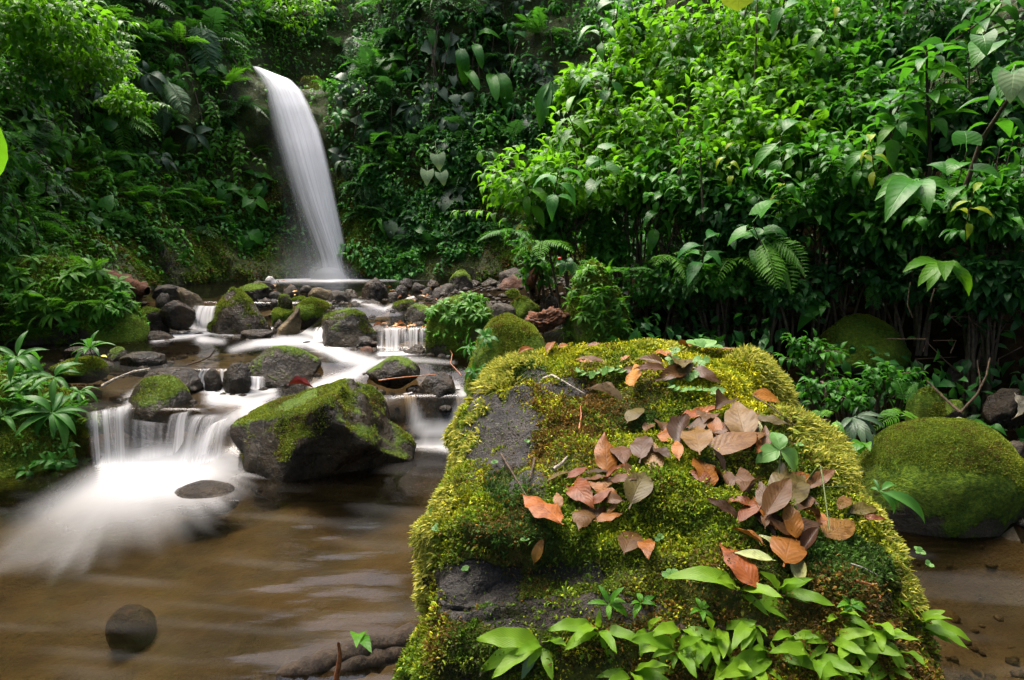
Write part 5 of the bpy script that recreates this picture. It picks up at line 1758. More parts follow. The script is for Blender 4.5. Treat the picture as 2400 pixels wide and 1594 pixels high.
# ================================================================== the shrubs of the right bank
SH = [
    # u, v, depth, ru, rv, leaves, size, key, what
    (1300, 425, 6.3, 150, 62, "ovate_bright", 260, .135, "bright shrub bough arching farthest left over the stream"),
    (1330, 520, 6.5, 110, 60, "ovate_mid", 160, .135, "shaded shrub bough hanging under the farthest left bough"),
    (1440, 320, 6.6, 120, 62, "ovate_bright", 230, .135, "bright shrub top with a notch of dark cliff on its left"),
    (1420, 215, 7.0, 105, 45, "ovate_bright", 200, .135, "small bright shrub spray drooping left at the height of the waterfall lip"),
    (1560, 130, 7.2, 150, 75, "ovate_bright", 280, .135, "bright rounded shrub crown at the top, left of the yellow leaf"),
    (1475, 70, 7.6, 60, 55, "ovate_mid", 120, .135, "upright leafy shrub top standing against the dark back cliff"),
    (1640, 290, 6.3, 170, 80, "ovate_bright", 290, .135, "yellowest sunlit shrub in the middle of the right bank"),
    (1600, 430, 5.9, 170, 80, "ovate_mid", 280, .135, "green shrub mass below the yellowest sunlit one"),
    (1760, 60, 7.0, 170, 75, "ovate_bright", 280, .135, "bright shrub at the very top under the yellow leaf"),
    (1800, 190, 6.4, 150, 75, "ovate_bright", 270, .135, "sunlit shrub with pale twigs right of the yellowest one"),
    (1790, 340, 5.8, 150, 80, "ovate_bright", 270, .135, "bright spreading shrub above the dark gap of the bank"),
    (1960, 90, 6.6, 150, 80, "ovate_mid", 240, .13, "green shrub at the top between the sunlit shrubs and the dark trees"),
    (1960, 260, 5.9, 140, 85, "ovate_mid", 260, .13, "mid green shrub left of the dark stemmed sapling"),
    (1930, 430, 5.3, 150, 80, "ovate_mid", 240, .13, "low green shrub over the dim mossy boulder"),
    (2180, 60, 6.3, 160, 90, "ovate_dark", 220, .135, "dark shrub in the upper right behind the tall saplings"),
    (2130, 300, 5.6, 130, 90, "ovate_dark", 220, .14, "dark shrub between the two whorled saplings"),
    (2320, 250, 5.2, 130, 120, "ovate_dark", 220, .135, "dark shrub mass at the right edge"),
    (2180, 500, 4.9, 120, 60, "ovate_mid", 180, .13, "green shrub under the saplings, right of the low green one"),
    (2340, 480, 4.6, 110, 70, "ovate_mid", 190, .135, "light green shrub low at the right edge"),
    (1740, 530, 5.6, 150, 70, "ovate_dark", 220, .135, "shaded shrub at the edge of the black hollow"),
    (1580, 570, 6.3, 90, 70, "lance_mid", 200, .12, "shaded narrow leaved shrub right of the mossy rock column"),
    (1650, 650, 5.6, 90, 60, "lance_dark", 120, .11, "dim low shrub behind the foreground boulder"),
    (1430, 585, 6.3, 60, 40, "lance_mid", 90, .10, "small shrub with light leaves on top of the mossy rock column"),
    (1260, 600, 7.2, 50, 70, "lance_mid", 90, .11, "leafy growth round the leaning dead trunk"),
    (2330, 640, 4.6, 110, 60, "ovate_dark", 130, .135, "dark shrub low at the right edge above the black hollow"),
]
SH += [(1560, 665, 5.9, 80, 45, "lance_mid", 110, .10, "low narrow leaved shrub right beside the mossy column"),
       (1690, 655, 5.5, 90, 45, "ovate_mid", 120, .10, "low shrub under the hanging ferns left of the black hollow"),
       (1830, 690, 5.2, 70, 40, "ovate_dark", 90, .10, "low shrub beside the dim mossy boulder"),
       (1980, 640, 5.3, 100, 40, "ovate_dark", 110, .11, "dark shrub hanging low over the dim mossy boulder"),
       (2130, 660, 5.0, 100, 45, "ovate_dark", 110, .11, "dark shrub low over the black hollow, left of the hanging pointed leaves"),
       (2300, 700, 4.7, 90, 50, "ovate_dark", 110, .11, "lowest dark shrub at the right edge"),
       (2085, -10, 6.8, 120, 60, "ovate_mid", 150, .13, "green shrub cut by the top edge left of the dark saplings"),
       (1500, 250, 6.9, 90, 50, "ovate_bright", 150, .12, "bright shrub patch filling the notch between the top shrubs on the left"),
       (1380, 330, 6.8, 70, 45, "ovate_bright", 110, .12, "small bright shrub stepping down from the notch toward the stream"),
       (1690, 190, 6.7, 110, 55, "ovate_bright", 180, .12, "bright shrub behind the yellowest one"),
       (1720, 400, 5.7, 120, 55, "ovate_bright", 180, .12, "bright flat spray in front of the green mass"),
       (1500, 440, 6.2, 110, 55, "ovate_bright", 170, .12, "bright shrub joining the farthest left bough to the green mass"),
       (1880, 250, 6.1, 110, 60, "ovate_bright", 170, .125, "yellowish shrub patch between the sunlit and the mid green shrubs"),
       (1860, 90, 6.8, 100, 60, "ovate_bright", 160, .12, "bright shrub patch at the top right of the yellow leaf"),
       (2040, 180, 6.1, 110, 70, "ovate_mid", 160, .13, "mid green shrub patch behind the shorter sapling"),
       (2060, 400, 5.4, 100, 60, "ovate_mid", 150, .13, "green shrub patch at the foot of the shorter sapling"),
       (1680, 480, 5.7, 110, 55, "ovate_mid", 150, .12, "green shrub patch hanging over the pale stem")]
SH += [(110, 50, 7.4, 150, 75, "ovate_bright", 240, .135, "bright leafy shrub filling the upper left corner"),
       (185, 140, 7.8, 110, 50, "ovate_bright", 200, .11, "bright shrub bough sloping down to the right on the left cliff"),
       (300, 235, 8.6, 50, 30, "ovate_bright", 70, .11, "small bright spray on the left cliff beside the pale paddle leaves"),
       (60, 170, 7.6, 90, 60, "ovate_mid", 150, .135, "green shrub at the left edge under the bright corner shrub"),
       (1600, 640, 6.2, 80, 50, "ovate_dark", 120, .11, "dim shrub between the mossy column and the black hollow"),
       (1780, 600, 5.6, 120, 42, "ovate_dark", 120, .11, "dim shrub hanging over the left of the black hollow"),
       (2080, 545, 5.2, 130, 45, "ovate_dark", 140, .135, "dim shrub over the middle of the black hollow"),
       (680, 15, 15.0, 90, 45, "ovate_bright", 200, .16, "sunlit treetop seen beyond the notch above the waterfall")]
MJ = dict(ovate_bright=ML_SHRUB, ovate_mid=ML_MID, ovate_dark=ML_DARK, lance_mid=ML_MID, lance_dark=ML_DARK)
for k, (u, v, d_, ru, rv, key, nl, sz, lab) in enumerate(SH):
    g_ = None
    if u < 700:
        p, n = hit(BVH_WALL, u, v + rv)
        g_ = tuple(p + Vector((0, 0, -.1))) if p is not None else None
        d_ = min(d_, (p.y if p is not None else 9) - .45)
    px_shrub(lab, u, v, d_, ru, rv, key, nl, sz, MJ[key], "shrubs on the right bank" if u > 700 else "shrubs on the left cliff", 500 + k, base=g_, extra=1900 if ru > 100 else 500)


# leaves and litter on the dark ground under the shrubs
rg = np.random.default_rng(480)
n_ = 9000
X_, Y_ = rg.uniform(0.7, 7.2, n_), rg.uniform(4.2, 9.2, n_)
pu_, pv2_, _ = project(np.stack([X_, Y_, ground_z(X_, Y_) + .2], 1))
k_ = ~((pu_ > 1800) & (pv2_ > 650) & (pv2_ < 880) & (rg.random(n_) < .85)) & (X_ > .55 + .12 * (Y_ - 4.4)) & (fbm(np.stack([X_, Y_, 0 * X_], 1) * 1.6, 3, 4) > -.25)
P = np.stack([X_, Y_, ground_z(X_, Y_) + rg.uniform(.03, .6, n_) ** 1.5], 1)[k_]
tag(put("bank_ground_cover", leaf_cloud(P, rg.normal(size=P.shape) + np.array([-.3, -.5, -.1]), np.array([0, 0, 1.]) + rg.normal(size=P.shape) * .4, .14 * rg.uniform(.5, 1.2, len(P)), 481, mat=ML_DARK)),
    "dark low plants covering the ground under the right bank shrubs", "ground cover", kind="stuff")


def sapling(label, stem_px, d_, tiers, key, size, nper, seed, mat=None, r0=.016, group="saplings on the right bank"):
    """a thin stem with whorls of long leaves: tiers are heights along the stem (0..1)"""
    rg = np.random.default_rng(seed)
    pts = [at_y(u, v, d_ + k) for u, v, k in stem_px]
    loc = Vector((pts[0].x, pts[0].y, pts[0].z))
    root = empty("sapling", loc, label, "sapling", group)
    sh = shift(loc)
    put("stem", tubes_mesh("stem", [(pts, list(np.linspace(r0, r0 * .45, len(pts))))], mat or M_BARK, 6), root, sh)
    for t, k_ in zip(tiers, nper):
        f = t * (len(pts) - 1)
        i0 = min(int(f), len(pts) - 2)
        p = pts[i0].lerp(pts[i0 + 1], f - i0)
        for q in range(k_):
            w = 2 * math.pi * q / k_ + rg.uniform(-.3, .3) + t * 2
            add_leaf(root, sh, key, p, Vector((math.cos(w), math.sin(w), rg.uniform(-.25, .45))), Vector((0, 0, 1)) + rnd_unit(rg) * .25, size * rg.uniform(.75, 1.1) * (1.0 if t < .95 else .7), rg)
    return root


sapling("dark stemmed sapling with whorls of long leaves, against the dark slope", [(2178, 470, 0), (2180, 360, 0), (2176, 260, 0), (2172, 180, 0), (2172, 120, 0)], 5.0, (.45, .62, .8, .92, 1), "lance_mid", .30, (5, 6, 7, 6, 5), 601)
sapling("shorter sapling left of the dark stemmed one, with one upright leaf", [(2085, 420, 0), (2087, 330, 0), (2088, 270, 0), (2086, 235, 0)], 5.0, (.3, .55, .8, 1), "lance_mid", .26, (4, 5, 5, 4), 602)
sapling("leaning brown sapling rising to big leaves at the right edge", [(2262, 440, 0), (2300, 330, -.1), (2345, 260, -.2), (2385, 200, -.3), (2420, 150, -.3)], 4.3, (.4, .6, .8, 1), "ovate_mid", .26, (3, 4, 5, 6), 603, M_STEM_BR)
sapling("thin pale stemmed sapling crossing the upper right corner", [(2150, 175, .2), (2230, 100, 0), (2320, 35, -.1), (2360, -20, -.1)], 5.2, (.3, .55, .75, .9), "ovate_dark", .26, (3, 4, 4, 4), 604, M_STEM_BR, .009)
sapling("bare thin stems among the sunlit shrubs", [(1760, 420, 0), (1768, 250, 0), (1772, 100, 0), (1775, 0, 0)], 6.1, (.7, .85), "ovate_bright", .13, (4, 5), 605, M_STEM_BR, .012)
sapling("slender pale stem standing in front of the dark gap of the bank", [(1648, 520, 0), (1644, 420, 0), (1640, 330, 0)], 5.4, (.8, .95), "ovate_mid", .13, (5, 6), 606, M_STEM_BR, .010)

# other kinds mixed in among the shrubs
MIX = []
g5 = np.random.default_rng(655)
for k in range(30):
    i_ = int(g5.integers(0, 22))
    u, v, d_, ru, rv = SH[i_][:5]
    MIX.append((u + g5.uniform(-1, 1) * ru, v + g5.uniform(-.6, 1.0) * rv, d_ - g5.uniform(.25, .55), k % 5))
MIX.sort(key=lambda q: q[0])
for k, (u, v, d_, w) in enumerate(MIX):
    p = at_y(u, v, d_)
    lab_, key_, sz_, n_l = (("broad leaved sprig", "ovate_mid", .24, 6), ("long leaved sprig", "lance_bright", .26, 8), ("pale heart leaved sprig", "heart_mid", .18, 5), ("big dark leaved sprig", "ovate_cliffdark", .30, 6), ("yellowing sprig", "ovate_yellow", .13, 5))[w]
    same = [q for q in MIX if q[3] == w]
    whorl("shrub_sprig", p, Vector((g5.uniform(-.5, .2), -.6, .7)), n_l, sz_ * g5.uniform(.8, 1.15), key_, f"{lab_} standing out of the right bank shrubs, {ORD[same.index((u, v, d_, w))]} from left", "sprig", "sprigs among the shrubs", (-.1, .6), g5, .35, M_STEM_BR, 2, .35)
for k in range(9):
    u, v = 1180 + k * 75 + g5.uniform(-20, 20), 560 + 60 * (k > 1) + g5.uniform(-25, 25)
    fern("hanging_fern", at_y(u, v, 5.7 - .05 * k), (g5.uniform(-.4, .3), -1, .1), 3, .34 * g5.uniform(.8, 1.2), "frond_bright" if k % 2 else "frond", f"fern hanging from the lower edge of the shrubs, {ORD[k]} from left", "ferns under the shrubs", g5, .5)
for k in range(8):
    u, v = g5.uniform(10, 420), g5.uniform(10, 330)
    p, n = hit(BVH_WALL, u, v)
    if p is not None:
        MIXF = fern("cliff_fern", p + n * .15, n + Vector((0, -.3, .1)), 5, .62 * g5.uniform(.8, 1.2), "frond_bright", f"bright fern standing out on the upper left cliff at {('the frame edge', 'the corner shrub', 'mid cliff', 'the sloping bough', 'the big dull fern', 'the bare roots', 'the pale leaves', 'the glossy frond')[k]}", "bright ferns on the left cliff", g5, .3)

GP = "plants in the shade of the right bank"
leafy("large_leaf_plant", "plant with four big horizontal leaves low on the right bank", "plant",
      [(2150, 418, 2055, 445, 4.4), (2150, 418, 2245, 445, 4.4), (2150, 418, 2080, 480, 4.3, -.3), (2150, 418, 2140, 388, 4.4, 0), (2150, 418, 2180, 472, 4.3, -.3), (2148, 420, 2040, 425, 4.6, .2)], "ovate_mid", GP)
leafy("large_leaf_plant", "plant with hanging pointed leaves above the black hollow, right", "plant",
      [(2215, 615, 2150, 650, 4.3), (2215, 612, 2216, 640, 4.2, -.25), (2220, 614, 2300, 690, 4.3), (2218, 612, 2260, 625, 4.3), (2212, 618, 2172, 675, 4.4), (2205, 612, 2120, 622, 4.5), (2222, 616, 2268, 660, 4.3)], "lance_bright", GP)
leafy("heart_leaf_plant", "big heart leaves with torn edges at the right edge under the leaning sapling", "plant",
      [(2380, 150, 2352, 205, 3.6, -.1), (2390, 160, 2400, 225, 3.6, -.1), (2300, 70, 2310, 110, 4.0, -.1), (2330, 90, 2290, 130, 4.2)], "heart_mid", GP)
leafy("broad_leaf_sprig", "pale torn leaf dangling at the right edge", "leaf", [(2378, 150, 2370, 218, 3.4, -.05), (2385, 160, 2398, 222, 3.4, -.05)], "heart_pale")
leafy("fern", "light green fern hanging over the black hollow behind the boulder", "fern", [(1790, 560, 1905, 655, 4.9, -.3), (1785, 562, 1830, 668, 4.9, -.3), (1806, 556, 1920, 600, 4.9, -.3)], "frond_bright", GP)
leafy("fern", "small dark fern frond dangling in the middle of the black hollow", "fern", [(2050, 660, 2062, 730, 5.0, -.1), (2046, 662, 2030, 700, 5.0, -.1)], "frond_small", GP)
leafy("broadleaf_plant", "six leaved plant standing on top of the dim mossy boulder", "plant",
      [(1935, 715, 1850, 708, 5.2), (1930, 712, 1918, 676, 5.2, 0), (1935, 715, 1864, 752, 5.1), (1925, 712, 1938, 700, 5.1), (1936, 718, 1885, 728, 5.2), (1930, 716, 1925, 728, 5.0)], "ovate_mid", GP)
for k, (u, v, d_, ru, rv, nl, sz, key, lab) in enumerate((
        (1895, 815, 4.6, 60, 40, 120, .085, "ovate_mid", "bushy herb with neat pointed leaves left of the dim mossy boulder"),
        (1925, 905, 4.3, 55, 34, 80, .085, "ovate_mid", "herb with broad leaves in the shade just right of the foreground boulder"),
        (2085, 890, 4.3, 70, 30, 90, .075, "ovate_mid", "spreading herb with ferny sprays under the dim mossy boulder"),
        (1985, 930, 4.2, 50, 24, 60, .07, "lance_mid", "low herb carpet between the boulder and the smooth mossy stone"))):
    px_shrub(lab, u, v, d_, ru, rv, key, nl, sz, ML_MID, "herbs right of the boulder", 640 + k, extra=120, name="leafy_herb", cat="herb")
leafy("fern", "ladder like thin fern standing right of the foreground boulder", "fern", [(2120, 945, 2108, 870, 4.1, 0), (2122, 945, 2150, 890, 4.1, 0)], "frond_small", GP)
leafy("fern", "light green flat fern in front of the smooth mossy stone", "fern", [(2110, 975, 2048, 948, 4.0, .1), (2108, 975, 2080, 945, 4.0, .2), (2112, 975, 2175, 962, 4.0, .1), (2108, 978, 2060, 970, 4.0, -.1)], "frond_bright", GP)
leafy("fern", "pale green fern touching the moss fringe of the foreground boulder", "fern", [(1930, 978, 1892, 950, 3.9, .1), (1928, 978, 1950, 952, 3.9, .1), (1925, 980, 1880, 985, 3.9, 0)], "frond_bright", GP)
leafy("palm_seedling", "drooping grey green seedling with drip speckled leaves beside the pebbles", "plant",
      [(2000, 978, 1990, 1036, 3.7, -.2), (2000, 978, 2030, 1034, 3.7, -.2), (2002, 978, 2052, 1036, 3.7, -.2), (2002, 976, 2085, 992, 3.7), (2004, 976, 2070, 965, 3.8), (1998, 976, 2010, 950, 3.8, 0), (1998, 978, 1966, 1000, 3.7), (2002, 978, 2066, 1015, 3.7, -.1)], "palm_grey", GP)
leafy("strap_leaf_plant", "curved green strap leaves between the moss fringe and the grey seedling", "plant",
      [(1962, 985, 1972, 1062, 3.5, -.1), (1960, 985, 1984, 1030, 3.5, -.1), (1958, 988, 1950, 1020, 3.5)], "narrow", GP)
leafy("strap_leaf_plant", "seedling with five long bright leaves at the right shoulder of the boulder", "plant",
      [(2062, 1152, 2112, 1112, 2.75, .05), (2062, 1152, 2046, 1115, 2.75, .05), (2062, 1150, 2215, 1205, 2.75, -.12), (2062, 1154, 2124, 1208, 2.72, -.05), (2064, 1152, 2130, 1185, 2.78, -.05), (2060, 1152, 2030, 1130, 2.8, .05)], "palm", GP)
leafy("herb_sprig", "three leaved sprig among the pebbles", "plant", [(2025, 1045, 2005, 1052, 3.3), (2025, 1043, 2000, 1030, 3.3), (2026, 1043, 2036, 1032, 3.3)], "ovate_bright", GP)
leafy("herb_sprig", "sprig of three leaves behind the wide mossy boulder, right", "plant", [(2320, 998, 2275, 990, 3.9), (2320, 998, 2352, 998, 3.9), (2318, 1000, 2300, 1005, 3.8)], "ovate_mid", GP)
leafy("red_flower_sprig", "sprig with a tiny red flower in the dark behind the column", "flower", [(1325, 612, 1302, 618, 5.2), (1325, 610, 1342, 606, 5.2), (1326, 614, 1342, 628, 5.2), (1324, 614, 1312, 632, 5.2)], "ovate_dark", None)
o = bpy.data.objects["red_flower_sprig"]
V, T = ico(2)
M_RED = plain_mat("flower_red", (.35, .02, .012), (.6, .04, .02), 60, .5, .2)
put("flower", mesh_np("flower", V * np.array([.014, .014, .012]) + np.array(at_y(1312, 606, 5.15) - o.location), [T], [M_RED]), o)
# single leaves caught close to the lens
leafy("leaf_sprig", "single bright green leaf poking in at the left edge", "leaf", [(-75, 262, -45, 425, 2.6, .1)], "heart_mid")
leafy("leaf_sprig", "yellow green leaf cut by the top edge of the frame", "leaf", [(1735, -75, 1728, 28, 3.4, -.02)], "creeper")
for nm in ("leaf_sprig", "leaf_sprig.001"):
    for c in bpy.data.objects[nm].children:
        m2 = c.data.copy()
        m2.materials.clear()
        m2.materials.append(ML_YELLOW if nm.endswith('1') else ML_SHRUB)
        c.data = m2

# -- plants on the mossy rocks in the middle
def on_stone(label, u, v):
    p, n = hit(STONES[label]["bvh"], u, v)
    return p, n


def scatter_on(lab_stone, n, rg, box, minz=-.2):
    out = []
    for _ in range(n * 30):
        if len(out) >= n:
            break
        u, v = rg.uniform(box[0], box[1]), rg.uniform(box[2], box[3])
        p, nn = on_stone(lab_stone, u, v)
        if p is not None and nn.z > minz and all((p - q[0]).length > .05 for q in out):
            out.append((p, nn, u, v))
    return sorted(out, key=lambda q: q[2])


HUM = "broad mossy hummock of rock crowned with narrow leaved plants"
COLU = "tall column of rock clothed with moss and small ferns"
RND = "large round boulder carpeted with soft green moss"
BANK = "large mossy bank of rock on the left, smothered in small plants"
UNDER = "undercut mossy rock at the waterside, fringed with narrow leaves"
NEARB = "near left bank rock hung with moss and broad leaved seedlings"
rg = np.random.default_rng(700)


def plant_row(stone_lab, n, box, name, noun, where, key, size, nl, group, minz=-.1, tilt=(-.1, .9), fernkey=None, hang=.25, cat="plant"):
    pts = scatter_on(stone_lab, n, rg, box, minz)
    for k, (p, nn, u, v) in enumerate(pts):
        lab = f"{noun} {where}, " + (ORD[k] if k < 14 else f"{k + 1}th") + " from its left"
        up = nn + Vector((0, -.3, .6))
        if fernkey:
            fern(name, p, up, int(rg.integers(3, 6)), size * rg.uniform(.8, 1.2), fernkey, lab, group, rg, .2)
        else:
            whorl(name, p, up, int(rg.integers(nl[0], nl[1])), size * rg.uniform(.8, 1.2), key, lab, cat, group, tilt, rg, size * .4, M_STEM, 2, hang)


G1 = "narrow leaved plants on the hummock"
plant_row(HUM, 14, (1008, 1140, 700, 765), "narrow_leaf_plant", "narrow leaved tuft", "on the broad mossy hummock", "narrow", .10, (10, 16), G1)
G2 = "plants on the mossy column"
plant_row(COLU, 12, (1330, 1470, 620, 790), "column_fern", "little fern", "on the mossy column", None, .13, None, G2, -.5, fernkey="frond_bright", cat="fern")
plant_row(COLU, 11, (1330, 1470, 615, 770), "column_seedling", "narrow leaved seedling", "on the mossy column", "narrow", .085, (8, 13), G2, -.5)
for k, (u, v, s) in enumerate(((1120, 830, .10), (1098, 860, .10), (1150, 800, .10), (1125, 880, .09), (1112, 805, .09))):
    p, n = on_stone(RND, u, v)
    if p is not None:
        whorl("leafy_herb", p, n + Vector((-.3, -.3, .5)), 14, s, "ovate_mid" if k % 2 else "lance_mid", ("herb with green pointed leaves on the left side of the round moss boulder, " + ORD[k] + " one"), "herb", "herbs on the round mossy boulder", (0, .9), np.random.default_rng(720 + k), .10, M_STEM, 3, .25)

G3 = "small plants on the left bank"
plant_row(BANK, 14, (0, 330, 560, 700), "narrow_leaf_plant", "narrow leaved tuft", "on the upper left bank", "narrow", .15, (11, 18), G3, 0)
plant_row(BANK, 12, (0, 320, 540, 720), "bank_herb", "small green herb", "on the upper left bank", "ovate_cliff", .10, (9, 15), G3, 0)
plant_row(BANK, 10, (0, 300, 650, 780), "bank_fern", "small fern", "on the upper left bank", None, .42, None, G3, -.4, fernkey="frond_bright", cat="fern")
STEP = "lower step of the left bank, mossy and thick with small plants"
plant_row(STEP, 14, (0, 290, 610, 740), "narrow_leaf_plant", "narrow leaved tuft", "on the lower step of the left bank", "narrow", .17, (11, 18), "narrow leaved plants on the lower step", -.2)
plant_row(STEP, 12, (0, 290, 620, 790), "step_fern", "bright little fern", "on the lower step of the left bank", None, .26, None, "ferns on the lower step", -.5, fernkey="frond_bright", cat="fern")
plant_row(STEP, 10, (0, 290, 610, 780), "step_herb", "green herb", "on the lower step of the left bank", "ovate_cliff", .11, (9, 15), "herbs on the lower step", -.3)
plant_row(UNDER, 14, (165, 345, 676, 740), "narrow_leaf_plant", "narrow leaved tuft", "on the undercut waterside rock", "narrow", .13, (10, 16), "narrow leaved plants on the undercut rock", 0)
for k, (u, v, n, s, lab) in enumerate((
        (121, 980, 13, .25, "largest dark green seedling, its long leaves spread over the near left bank"),
        (49, 850, 9, .21, "seedling with upright leaves at the left edge of the near bank"),
        (135, 895, 10, .20, "seedling with narrow drooping leaves in the middle of the near bank"),
        (60, 905, 9, .19, "seedling half hidden behind the largest one at the left edge"),
        (185, 930, 8, .16, "small seedling above the water at the near bank tip"),
        (15, 985, 7, .20, "seedling cut by the left edge beside the largest one"))):
    p, n_ = on_stone(NEARB, u, v)
    if p is None:
        p, n_ = at_y(u, v, 4.2), Vector((0, -1, .5))
    whorl("palm_seedling", p, n_ * .5 + Vector((0.1, -.35, .8)), n, s, "palm", lab, "seedling", "seedlings on the near left bank", (-.15, .75), np.random.default_rng(740 + k), s * .25, M_STEM, 1, .25)
p = on_z(217, 845, .55)
whorl("palm_seedling", p, Vector((0, -.2, 1)), 11, .19, "palm", "fan shaped seedling standing at the water's edge on the mossy ledge", "seedling", "seedlings on the near left bank", (.1, 1.2), np.random.default_rng(760), .10, M_STEM, 1, .2)
plant_row(NEARB, 14, (0, 220, 850, 1010), "bank_fern", "little fern", "on the near left bank", None, .17, None, "small ferns on the near left bank", -.3, fernkey="frond_small", cat="fern")
plant_row(NEARB, 12, (0, 225, 840, 1000), "narrow_leaf_plant", "light green tuft", "on the near left bank", "narrow", .10, (10, 16), "light green tufts on the near left bank", -.1)
plant_row(NEARB, 6, (10, 200, 1020, 1110), "bank_sprig", "small sprig", "on the dark foot of the near left bank", "ovate_mid", .09, (4, 7), "sprigs on the near left bank", -1)
# a skin of tiny plants over the banks
for lab, n, size, nm in ((BANK, 5000, .07, "bank_undergrowth"), ("lower step of the left bank, mossy and thick with small plants", 3500, .065, "step_undergrowth"), (UNDER, 500, .06, "rock_undergrowth"), (NEARB, 1500, .05, "near_bank_undergrowth"), (COLU, 1100, .05, "column_undergrowth"), (HUM, 350, .06, "hummock_undergrowth")):
    rec = STONES[lab]
    u_ = "bank" in nm or "step" in nm
    P, N = sample(rec["V"], rec["T"], n, 800 + n, lambda c, m: np.clip(m[:, 2] + .55, 0, 1) * (c[:, 2] > rec["zb"] + .12) * np.clip(.4 + fbm(c * 3, 3, 88), 0, 1))
    g_ = np.random.default_rng(n)
    D = N * .8 + g_.normal(size=P.shape) * .6
    o = put(nm, leaf_cloud(P - np.array(rec["o"].location), D, N * .5 + np.array([0, 0, 1.0]), size * g_.uniform(.5, 1.2, len(P)), n, mat=ML_NARROW if u_ or "column" in nm else ML_CLIFF, w=.2), rec["o"], kind="stuff")

# ================================================================== dead wood
def stick(name, label, pts, r, mat, cat="stick", n=6, branches=(), group=None, taper=.5):
    P = [p if isinstance(p, Vector) else at_y(*p) for p in pts]
    loc = P[0]
    paths = [(P, list(np.linspace(r, r * taper, len(P))))]
    for b in branches:
        q = [p if isinstance(p, Vector) else at_y(*p) for p in b]
        paths.append((q, list(np.linspace(r * .6, r * .25, len(q)))))
    if r > .03:                                     # old wood is knobbly, not a clean pipe
        n = 14
        q = [a.lerp(b, t) for a, b in zip(P[:-1], P[1:]) for t in (0, .2, .4, .6, .8)] + [P[-1]]
        rr = np.linspace(r, r * taper, len(q)) * (1 + .28 * vnoise(np.arange(len(q))[:, None] * np.array([.9, .1, 0]) + r * 50, 4))
        rr[0] *= .55
        rr[-1] *= .5
        paths[0] = (q, list(rr))
    me = tubes_mesh(name, paths, mat, n)
    if r > .03:
        co = np.array([v.co for v in me.vertices])
        co += (fbm(co * 14, 3, 6) * r * .28)[:, None] * np.array([.5, .5, 1])
        me.vertices.foreach_set("co", co.astype(np.float32).ravel())
    o = put(name, me)
    me.transform(shift(loc))
    o.location = loc
    return tag(o, label, cat, group)


z = on_z
stick("stick", "speckled pale stick lying from the brown water onto the wet rock, left", [z(240, 905, .47), z(270, 888, .52), z(310, 872, .57), z(352, 864, .60)], .013, M_TWIG_PALE)
stick("twig", "forked twig standing out of the brown water", [z(438, 856, .5), z(470, 846, .53), z(492, 836, .58), z(504, 820, .68)], .008, M_TWIG, branches=[[z(486, 842, .56), z(505, 843, .56), z(530, 845, .55)]])
stick("stick", "thin orange stick bridging the water to the leaning black stone", [z(888, 892, .47), z(950, 884, .50), z(1022, 878, .54)], .007, M_TWIG_RED)
stick("root", "thin orange root trailing from the hummock into the water", [z(1038, 775, .66), z(1044, 800, .58), z(1060, 830, .52), z(1056, 852, .5), z(1082, 880, .47)], .006, M_TWIG_RED, "root")
stick("stick", "long bent olive stick lying across the gravel bar", [z(1040, 700, .83), z(1080, 694, .86), z(1133, 673, .93), z(1217, 677, .92)], .013, M_TWIG)
stick("leaning_stump", "dark rotten trunk leaning in front of the reddish boulder", [z(1238, 698, .7), (1246, 660, 7.1), (1256, 625, 7.15), (1266, 588, 7.2), (1275, 560, 7.25)], .055, M_ROT, "trunk", 9, taper=.7)
stick("branch", "brown branch slanting down behind the smooth mossy stone", [z(2250, 966, .5), (2215, 935, 4.0), (2172, 892, 4.1)], .010, M_TWIG, "branch")
stick("branch", "thin branch rising to the right from the same spot", [z(2250, 968, .5), (2290, 925, 3.9), (2312, 880, 3.9), (2320, 840, 4.0)], .009, M_TWIG, "branch", branches=[[(2298, 915, 3.9), (2296, 880, 3.95), (2290, 845, 4.0)]])
for k in range(14):
    u, v = RNG.uniform(2130, 2395), RNG.uniform(690, 960)
    stick("dead_twig", f"bare twig tangled in the dark thicket at right, {ORD[k] if k < 14 else k} of them", [(u, v, 4.6), (u + RNG.uniform(-40, 40), v - 30, 4.6), (u + RNG.uniform(-90, 90), v - RNG.uniform(20, 90), 4.7)], .006, M_TWIG, "twig", 4, group="bare twigs in the thicket")
# rotten log at the upper pool
lg = [on_z(172, 652, .95), on_z(215, 650, 1.0), on_z(270, 660, .96), on_z(318, 672, .92), on_z(346, 682, .88)]
stick("rotten_log", "crumbling red brown log lying at the left edge of the upper pool", lg, .13, M_ROT, "log", 12, taper=.55)
lg = [on_z(648, 1562, .02), on_z(720, 1535, .05), on_z(800, 1500, .08), on_z(880, 1478, .10), on_z(985, 1450, .12)]
lg = [p + Vector((0, 0, -.05 + RNG.uniform(-.012, .012))) for p in lg]
stick("sunken_log", "dark waterlogged log lying in the near pool against the boulder", lg, .045, M_BARK, "log", 10, taper=.9)
lg = [on_z(740, 1575, .0), on_z(830, 1540, .03), on_z(920, 1512, .05), on_z(1000, 1490, .05)]
lg = [p + Vector((0, 0, -.035)) for p in lg]
stick("sunken_log", "second half sunken log, nearer the bottom edge", lg, .04, M_BARK, "log", 10, taper=.9)
stick("bamboo_splinter", "yellow splinter of cane stuck upright by the sunken log", [on_z(788, 1592, .03), at_y(794, 1560, 2.05), at_y(797, 1532, 2.03), at_y(793, 1508, 2.02)], .010, M_TWIG_RED, "splinter")
leafy("leaf_sprig", "crumpled bright green leaf standing on the sunken log", "leaf", [(842, 1500, 838, 1462, 2.25), (840, 1494, 866, 1512, 2.2, -.1)], "ovate_bright")
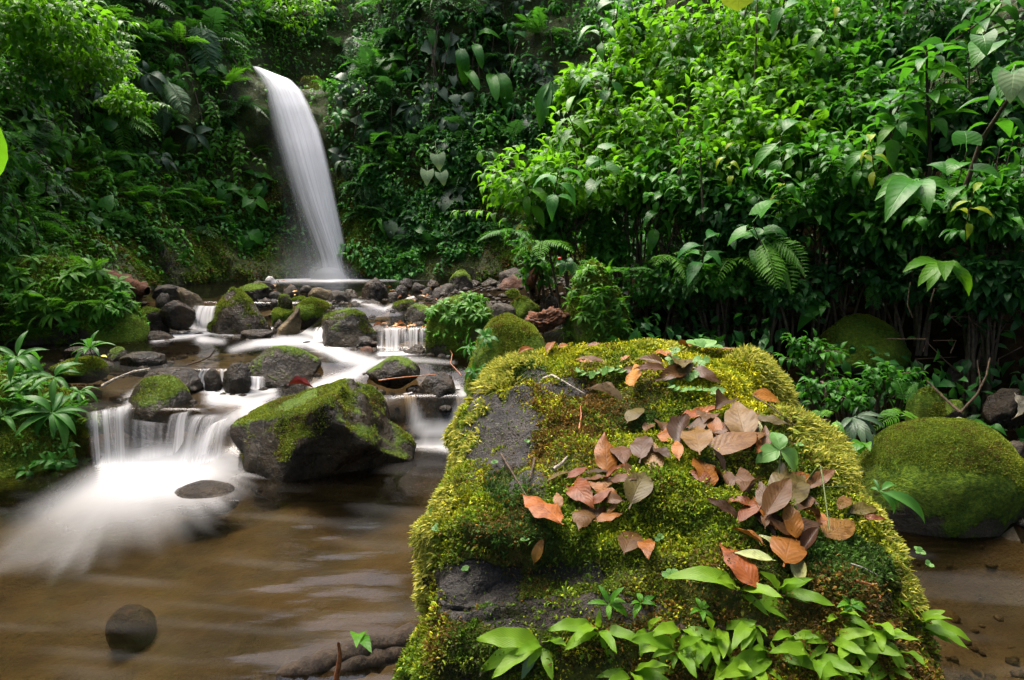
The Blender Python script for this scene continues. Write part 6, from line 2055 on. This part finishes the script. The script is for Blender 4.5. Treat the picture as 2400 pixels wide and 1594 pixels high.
# the chunk of rotten bark on the round mossy boulder
V, T = stone_shape(811, 5, 14, .35)
V = V * np.array([.19, .10, .09]) + (0.02 * fbm(V * 9, 4, 5))[:, None] * V
V[:, 2] += 0.35 * V[:, 0] * (V[:, 0] > 0)
c = at_y(1278, 752, 5.15)
o = put("rotten_bark", mesh_np("rotten_bark", V, [T], [M_ROT]))
o.location = c
tag(o, "crumbly orange brown lump of rotten bark on the round mossy boulder", "bark")
# the hand of leaf litter and bark strips on the bar and the ledge
rg = np.random.default_rng(820)
LITTER = ([(rg.uniform(900, 1250), rg.uniform(668, 705), .83) for _ in range(45)] + [(rg.uniform(880, 1030), rg.uniform(757, 771), .70) for _ in range(22)] +
          [(rg.uniform(640, 710), rg.uniform(655, 700), .86) for _ in range(8)] + [(rg.uniform(1255, 1300), rg.uniform(690, 705), .84) for _ in range(6)])
for k, (u, v, zz_) in enumerate(LITTER):
    p = on_z(u, v, zz_)
    a = rg.uniform(0, 6.28)
    o = put("dead_leaf", LEAF[("dead_flat", "dead_curl")[k % 2]][k % 4], None, frame(p, (math.cos(a), math.sin(a), rg.uniform(-.1, .3)), (0, -.3, 1), rg.uniform(.05, .13), rg.uniform(.03, .09)))
    o.color = (*((.42, .17, .06), (.30, .13, .05), (.5, .30, .10))[k % 3], 1)
    where = "on the gravel bar" if k < 45 else "on the reddish ledge" if k < 67 else "between the stones below the white stone" if k < 75 else "by the leaning trunk"
    tag(o, f"small orange brown dead leaf {where}", "leaf", "dead leaves " + where)
o = put("dead_leaf", LEAF["dead_curl"][0], None, frame(on_z(672, 902, .60), (1, -.1, .05), (0, -.4, 1), .17, .15))
o.color = (.13, .012, .010, 1)
tag(o, "dark crimson leaf lying on the crest of the big mossy boulder", "leaf")
o = put("dead_leaf", LEAF["dead_flat"][1], None, frame(on_z(2275, 985, .52), (-1, -.3, -.1), (0, -.4, 1), .16, .16))
o.color = (.42, .46, .25, 1)
tag(o, "pale green fallen leaf resting above the wide mossy boulder", "leaf")
o = put("dead_leaf", LEAF["dead_curl"][2], None, frame(on_z(2378, 920, .75), (.2, -.4, -1), (0, -.8, .5), .15, .15))
o.color = (.55, .5, .36, 1)
tag(o, "torn pale leaf hanging on the dark rock at the right edge", "leaf")
o = put("dead_leaf", LEAF["dead_flat"][2], None, frame(on_z(500, 1590, -.02), (.9, .6, 0), (0, 0, 1), .11, .11))
o.location.z = -.12
o.color = (.42, .27, .03, 1)
tag(o, "yellow leaf under the water at the bottom edge", "leaf")
o = put("dead_leaf", LEAF["dead_flat"][3], None, frame(on_z(236, 834, .56), (1, -.2, 0), (0, -.3, 1), .06, .06))
o.color = (.75, .72, .12, 1)
tag(o, "tiny yellow leaf on the tip of the mossy ledge", "leaf")

# ================================================================== on the foreground boulder
DC = dict(B=(.092, .043, .014), O=(.235, .085, .014), P=(.34, .36, .15), T=(.165, .086, .022), D=(.048, .023, .009), G=(.086, .064, .016), Y=(.34, .16, .025), R=(.155, .044, .009))
NM = dict(B="purple brown", O="orange brown", P="pale cream", T="tan", D="dark brown", G="olive brown", Y="golden", R="red brown")
# centre u, v, length in pixels, direction of the tip (degrees, 90 = up in the picture), colour, shape
DL = [
    (1236, 838, 42, 20, "O", "curl"), (1293, 823, 38, 55, "O", "curl"), (1330, 822, 42, 10, "O", "curl"), (1390, 824, 36, 5, "R", "curl"), (1387, 863, 64, 170, "B", "flat"), (1372, 852, 40, 175, "O", "flat"),
    (1468, 848, 28, 30, "O", "flat"), (1480, 881, 48, 160, "B", "flat"), (1499, 902, 56, 75, "Y", "wide"), (1545, 834, 66, 165, "O", "flat"), (1632, 824, 50, 170, "D", "curl"), (1700, 838, 56, 5, "T", "curl"),
    (1532, 868, 56, 175, "B", "curl"), (1585, 868, 48, 25, "B", "flat"), (1572, 893, 44, 20, "B", "curl"), (1602, 882, 54, 40, "G", "flat"), (1600, 822, 40, 150, "O", "curl"),
    (1523, 1010, 52, 45, "B", "flat"), (1551, 1005, 54, 110, "B", "curl"), (1577, 1035, 74, 95, "O", "wide"), (1603, 1038, 78, 72, "D", "curl"), (1655, 985, 98, 14, "O", "curl"), (1642, 1018, 56, 45, "B", "flat"),
    (1633, 1062, 88, 108, "T", "wide"), (1733, 1020, 88, 112, "T", "wide"), (1713, 1063, 140, 12, "T", "wide"), (1806, 1002, 88, 175, "G", "wide"), (1788, 953, 76, 172, "O", "wide"), (1772, 1024, 50, 110, "P", "curl"),
    (1640, 1120, 82, 115, "O", "wide"), (1686, 1126, 94, 122, "B", "curl"), (1788, 1052, 40, 100, "B", "flat"), (1504, 1082, 74, 78, "B", "wide"), (1538, 1092, 76, 105, "T", "flat"), (1497, 1152, 100, 66, "G", "wide"),
    (1352, 1130, 50, 20, "R", "flat"), (1406, 1127, 62, 8, "D", "flat"), (1460, 1118, 66, 155, "B", "curl"), (1424, 1148, 76, 30, "T", "wide"), (1416, 1166, 74, 155, "O", "flat"), (1277, 1226, 98, 150, "O", "wide"),
    (1368, 1228, 92, 258, "B", "wide"), (1406, 1212, 60, 48, "B", "flat"), (1440, 1204, 42, 40, "T", "flat"), (1420, 1240, 60, 8, "O", "wide"), (1474, 1280, 72, 62, "B", "wide"), (1517, 1302, 58, 280, "O", "flat"),
    (1263, 1282, 72, 72, "Y", "flat"), (1303, 1192, 42, 100, "T", "flat"), (1726, 1335, 138, 130, "R", "wide"), (1820, 1165, 90, 97, "G", "flat"), (1862, 1190, 120, 32, "B", "wide"), (1840, 1180, 100, 55, "G", "flat"),
    (1884, 1136, 96, 15, "O", "curl"), (1730, 1186, 98, 148, "R", "curl"), (1757, 1166, 58, 22, "B", "curl"), (1793, 1198, 72, 110, "B", "flat"), (1866, 1242, 98, 5, "D", "wide"), (1788, 1224, 76, 135, "O", "flat"),
    (1955, 1260, 76, 24, "T", "wide"), (1972, 1202, 44, 40, "T", "flat"), (2018, 1211, 70, 4, "G", "flat"), (2038, 1230, 50, 345, "R", "flat"), (1842, 1310, 98, 76, "O", "wide"), (1888, 1280, 64, 55, "D", "curl"),
    (1754, 1272, 80, 160, "O", "curl"), (1794, 1280, 64, 128, "P", "curl"), (1772, 1330, 88, 176, "P", "flat"), (1690, 1210, 86, 150, "D", "curl"), (1870, 1350, 60, 100, "P", "curl"), (1900, 1222, 60, 120, "O", "curl"),
    (1820, 1250, 70, 150, "B", "flat"), (1440, 1185, 60, 170, "B", "flat"), (1675, 1095, 54, 130, "D", "curl"), (1765, 1000, 48, 60, "O", "flat"), (1590, 1075, 50, 100, "O", "flat"), (1620, 1005, 60, 30, "R", "flat")]
g4 = np.random.default_rng(77)
for (a, b, ru, rv, m) in ((1640, 1045, 70, 45, 9), (1820, 1215, 75, 55, 13), (1450, 1155, 48, 40, 8), (1590, 870, 45, 22, 5), (1750, 1045, 40, 30, 4)):
    for _ in range(m):
        DL.insert(0, (int(a + ru * g4.normal()), int(b + rv * g4.normal()), int(g4.uniform(50, 95)), int(g4.uniform(0, 360)), "BDTGRBO"[int(g4.integers(7))], ("flat", "curl", "wide")[int(g4.integers(3))]))
WHERE = [((1200, 1420, 800, 880), "on the back edge of the boulder"), ((1420, 1750, 780, 925), "among the creeper on the back of the boulder"), ((1480, 1640, 960, 1100), "at the left of the main leaf drift"),
         ((1560, 1840, 930, 1140), "in the upper drift on the boulder"), ((1320, 1545, 1040, 1260), "in the left cluster on the boulder"), ((1640, 1930, 1120, 1400), "in the big right hand drift"), ((0, 2400, 0, 1594), "lying apart on the moss")]
seen = {}
for (u, v, L, ang, c, shp) in DL:
    w_ = next(t for b, t in WHERE if b[0] <= u < b[1] and b[2] <= v < b[3])
    seen.setdefault((shp, c, w_), []).append((u, v))
rg = np.random.default_rng(900)
cnt = 0
for k, (u, v, L, ang, c, shp) in enumerate(DL):
    p, n = hit(BVH_B, u, v)
    if p is None:
        p, n = on_slope(u, v, BZ0, BK), Vector((0, -.2, 1))
    n = (n + Vector((0, 0, .6))).normalized()
    a = R(ang)
    q = ray(u + 30 * math.cos(a), v - 30 * math.sin(a)).normalized()
    den = q.dot(n)
    tip = CAM + q * ((p - CAM).dot(n) / den)
    dirv = tip - p
    per = dirv.length / 30
    length = min(L * per, L * (p - CAM).length / F * 1.6) * 1.02
    ax = dirv.normalized() + n * rg.uniform(.02, .22)
    up = n + rnd_unit(rg) * (.28 if shp != "curl" else .5)
    lift = 0.010 + 0.006 * (k % 4)
    start = p - dirv.normalized() * length * .52 + n * lift
    hi = shp == "curl"
    LV, LQ, LU = leaf_geo("ovate", rg.uniform(.165, .205) + (.04 if shp == "wide" else 0), rows=12, fold=rg.uniform(.35, 1.0) if hi else rg.uniform(.05, .4), droop=rg.uniform(-.15, .5) if hi else rg.uniform(-.1, .25),
                          wave=rg.uniform(.03, .16), twist=rg.uniform(-.7, .7) if hi else rg.uniform(-.25, .25), cols=7, curl=rg.uniform(0, .35), seed=k, petiole=rg.uniform(.03, .12))
    o = put("fallen_leaf", mesh_np("fallen_leaf", LV, [LQ], [ML_DEAD], uv=LU), None, frame(start, ax, up, length, length * rg.uniform(.95, 1.12)))
    j_ = rg.uniform(.85, 1.2)
    o.color = (*(min(1, x * j_ * rg.uniform(.93, 1.07)) for x in DC[c]), 1)
    w_ = next(t for b, t in WHERE if b[0] <= u < b[1] and b[2] <= v < b[3])
    shape = dict(flat="flat", curl="curled", wide="broad")[shp]
    mates = sorted(seen[(shp, c, w_)])
    lab = f"{shape} {NM[c]} leaf {w_}" + ("" if len(mates) == 1 else f", {ORD[min(13, mates.index((u, v)))]} from left")
    tag(o, lab, "leaf", "fallen leaves on the boulder")


# curled dead leaf and twigs on top
def b_at(u, v, lift=.012):
    p, n = hit(BVH_B, u, v)
    if p is None:
        return on_slope(u, v, BZ0, BK)
    return p + n * lift


o = put("fallen_leaf", LEAF["dead_curl"][1], None, frame(b_at(1372, 915), b_at(1456, 938) - b_at(1372, 915), (0, -.2, 1), .17, .09))
o.color = (.36, .26, .15, 1)
tag(o, "rolled up dry tan leaf beside the white twig", "leaf", "fallen leaves on the boulder")
stick("twig", "gnarled white twig lying at the back left of the boulder", [b_at(u, v) for u, v in ((1274, 895), (1298, 886), (1318, 898), (1340, 913), (1366, 928))], .005, M_TWIG_PALE)
stick("twig", "short pale broken twig in the middle of the moss", [b_at(u, v) for u, v in ((1297, 1108), (1318, 1094), (1335, 1078))], .0065, M_TWIG_PALE)
stick("twig", "thin brown stick running down the left of the boulder", [b_at(u, v) for u, v in ((1177, 1072), (1210, 1120), (1232, 1165), (1246, 1192))], .0035, M_TWIG)
stick("twig", "small crooked dark twig next to the thin brown stick", [b_at(u, v) for u, v in ((1255, 1082), (1250, 1108), (1240, 1136))], .004, M_TWIG)
stick("twig", "straight orange needle standing in the moss", [b_at(1358, 1016), b_at(1358, 985, .02), b_at(1358, 958)], .003, M_TWIG_RED)
stick("twig", "branched reddish twig at the lower right of the boulder", [b_at(u, v) for u, v in ((1995, 1366), (2030, 1378), (2060, 1404))], .004, M_TWIG_RED, branches=[[b_at(2035, 1380), b_at(2048, 1372)], [b_at(2048, 1394), b_at(2050, 1412)]])
stick("twig", "grey thread like twig right of the leaf drift", [b_at(u, v) for u, v in ((1985, 1328), (2020, 1340), (2050, 1354))], .0025, M_TWIG_PALE)
stick("twig", "dark leaf stalk lying across the upper drift", [b_at(u, v, .03) for u, v in ((1750, 942), (1800, 970), (1850, 1015))], .003, M_TWIG)
stick("vine_tendril", "yellow green tendril arching over the big right hand drift", [b_at(1868, 1162), b_at(1893, 1138, .07), b_at(1920, 1160, .09), b_at(1922, 1200, .07), b_at(1912, 1262, .04)], .0032, M_STEM, "tendril", branches=[[b_at(1925, 1190, .07), b_at(1950, 1175, .06), b_at(1985, 1172, .04)]])

# round leaved creeper at the back of the boulder
def creeper(label, pts, seed):
    rg = np.random.default_rng(seed)
    loc = b_at(*pts[0])
    root = empty("creeper", loc, label, "creeper", "round leaved creepers on the boulder")
    sh = shift(loc)
    P = [b_at(u, v, .012) for u, v in pts]
    put("stem", tubes_mesh("stem", [(P, [.0018] * len(P))], M_STEM, 5), root, sh)
    for a, b in zip(P[:-1], P[1:]):
        for t in (.15, .6):
            for s in (-1, 1):
                p = a.lerp(b, t)
                d = (b - a).cross(Vector((0, 0, 1))).normalized() * s + (b - a).normalized() * .4 + Vector((0, 0, .25))
                add_leaf(root, sh, "creeper", p, d, Vector((0, -.75, .8)) + rnd_unit(rg) * .45, rg.uniform(.026, .038), rg)


creeper("creeper strand with round leaves along the middle of the back edge", [(1345, 875), (1372, 885), (1400, 878), (1440, 870), (1470, 878)], 1)
creeper("creeper strand with round leaves threading the back drift of leaves", [(1555, 900), (1575, 880), (1590, 862), (1565, 842), (1580, 825)], 2)
creeper("lowest creeper strand with round leaves, running level", [(1560, 910), (1590, 922), (1620, 920), (1655, 924), (1690, 922)], 3)
creeper("creeper strand with round leaves right of the back drift", [(1600, 895), (1620, 880), (1630, 862), (1650, 848)], 4)
p = b_at(1648, 838)
whorl("creeper_sprig", p, (0, -.2, 1), 4, .075, "creeper", "sprig of larger oval leaves at the top of the boulder", "sprig", None, (.1, .5), np.random.default_rng(9), .03)

# the three leaved seedling in the middle
base = b_at(1810, 1160)
top = b_at(1812, 1088, .06)
loc = base
root = empty("seedling", loc, "three leaved light green seedling standing in the leaf drift", "seedling")
sh = shift(loc)
put("stem", tubes_mesh("stem", [(arc(base, top, .005, 5, (1, 0, 0)), [.003] * 6)], M_STEM, 5), root, sh)
rg = np.random.default_rng(31)
for (u, v, k) in ((1820, 1038, .075), (1770, 1094, .05), (1890, 1130, .02)):
    tip = b_at(u, v, k)
    if v < 1050:
        tip = top + Vector((.004, .055, .055)) * 1.0
    add_leaf(root, sh, "seedling", top, tip - top, Vector((0, -.7, .9)), max(.085, (tip - top).length), rg)

# strap leaved ferns along the foot of the boulder: centre, tips (pixels), depth of the centre comes from the stone
STRAP = [
    ("strap fern at the bottom left of the boulder, with one cream coloured leaf", (1268, 1509), [(1116, 1497), (1116, 1583), (1155, 1595), (1327, 1515), (1321, 1580), (1291, 1594), (1220, 1596, "strap_pale"), (1210, 1540), (1242, 1560)]),
    ("strap fern spread like a star over the dark underside", (1401, 1473), [(1288, 1472), (1348, 1487), (1328, 1530), (1360, 1553), (1446, 1559), (1446, 1524), (1515, 1509), (1406, 1446), (1420, 1510)]),
    ("strap fern with a yellow green upper leaf left of centre", (1595, 1468), [(1536, 1485), (1708, 1510), (1557, 1565), (1736, 1573), (1615, 1540), (1575, 1505), (1640, 1500), (1600, 1560), (1650, 1560)]),
    ("strap fern whose longest leaf arches left over the moss", (1729, 1382), [(1582, 1371, "strap_arch"), (1830, 1392), (1896, 1475), (1803, 1445), (1690, 1362)]),
    ("strap fern under the lowest brown leaves", (1828, 1386), [(1935, 1424), (1805, 1348), (1904, 1363), (1960, 1420), (1870, 1352)]),
    ("strap fern with short leaves right of the middle", (1965, 1439), [(1942, 1462), (2003, 1428), (2018, 1445), (2037, 1519), (1957, 1489), (2048, 1468)]),
    ("strap fern of dark crossing leaves at lower right", (2007, 1523), [(2110, 1535), (2065, 1545), (1975, 1530), (2014, 1578), (2045, 1572), (1990, 1562)]),
    ("strap fern spreading over the right end of the boulder", (2156, 1466), [(2114, 1405), (2205, 1428), (2293, 1489), (2274, 1514), (2232, 1514), (2108, 1504), (2230, 1450)]),
    ("strap fern with broad leaves at the bottom, right of centre", (1805, 1531), [(1765, 1524), (1931, 1576), (1890, 1592), (1828, 1512), (1763, 1592), (1850, 1590), (1720, 1560)]),
    ("strap fern half cut by the bottom edge, toward the right", (1904, 1538), [(2018, 1590), (1839, 1512), (1988, 1556), (1925, 1594), (1950, 1592), (1860, 1560)]),
    ("strap fern of small hanging leaves below the longest arching one", (1767, 1466), [(1762, 1520), (1800, 1493), (1722, 1496), (1790, 1525), (1740, 1530)]),
    ("strap fern at the very bottom, left of centre", (1700, 1545), [(1660, 1594), (1690, 1598), (1740, 1596), (1640, 1575), (1760, 1580)]),
    ("strap fern low at the right corner of the boulder", (2080, 1560), [(2140, 1590), (2050, 1594), (2100, 1600), (2130, 1560)]),
    ("small strap fern in the dark between the star and the yellow green one", (1520, 1480), [(1490, 1500), (1500, 1530), (1540, 1520), (1528, 1450)]),
    ("strap fern in the bottom right corner of the boulder front", (2110, 1530), [(2150, 1560), (2080, 1580), (2170, 1530), (2060, 1550), (2120, 1590)]),
    ("strap fern between the broad leaved one and the half cut one", (1860, 1490), [(1900, 1520), (1830, 1530), (1880, 1550), (1920, 1500), (1815, 1505)]),
    ("strap fern with upright narrow leaves under the yellow green one", (1660, 1500), [(1690, 1540), (1640, 1550), (1700, 1500), (1620, 1520), (1672, 1460), (1655, 1560)]),
    ("strap fern of small leaves just right of the short leaved one", (2060, 1470), [(2100, 1500), (2040, 1510), (2090, 1460), (2070, 1520), (2030, 1480)]),
    ("strap fern at the bottom edge under the dark crossing leaves", (1985, 1575), [(2030, 1600), (1960, 1600), (2000, 1602), (2030, 1565), (1945, 1575)]),
]
g2 = np.random.default_rng(951)
for lab, cu, cv, m in (("strap fern with hanging leaves below the yellow green one", 1580, 1520, 8), ("dense strap fern at the bottom edge, right of the cream leaved one", 1480, 1580, 7), ("dense strap fern of hanging leaves under the long arching leaf", 1690, 1470, 8),
                       ("dense strap fern of hanging leaves in the middle of the bottom edge", 1770, 1560, 9), ("dense strap fern of hanging leaves beside the half cut one", 1950, 1500, 8), ("dense strap fern of hanging leaves near the right end", 2060, 1500, 8)):
    STRAP.append((lab, (cu, cv), [(cu + L * math.cos(a), cv + L * .8 * math.sin(a)) for a, L in zip(g2.uniform(-.35, 3.5, m), g2.uniform(45, 105, m))]))
rg = np.random.default_rng(950)
for lab, (cu, cv), tips in STRAP:
    p, n = hit(BVH_B, cu, cv)
    if p is None:
        p, n = at_y(cu, cv, 1.6), Vector((0.5, -.6, .5))
    p = p - n * .01
    d0 = (p - CAM).dot(_f)
    root = empty("strap_fern", p, lab, "fern", "strap ferns on the boulder")
    sh = shift(p)
    V, T = ico(2)
    V = V * np.array([.016, .016, .013]) * (1 + .2 * fbm(V * 3, 2, 3))[:, None]
    put("rhizome", mesh_np("rhizome", V, [T], [M_BARK]), root)
    for tpx in tips:
        tu, tv = tpx[:2]
        key = tpx[2] if len(tpx) > 2 else "strap_bright"
        tip = CAM + ray(tu, tv) * ((d0 - rg.uniform(.03, .10)) / 1.0)
        ax = tip - p
        up = Vector((0, -.55, .9)) + rnd_unit(rg) * .25
        L = ax.length
        # the blade bends down toward its end, so it sets out higher
        ax = ax + Vector((0, 0, .14 * L)) if key != "strap_arch" else ax + Vector((0, 0, .6 * L))
        add_leaf(root, sh, key, p, ax, up, L * 1.06, rg, sx=rg.uniform(.9, 1.25))

# small green sprigs rooted in the moss
SPR = [(1425, 1430, "lance_bright", .05), (1232, 1270, "creeper", .02), (1015, 1215, "creeper", .03), (1030, 1250, "creeper", .03), (1090, 1340, "creeper", .02), (1572, 1360, "creeper", .035), (2150, 1300, "creeper", .022), (2170, 1330, "creeper", .022),
       (1545, 1268, "creeper", .02), (1870, 1050, "creeper", .022), (1235, 1040, "creeper", .018), (1160, 1090, "creeper", .018), (1000, 1520, "creeper", .022), (1985, 1430, "ovate_bright", .04), (1640, 1440, "ovate_bright", .04), (1500, 1425, "ovate_bright", .04)]
SL = ["pointed leaved sprig over the dark underside, left of the middle", "tiny sprig beside the half yellow leaf", "tiny sprig on the left flank of the boulder, upper one", "tiny sprig on the left flank of the boulder, lower one", "tiny sprig on the bare stone ledge",
      "blue green sprig at the tip of the arching strap leaf", "tiny sprig on the right flank, upper one", "tiny sprig on the right flank, lower one", "tiny sprig among the moss left of the red brown leaf", "tiny white tipped sprig right of the tan leaf", "tiny sprig under the white twig",
      "tiny sprig by the bare grey patch", "tiny sprig low on the left flank", "light sprig above the short leaved strap fern", "light sprig above the yellow green strap fern", "light sprig above the dark gap of the strap ferns"]
for (u, v, key, s), lab in zip(SPR, SL):
    p = b_at(u, v, .0)
    whorl("moss_sprig", p, (0, -.5, .8), 4 if key == "creeper" else 6, s * (.7 if key == "creeper" else 1), key, lab, "sprig", "sprigs in the moss of the boulder", (0, .8), np.random.default_rng(int(u)), s * .5)

# ================================================================== unseen leaf roof added to block sky light, its gap shaped to light the stream
rg = np.random.default_rng(990)
n = 9000
P = np.stack([rg.uniform(-11, 11, n), rg.uniform(-10, 17, n), rg.uniform(7.6, 11.5, n)], 1)
LIGHT_GAP = (-2.1, 11.0, 9.9, 9.5)  # opening shaped to steer where daylight falls
r = np.hypot((P[:, 0] - LIGHT_GAP[0]) / LIGHT_GAP[2], (P[:, 1] - LIGHT_GAP[1]) / LIGHT_GAP[3]) + .22 * fbm(P * .6, 3, 7)
keep = (r > 1) & ((P[:, 1] < 13) | (P[:, 2] > 9))
P = P[keep]
D = rg.normal(size=P.shape) + np.array([0, 0, -.4])
U = np.array([0, 0, 1.0]) + rg.normal(size=P.shape) * .35
tag(put("added_canopy", leaf_cloud(P, D, U, rg.uniform(.5, 1.0, len(P)), 991, w=.3, mat=ML_DARK)), "unseen leaves added high over the ravine to block sky light", "canopy", kind="stuff")
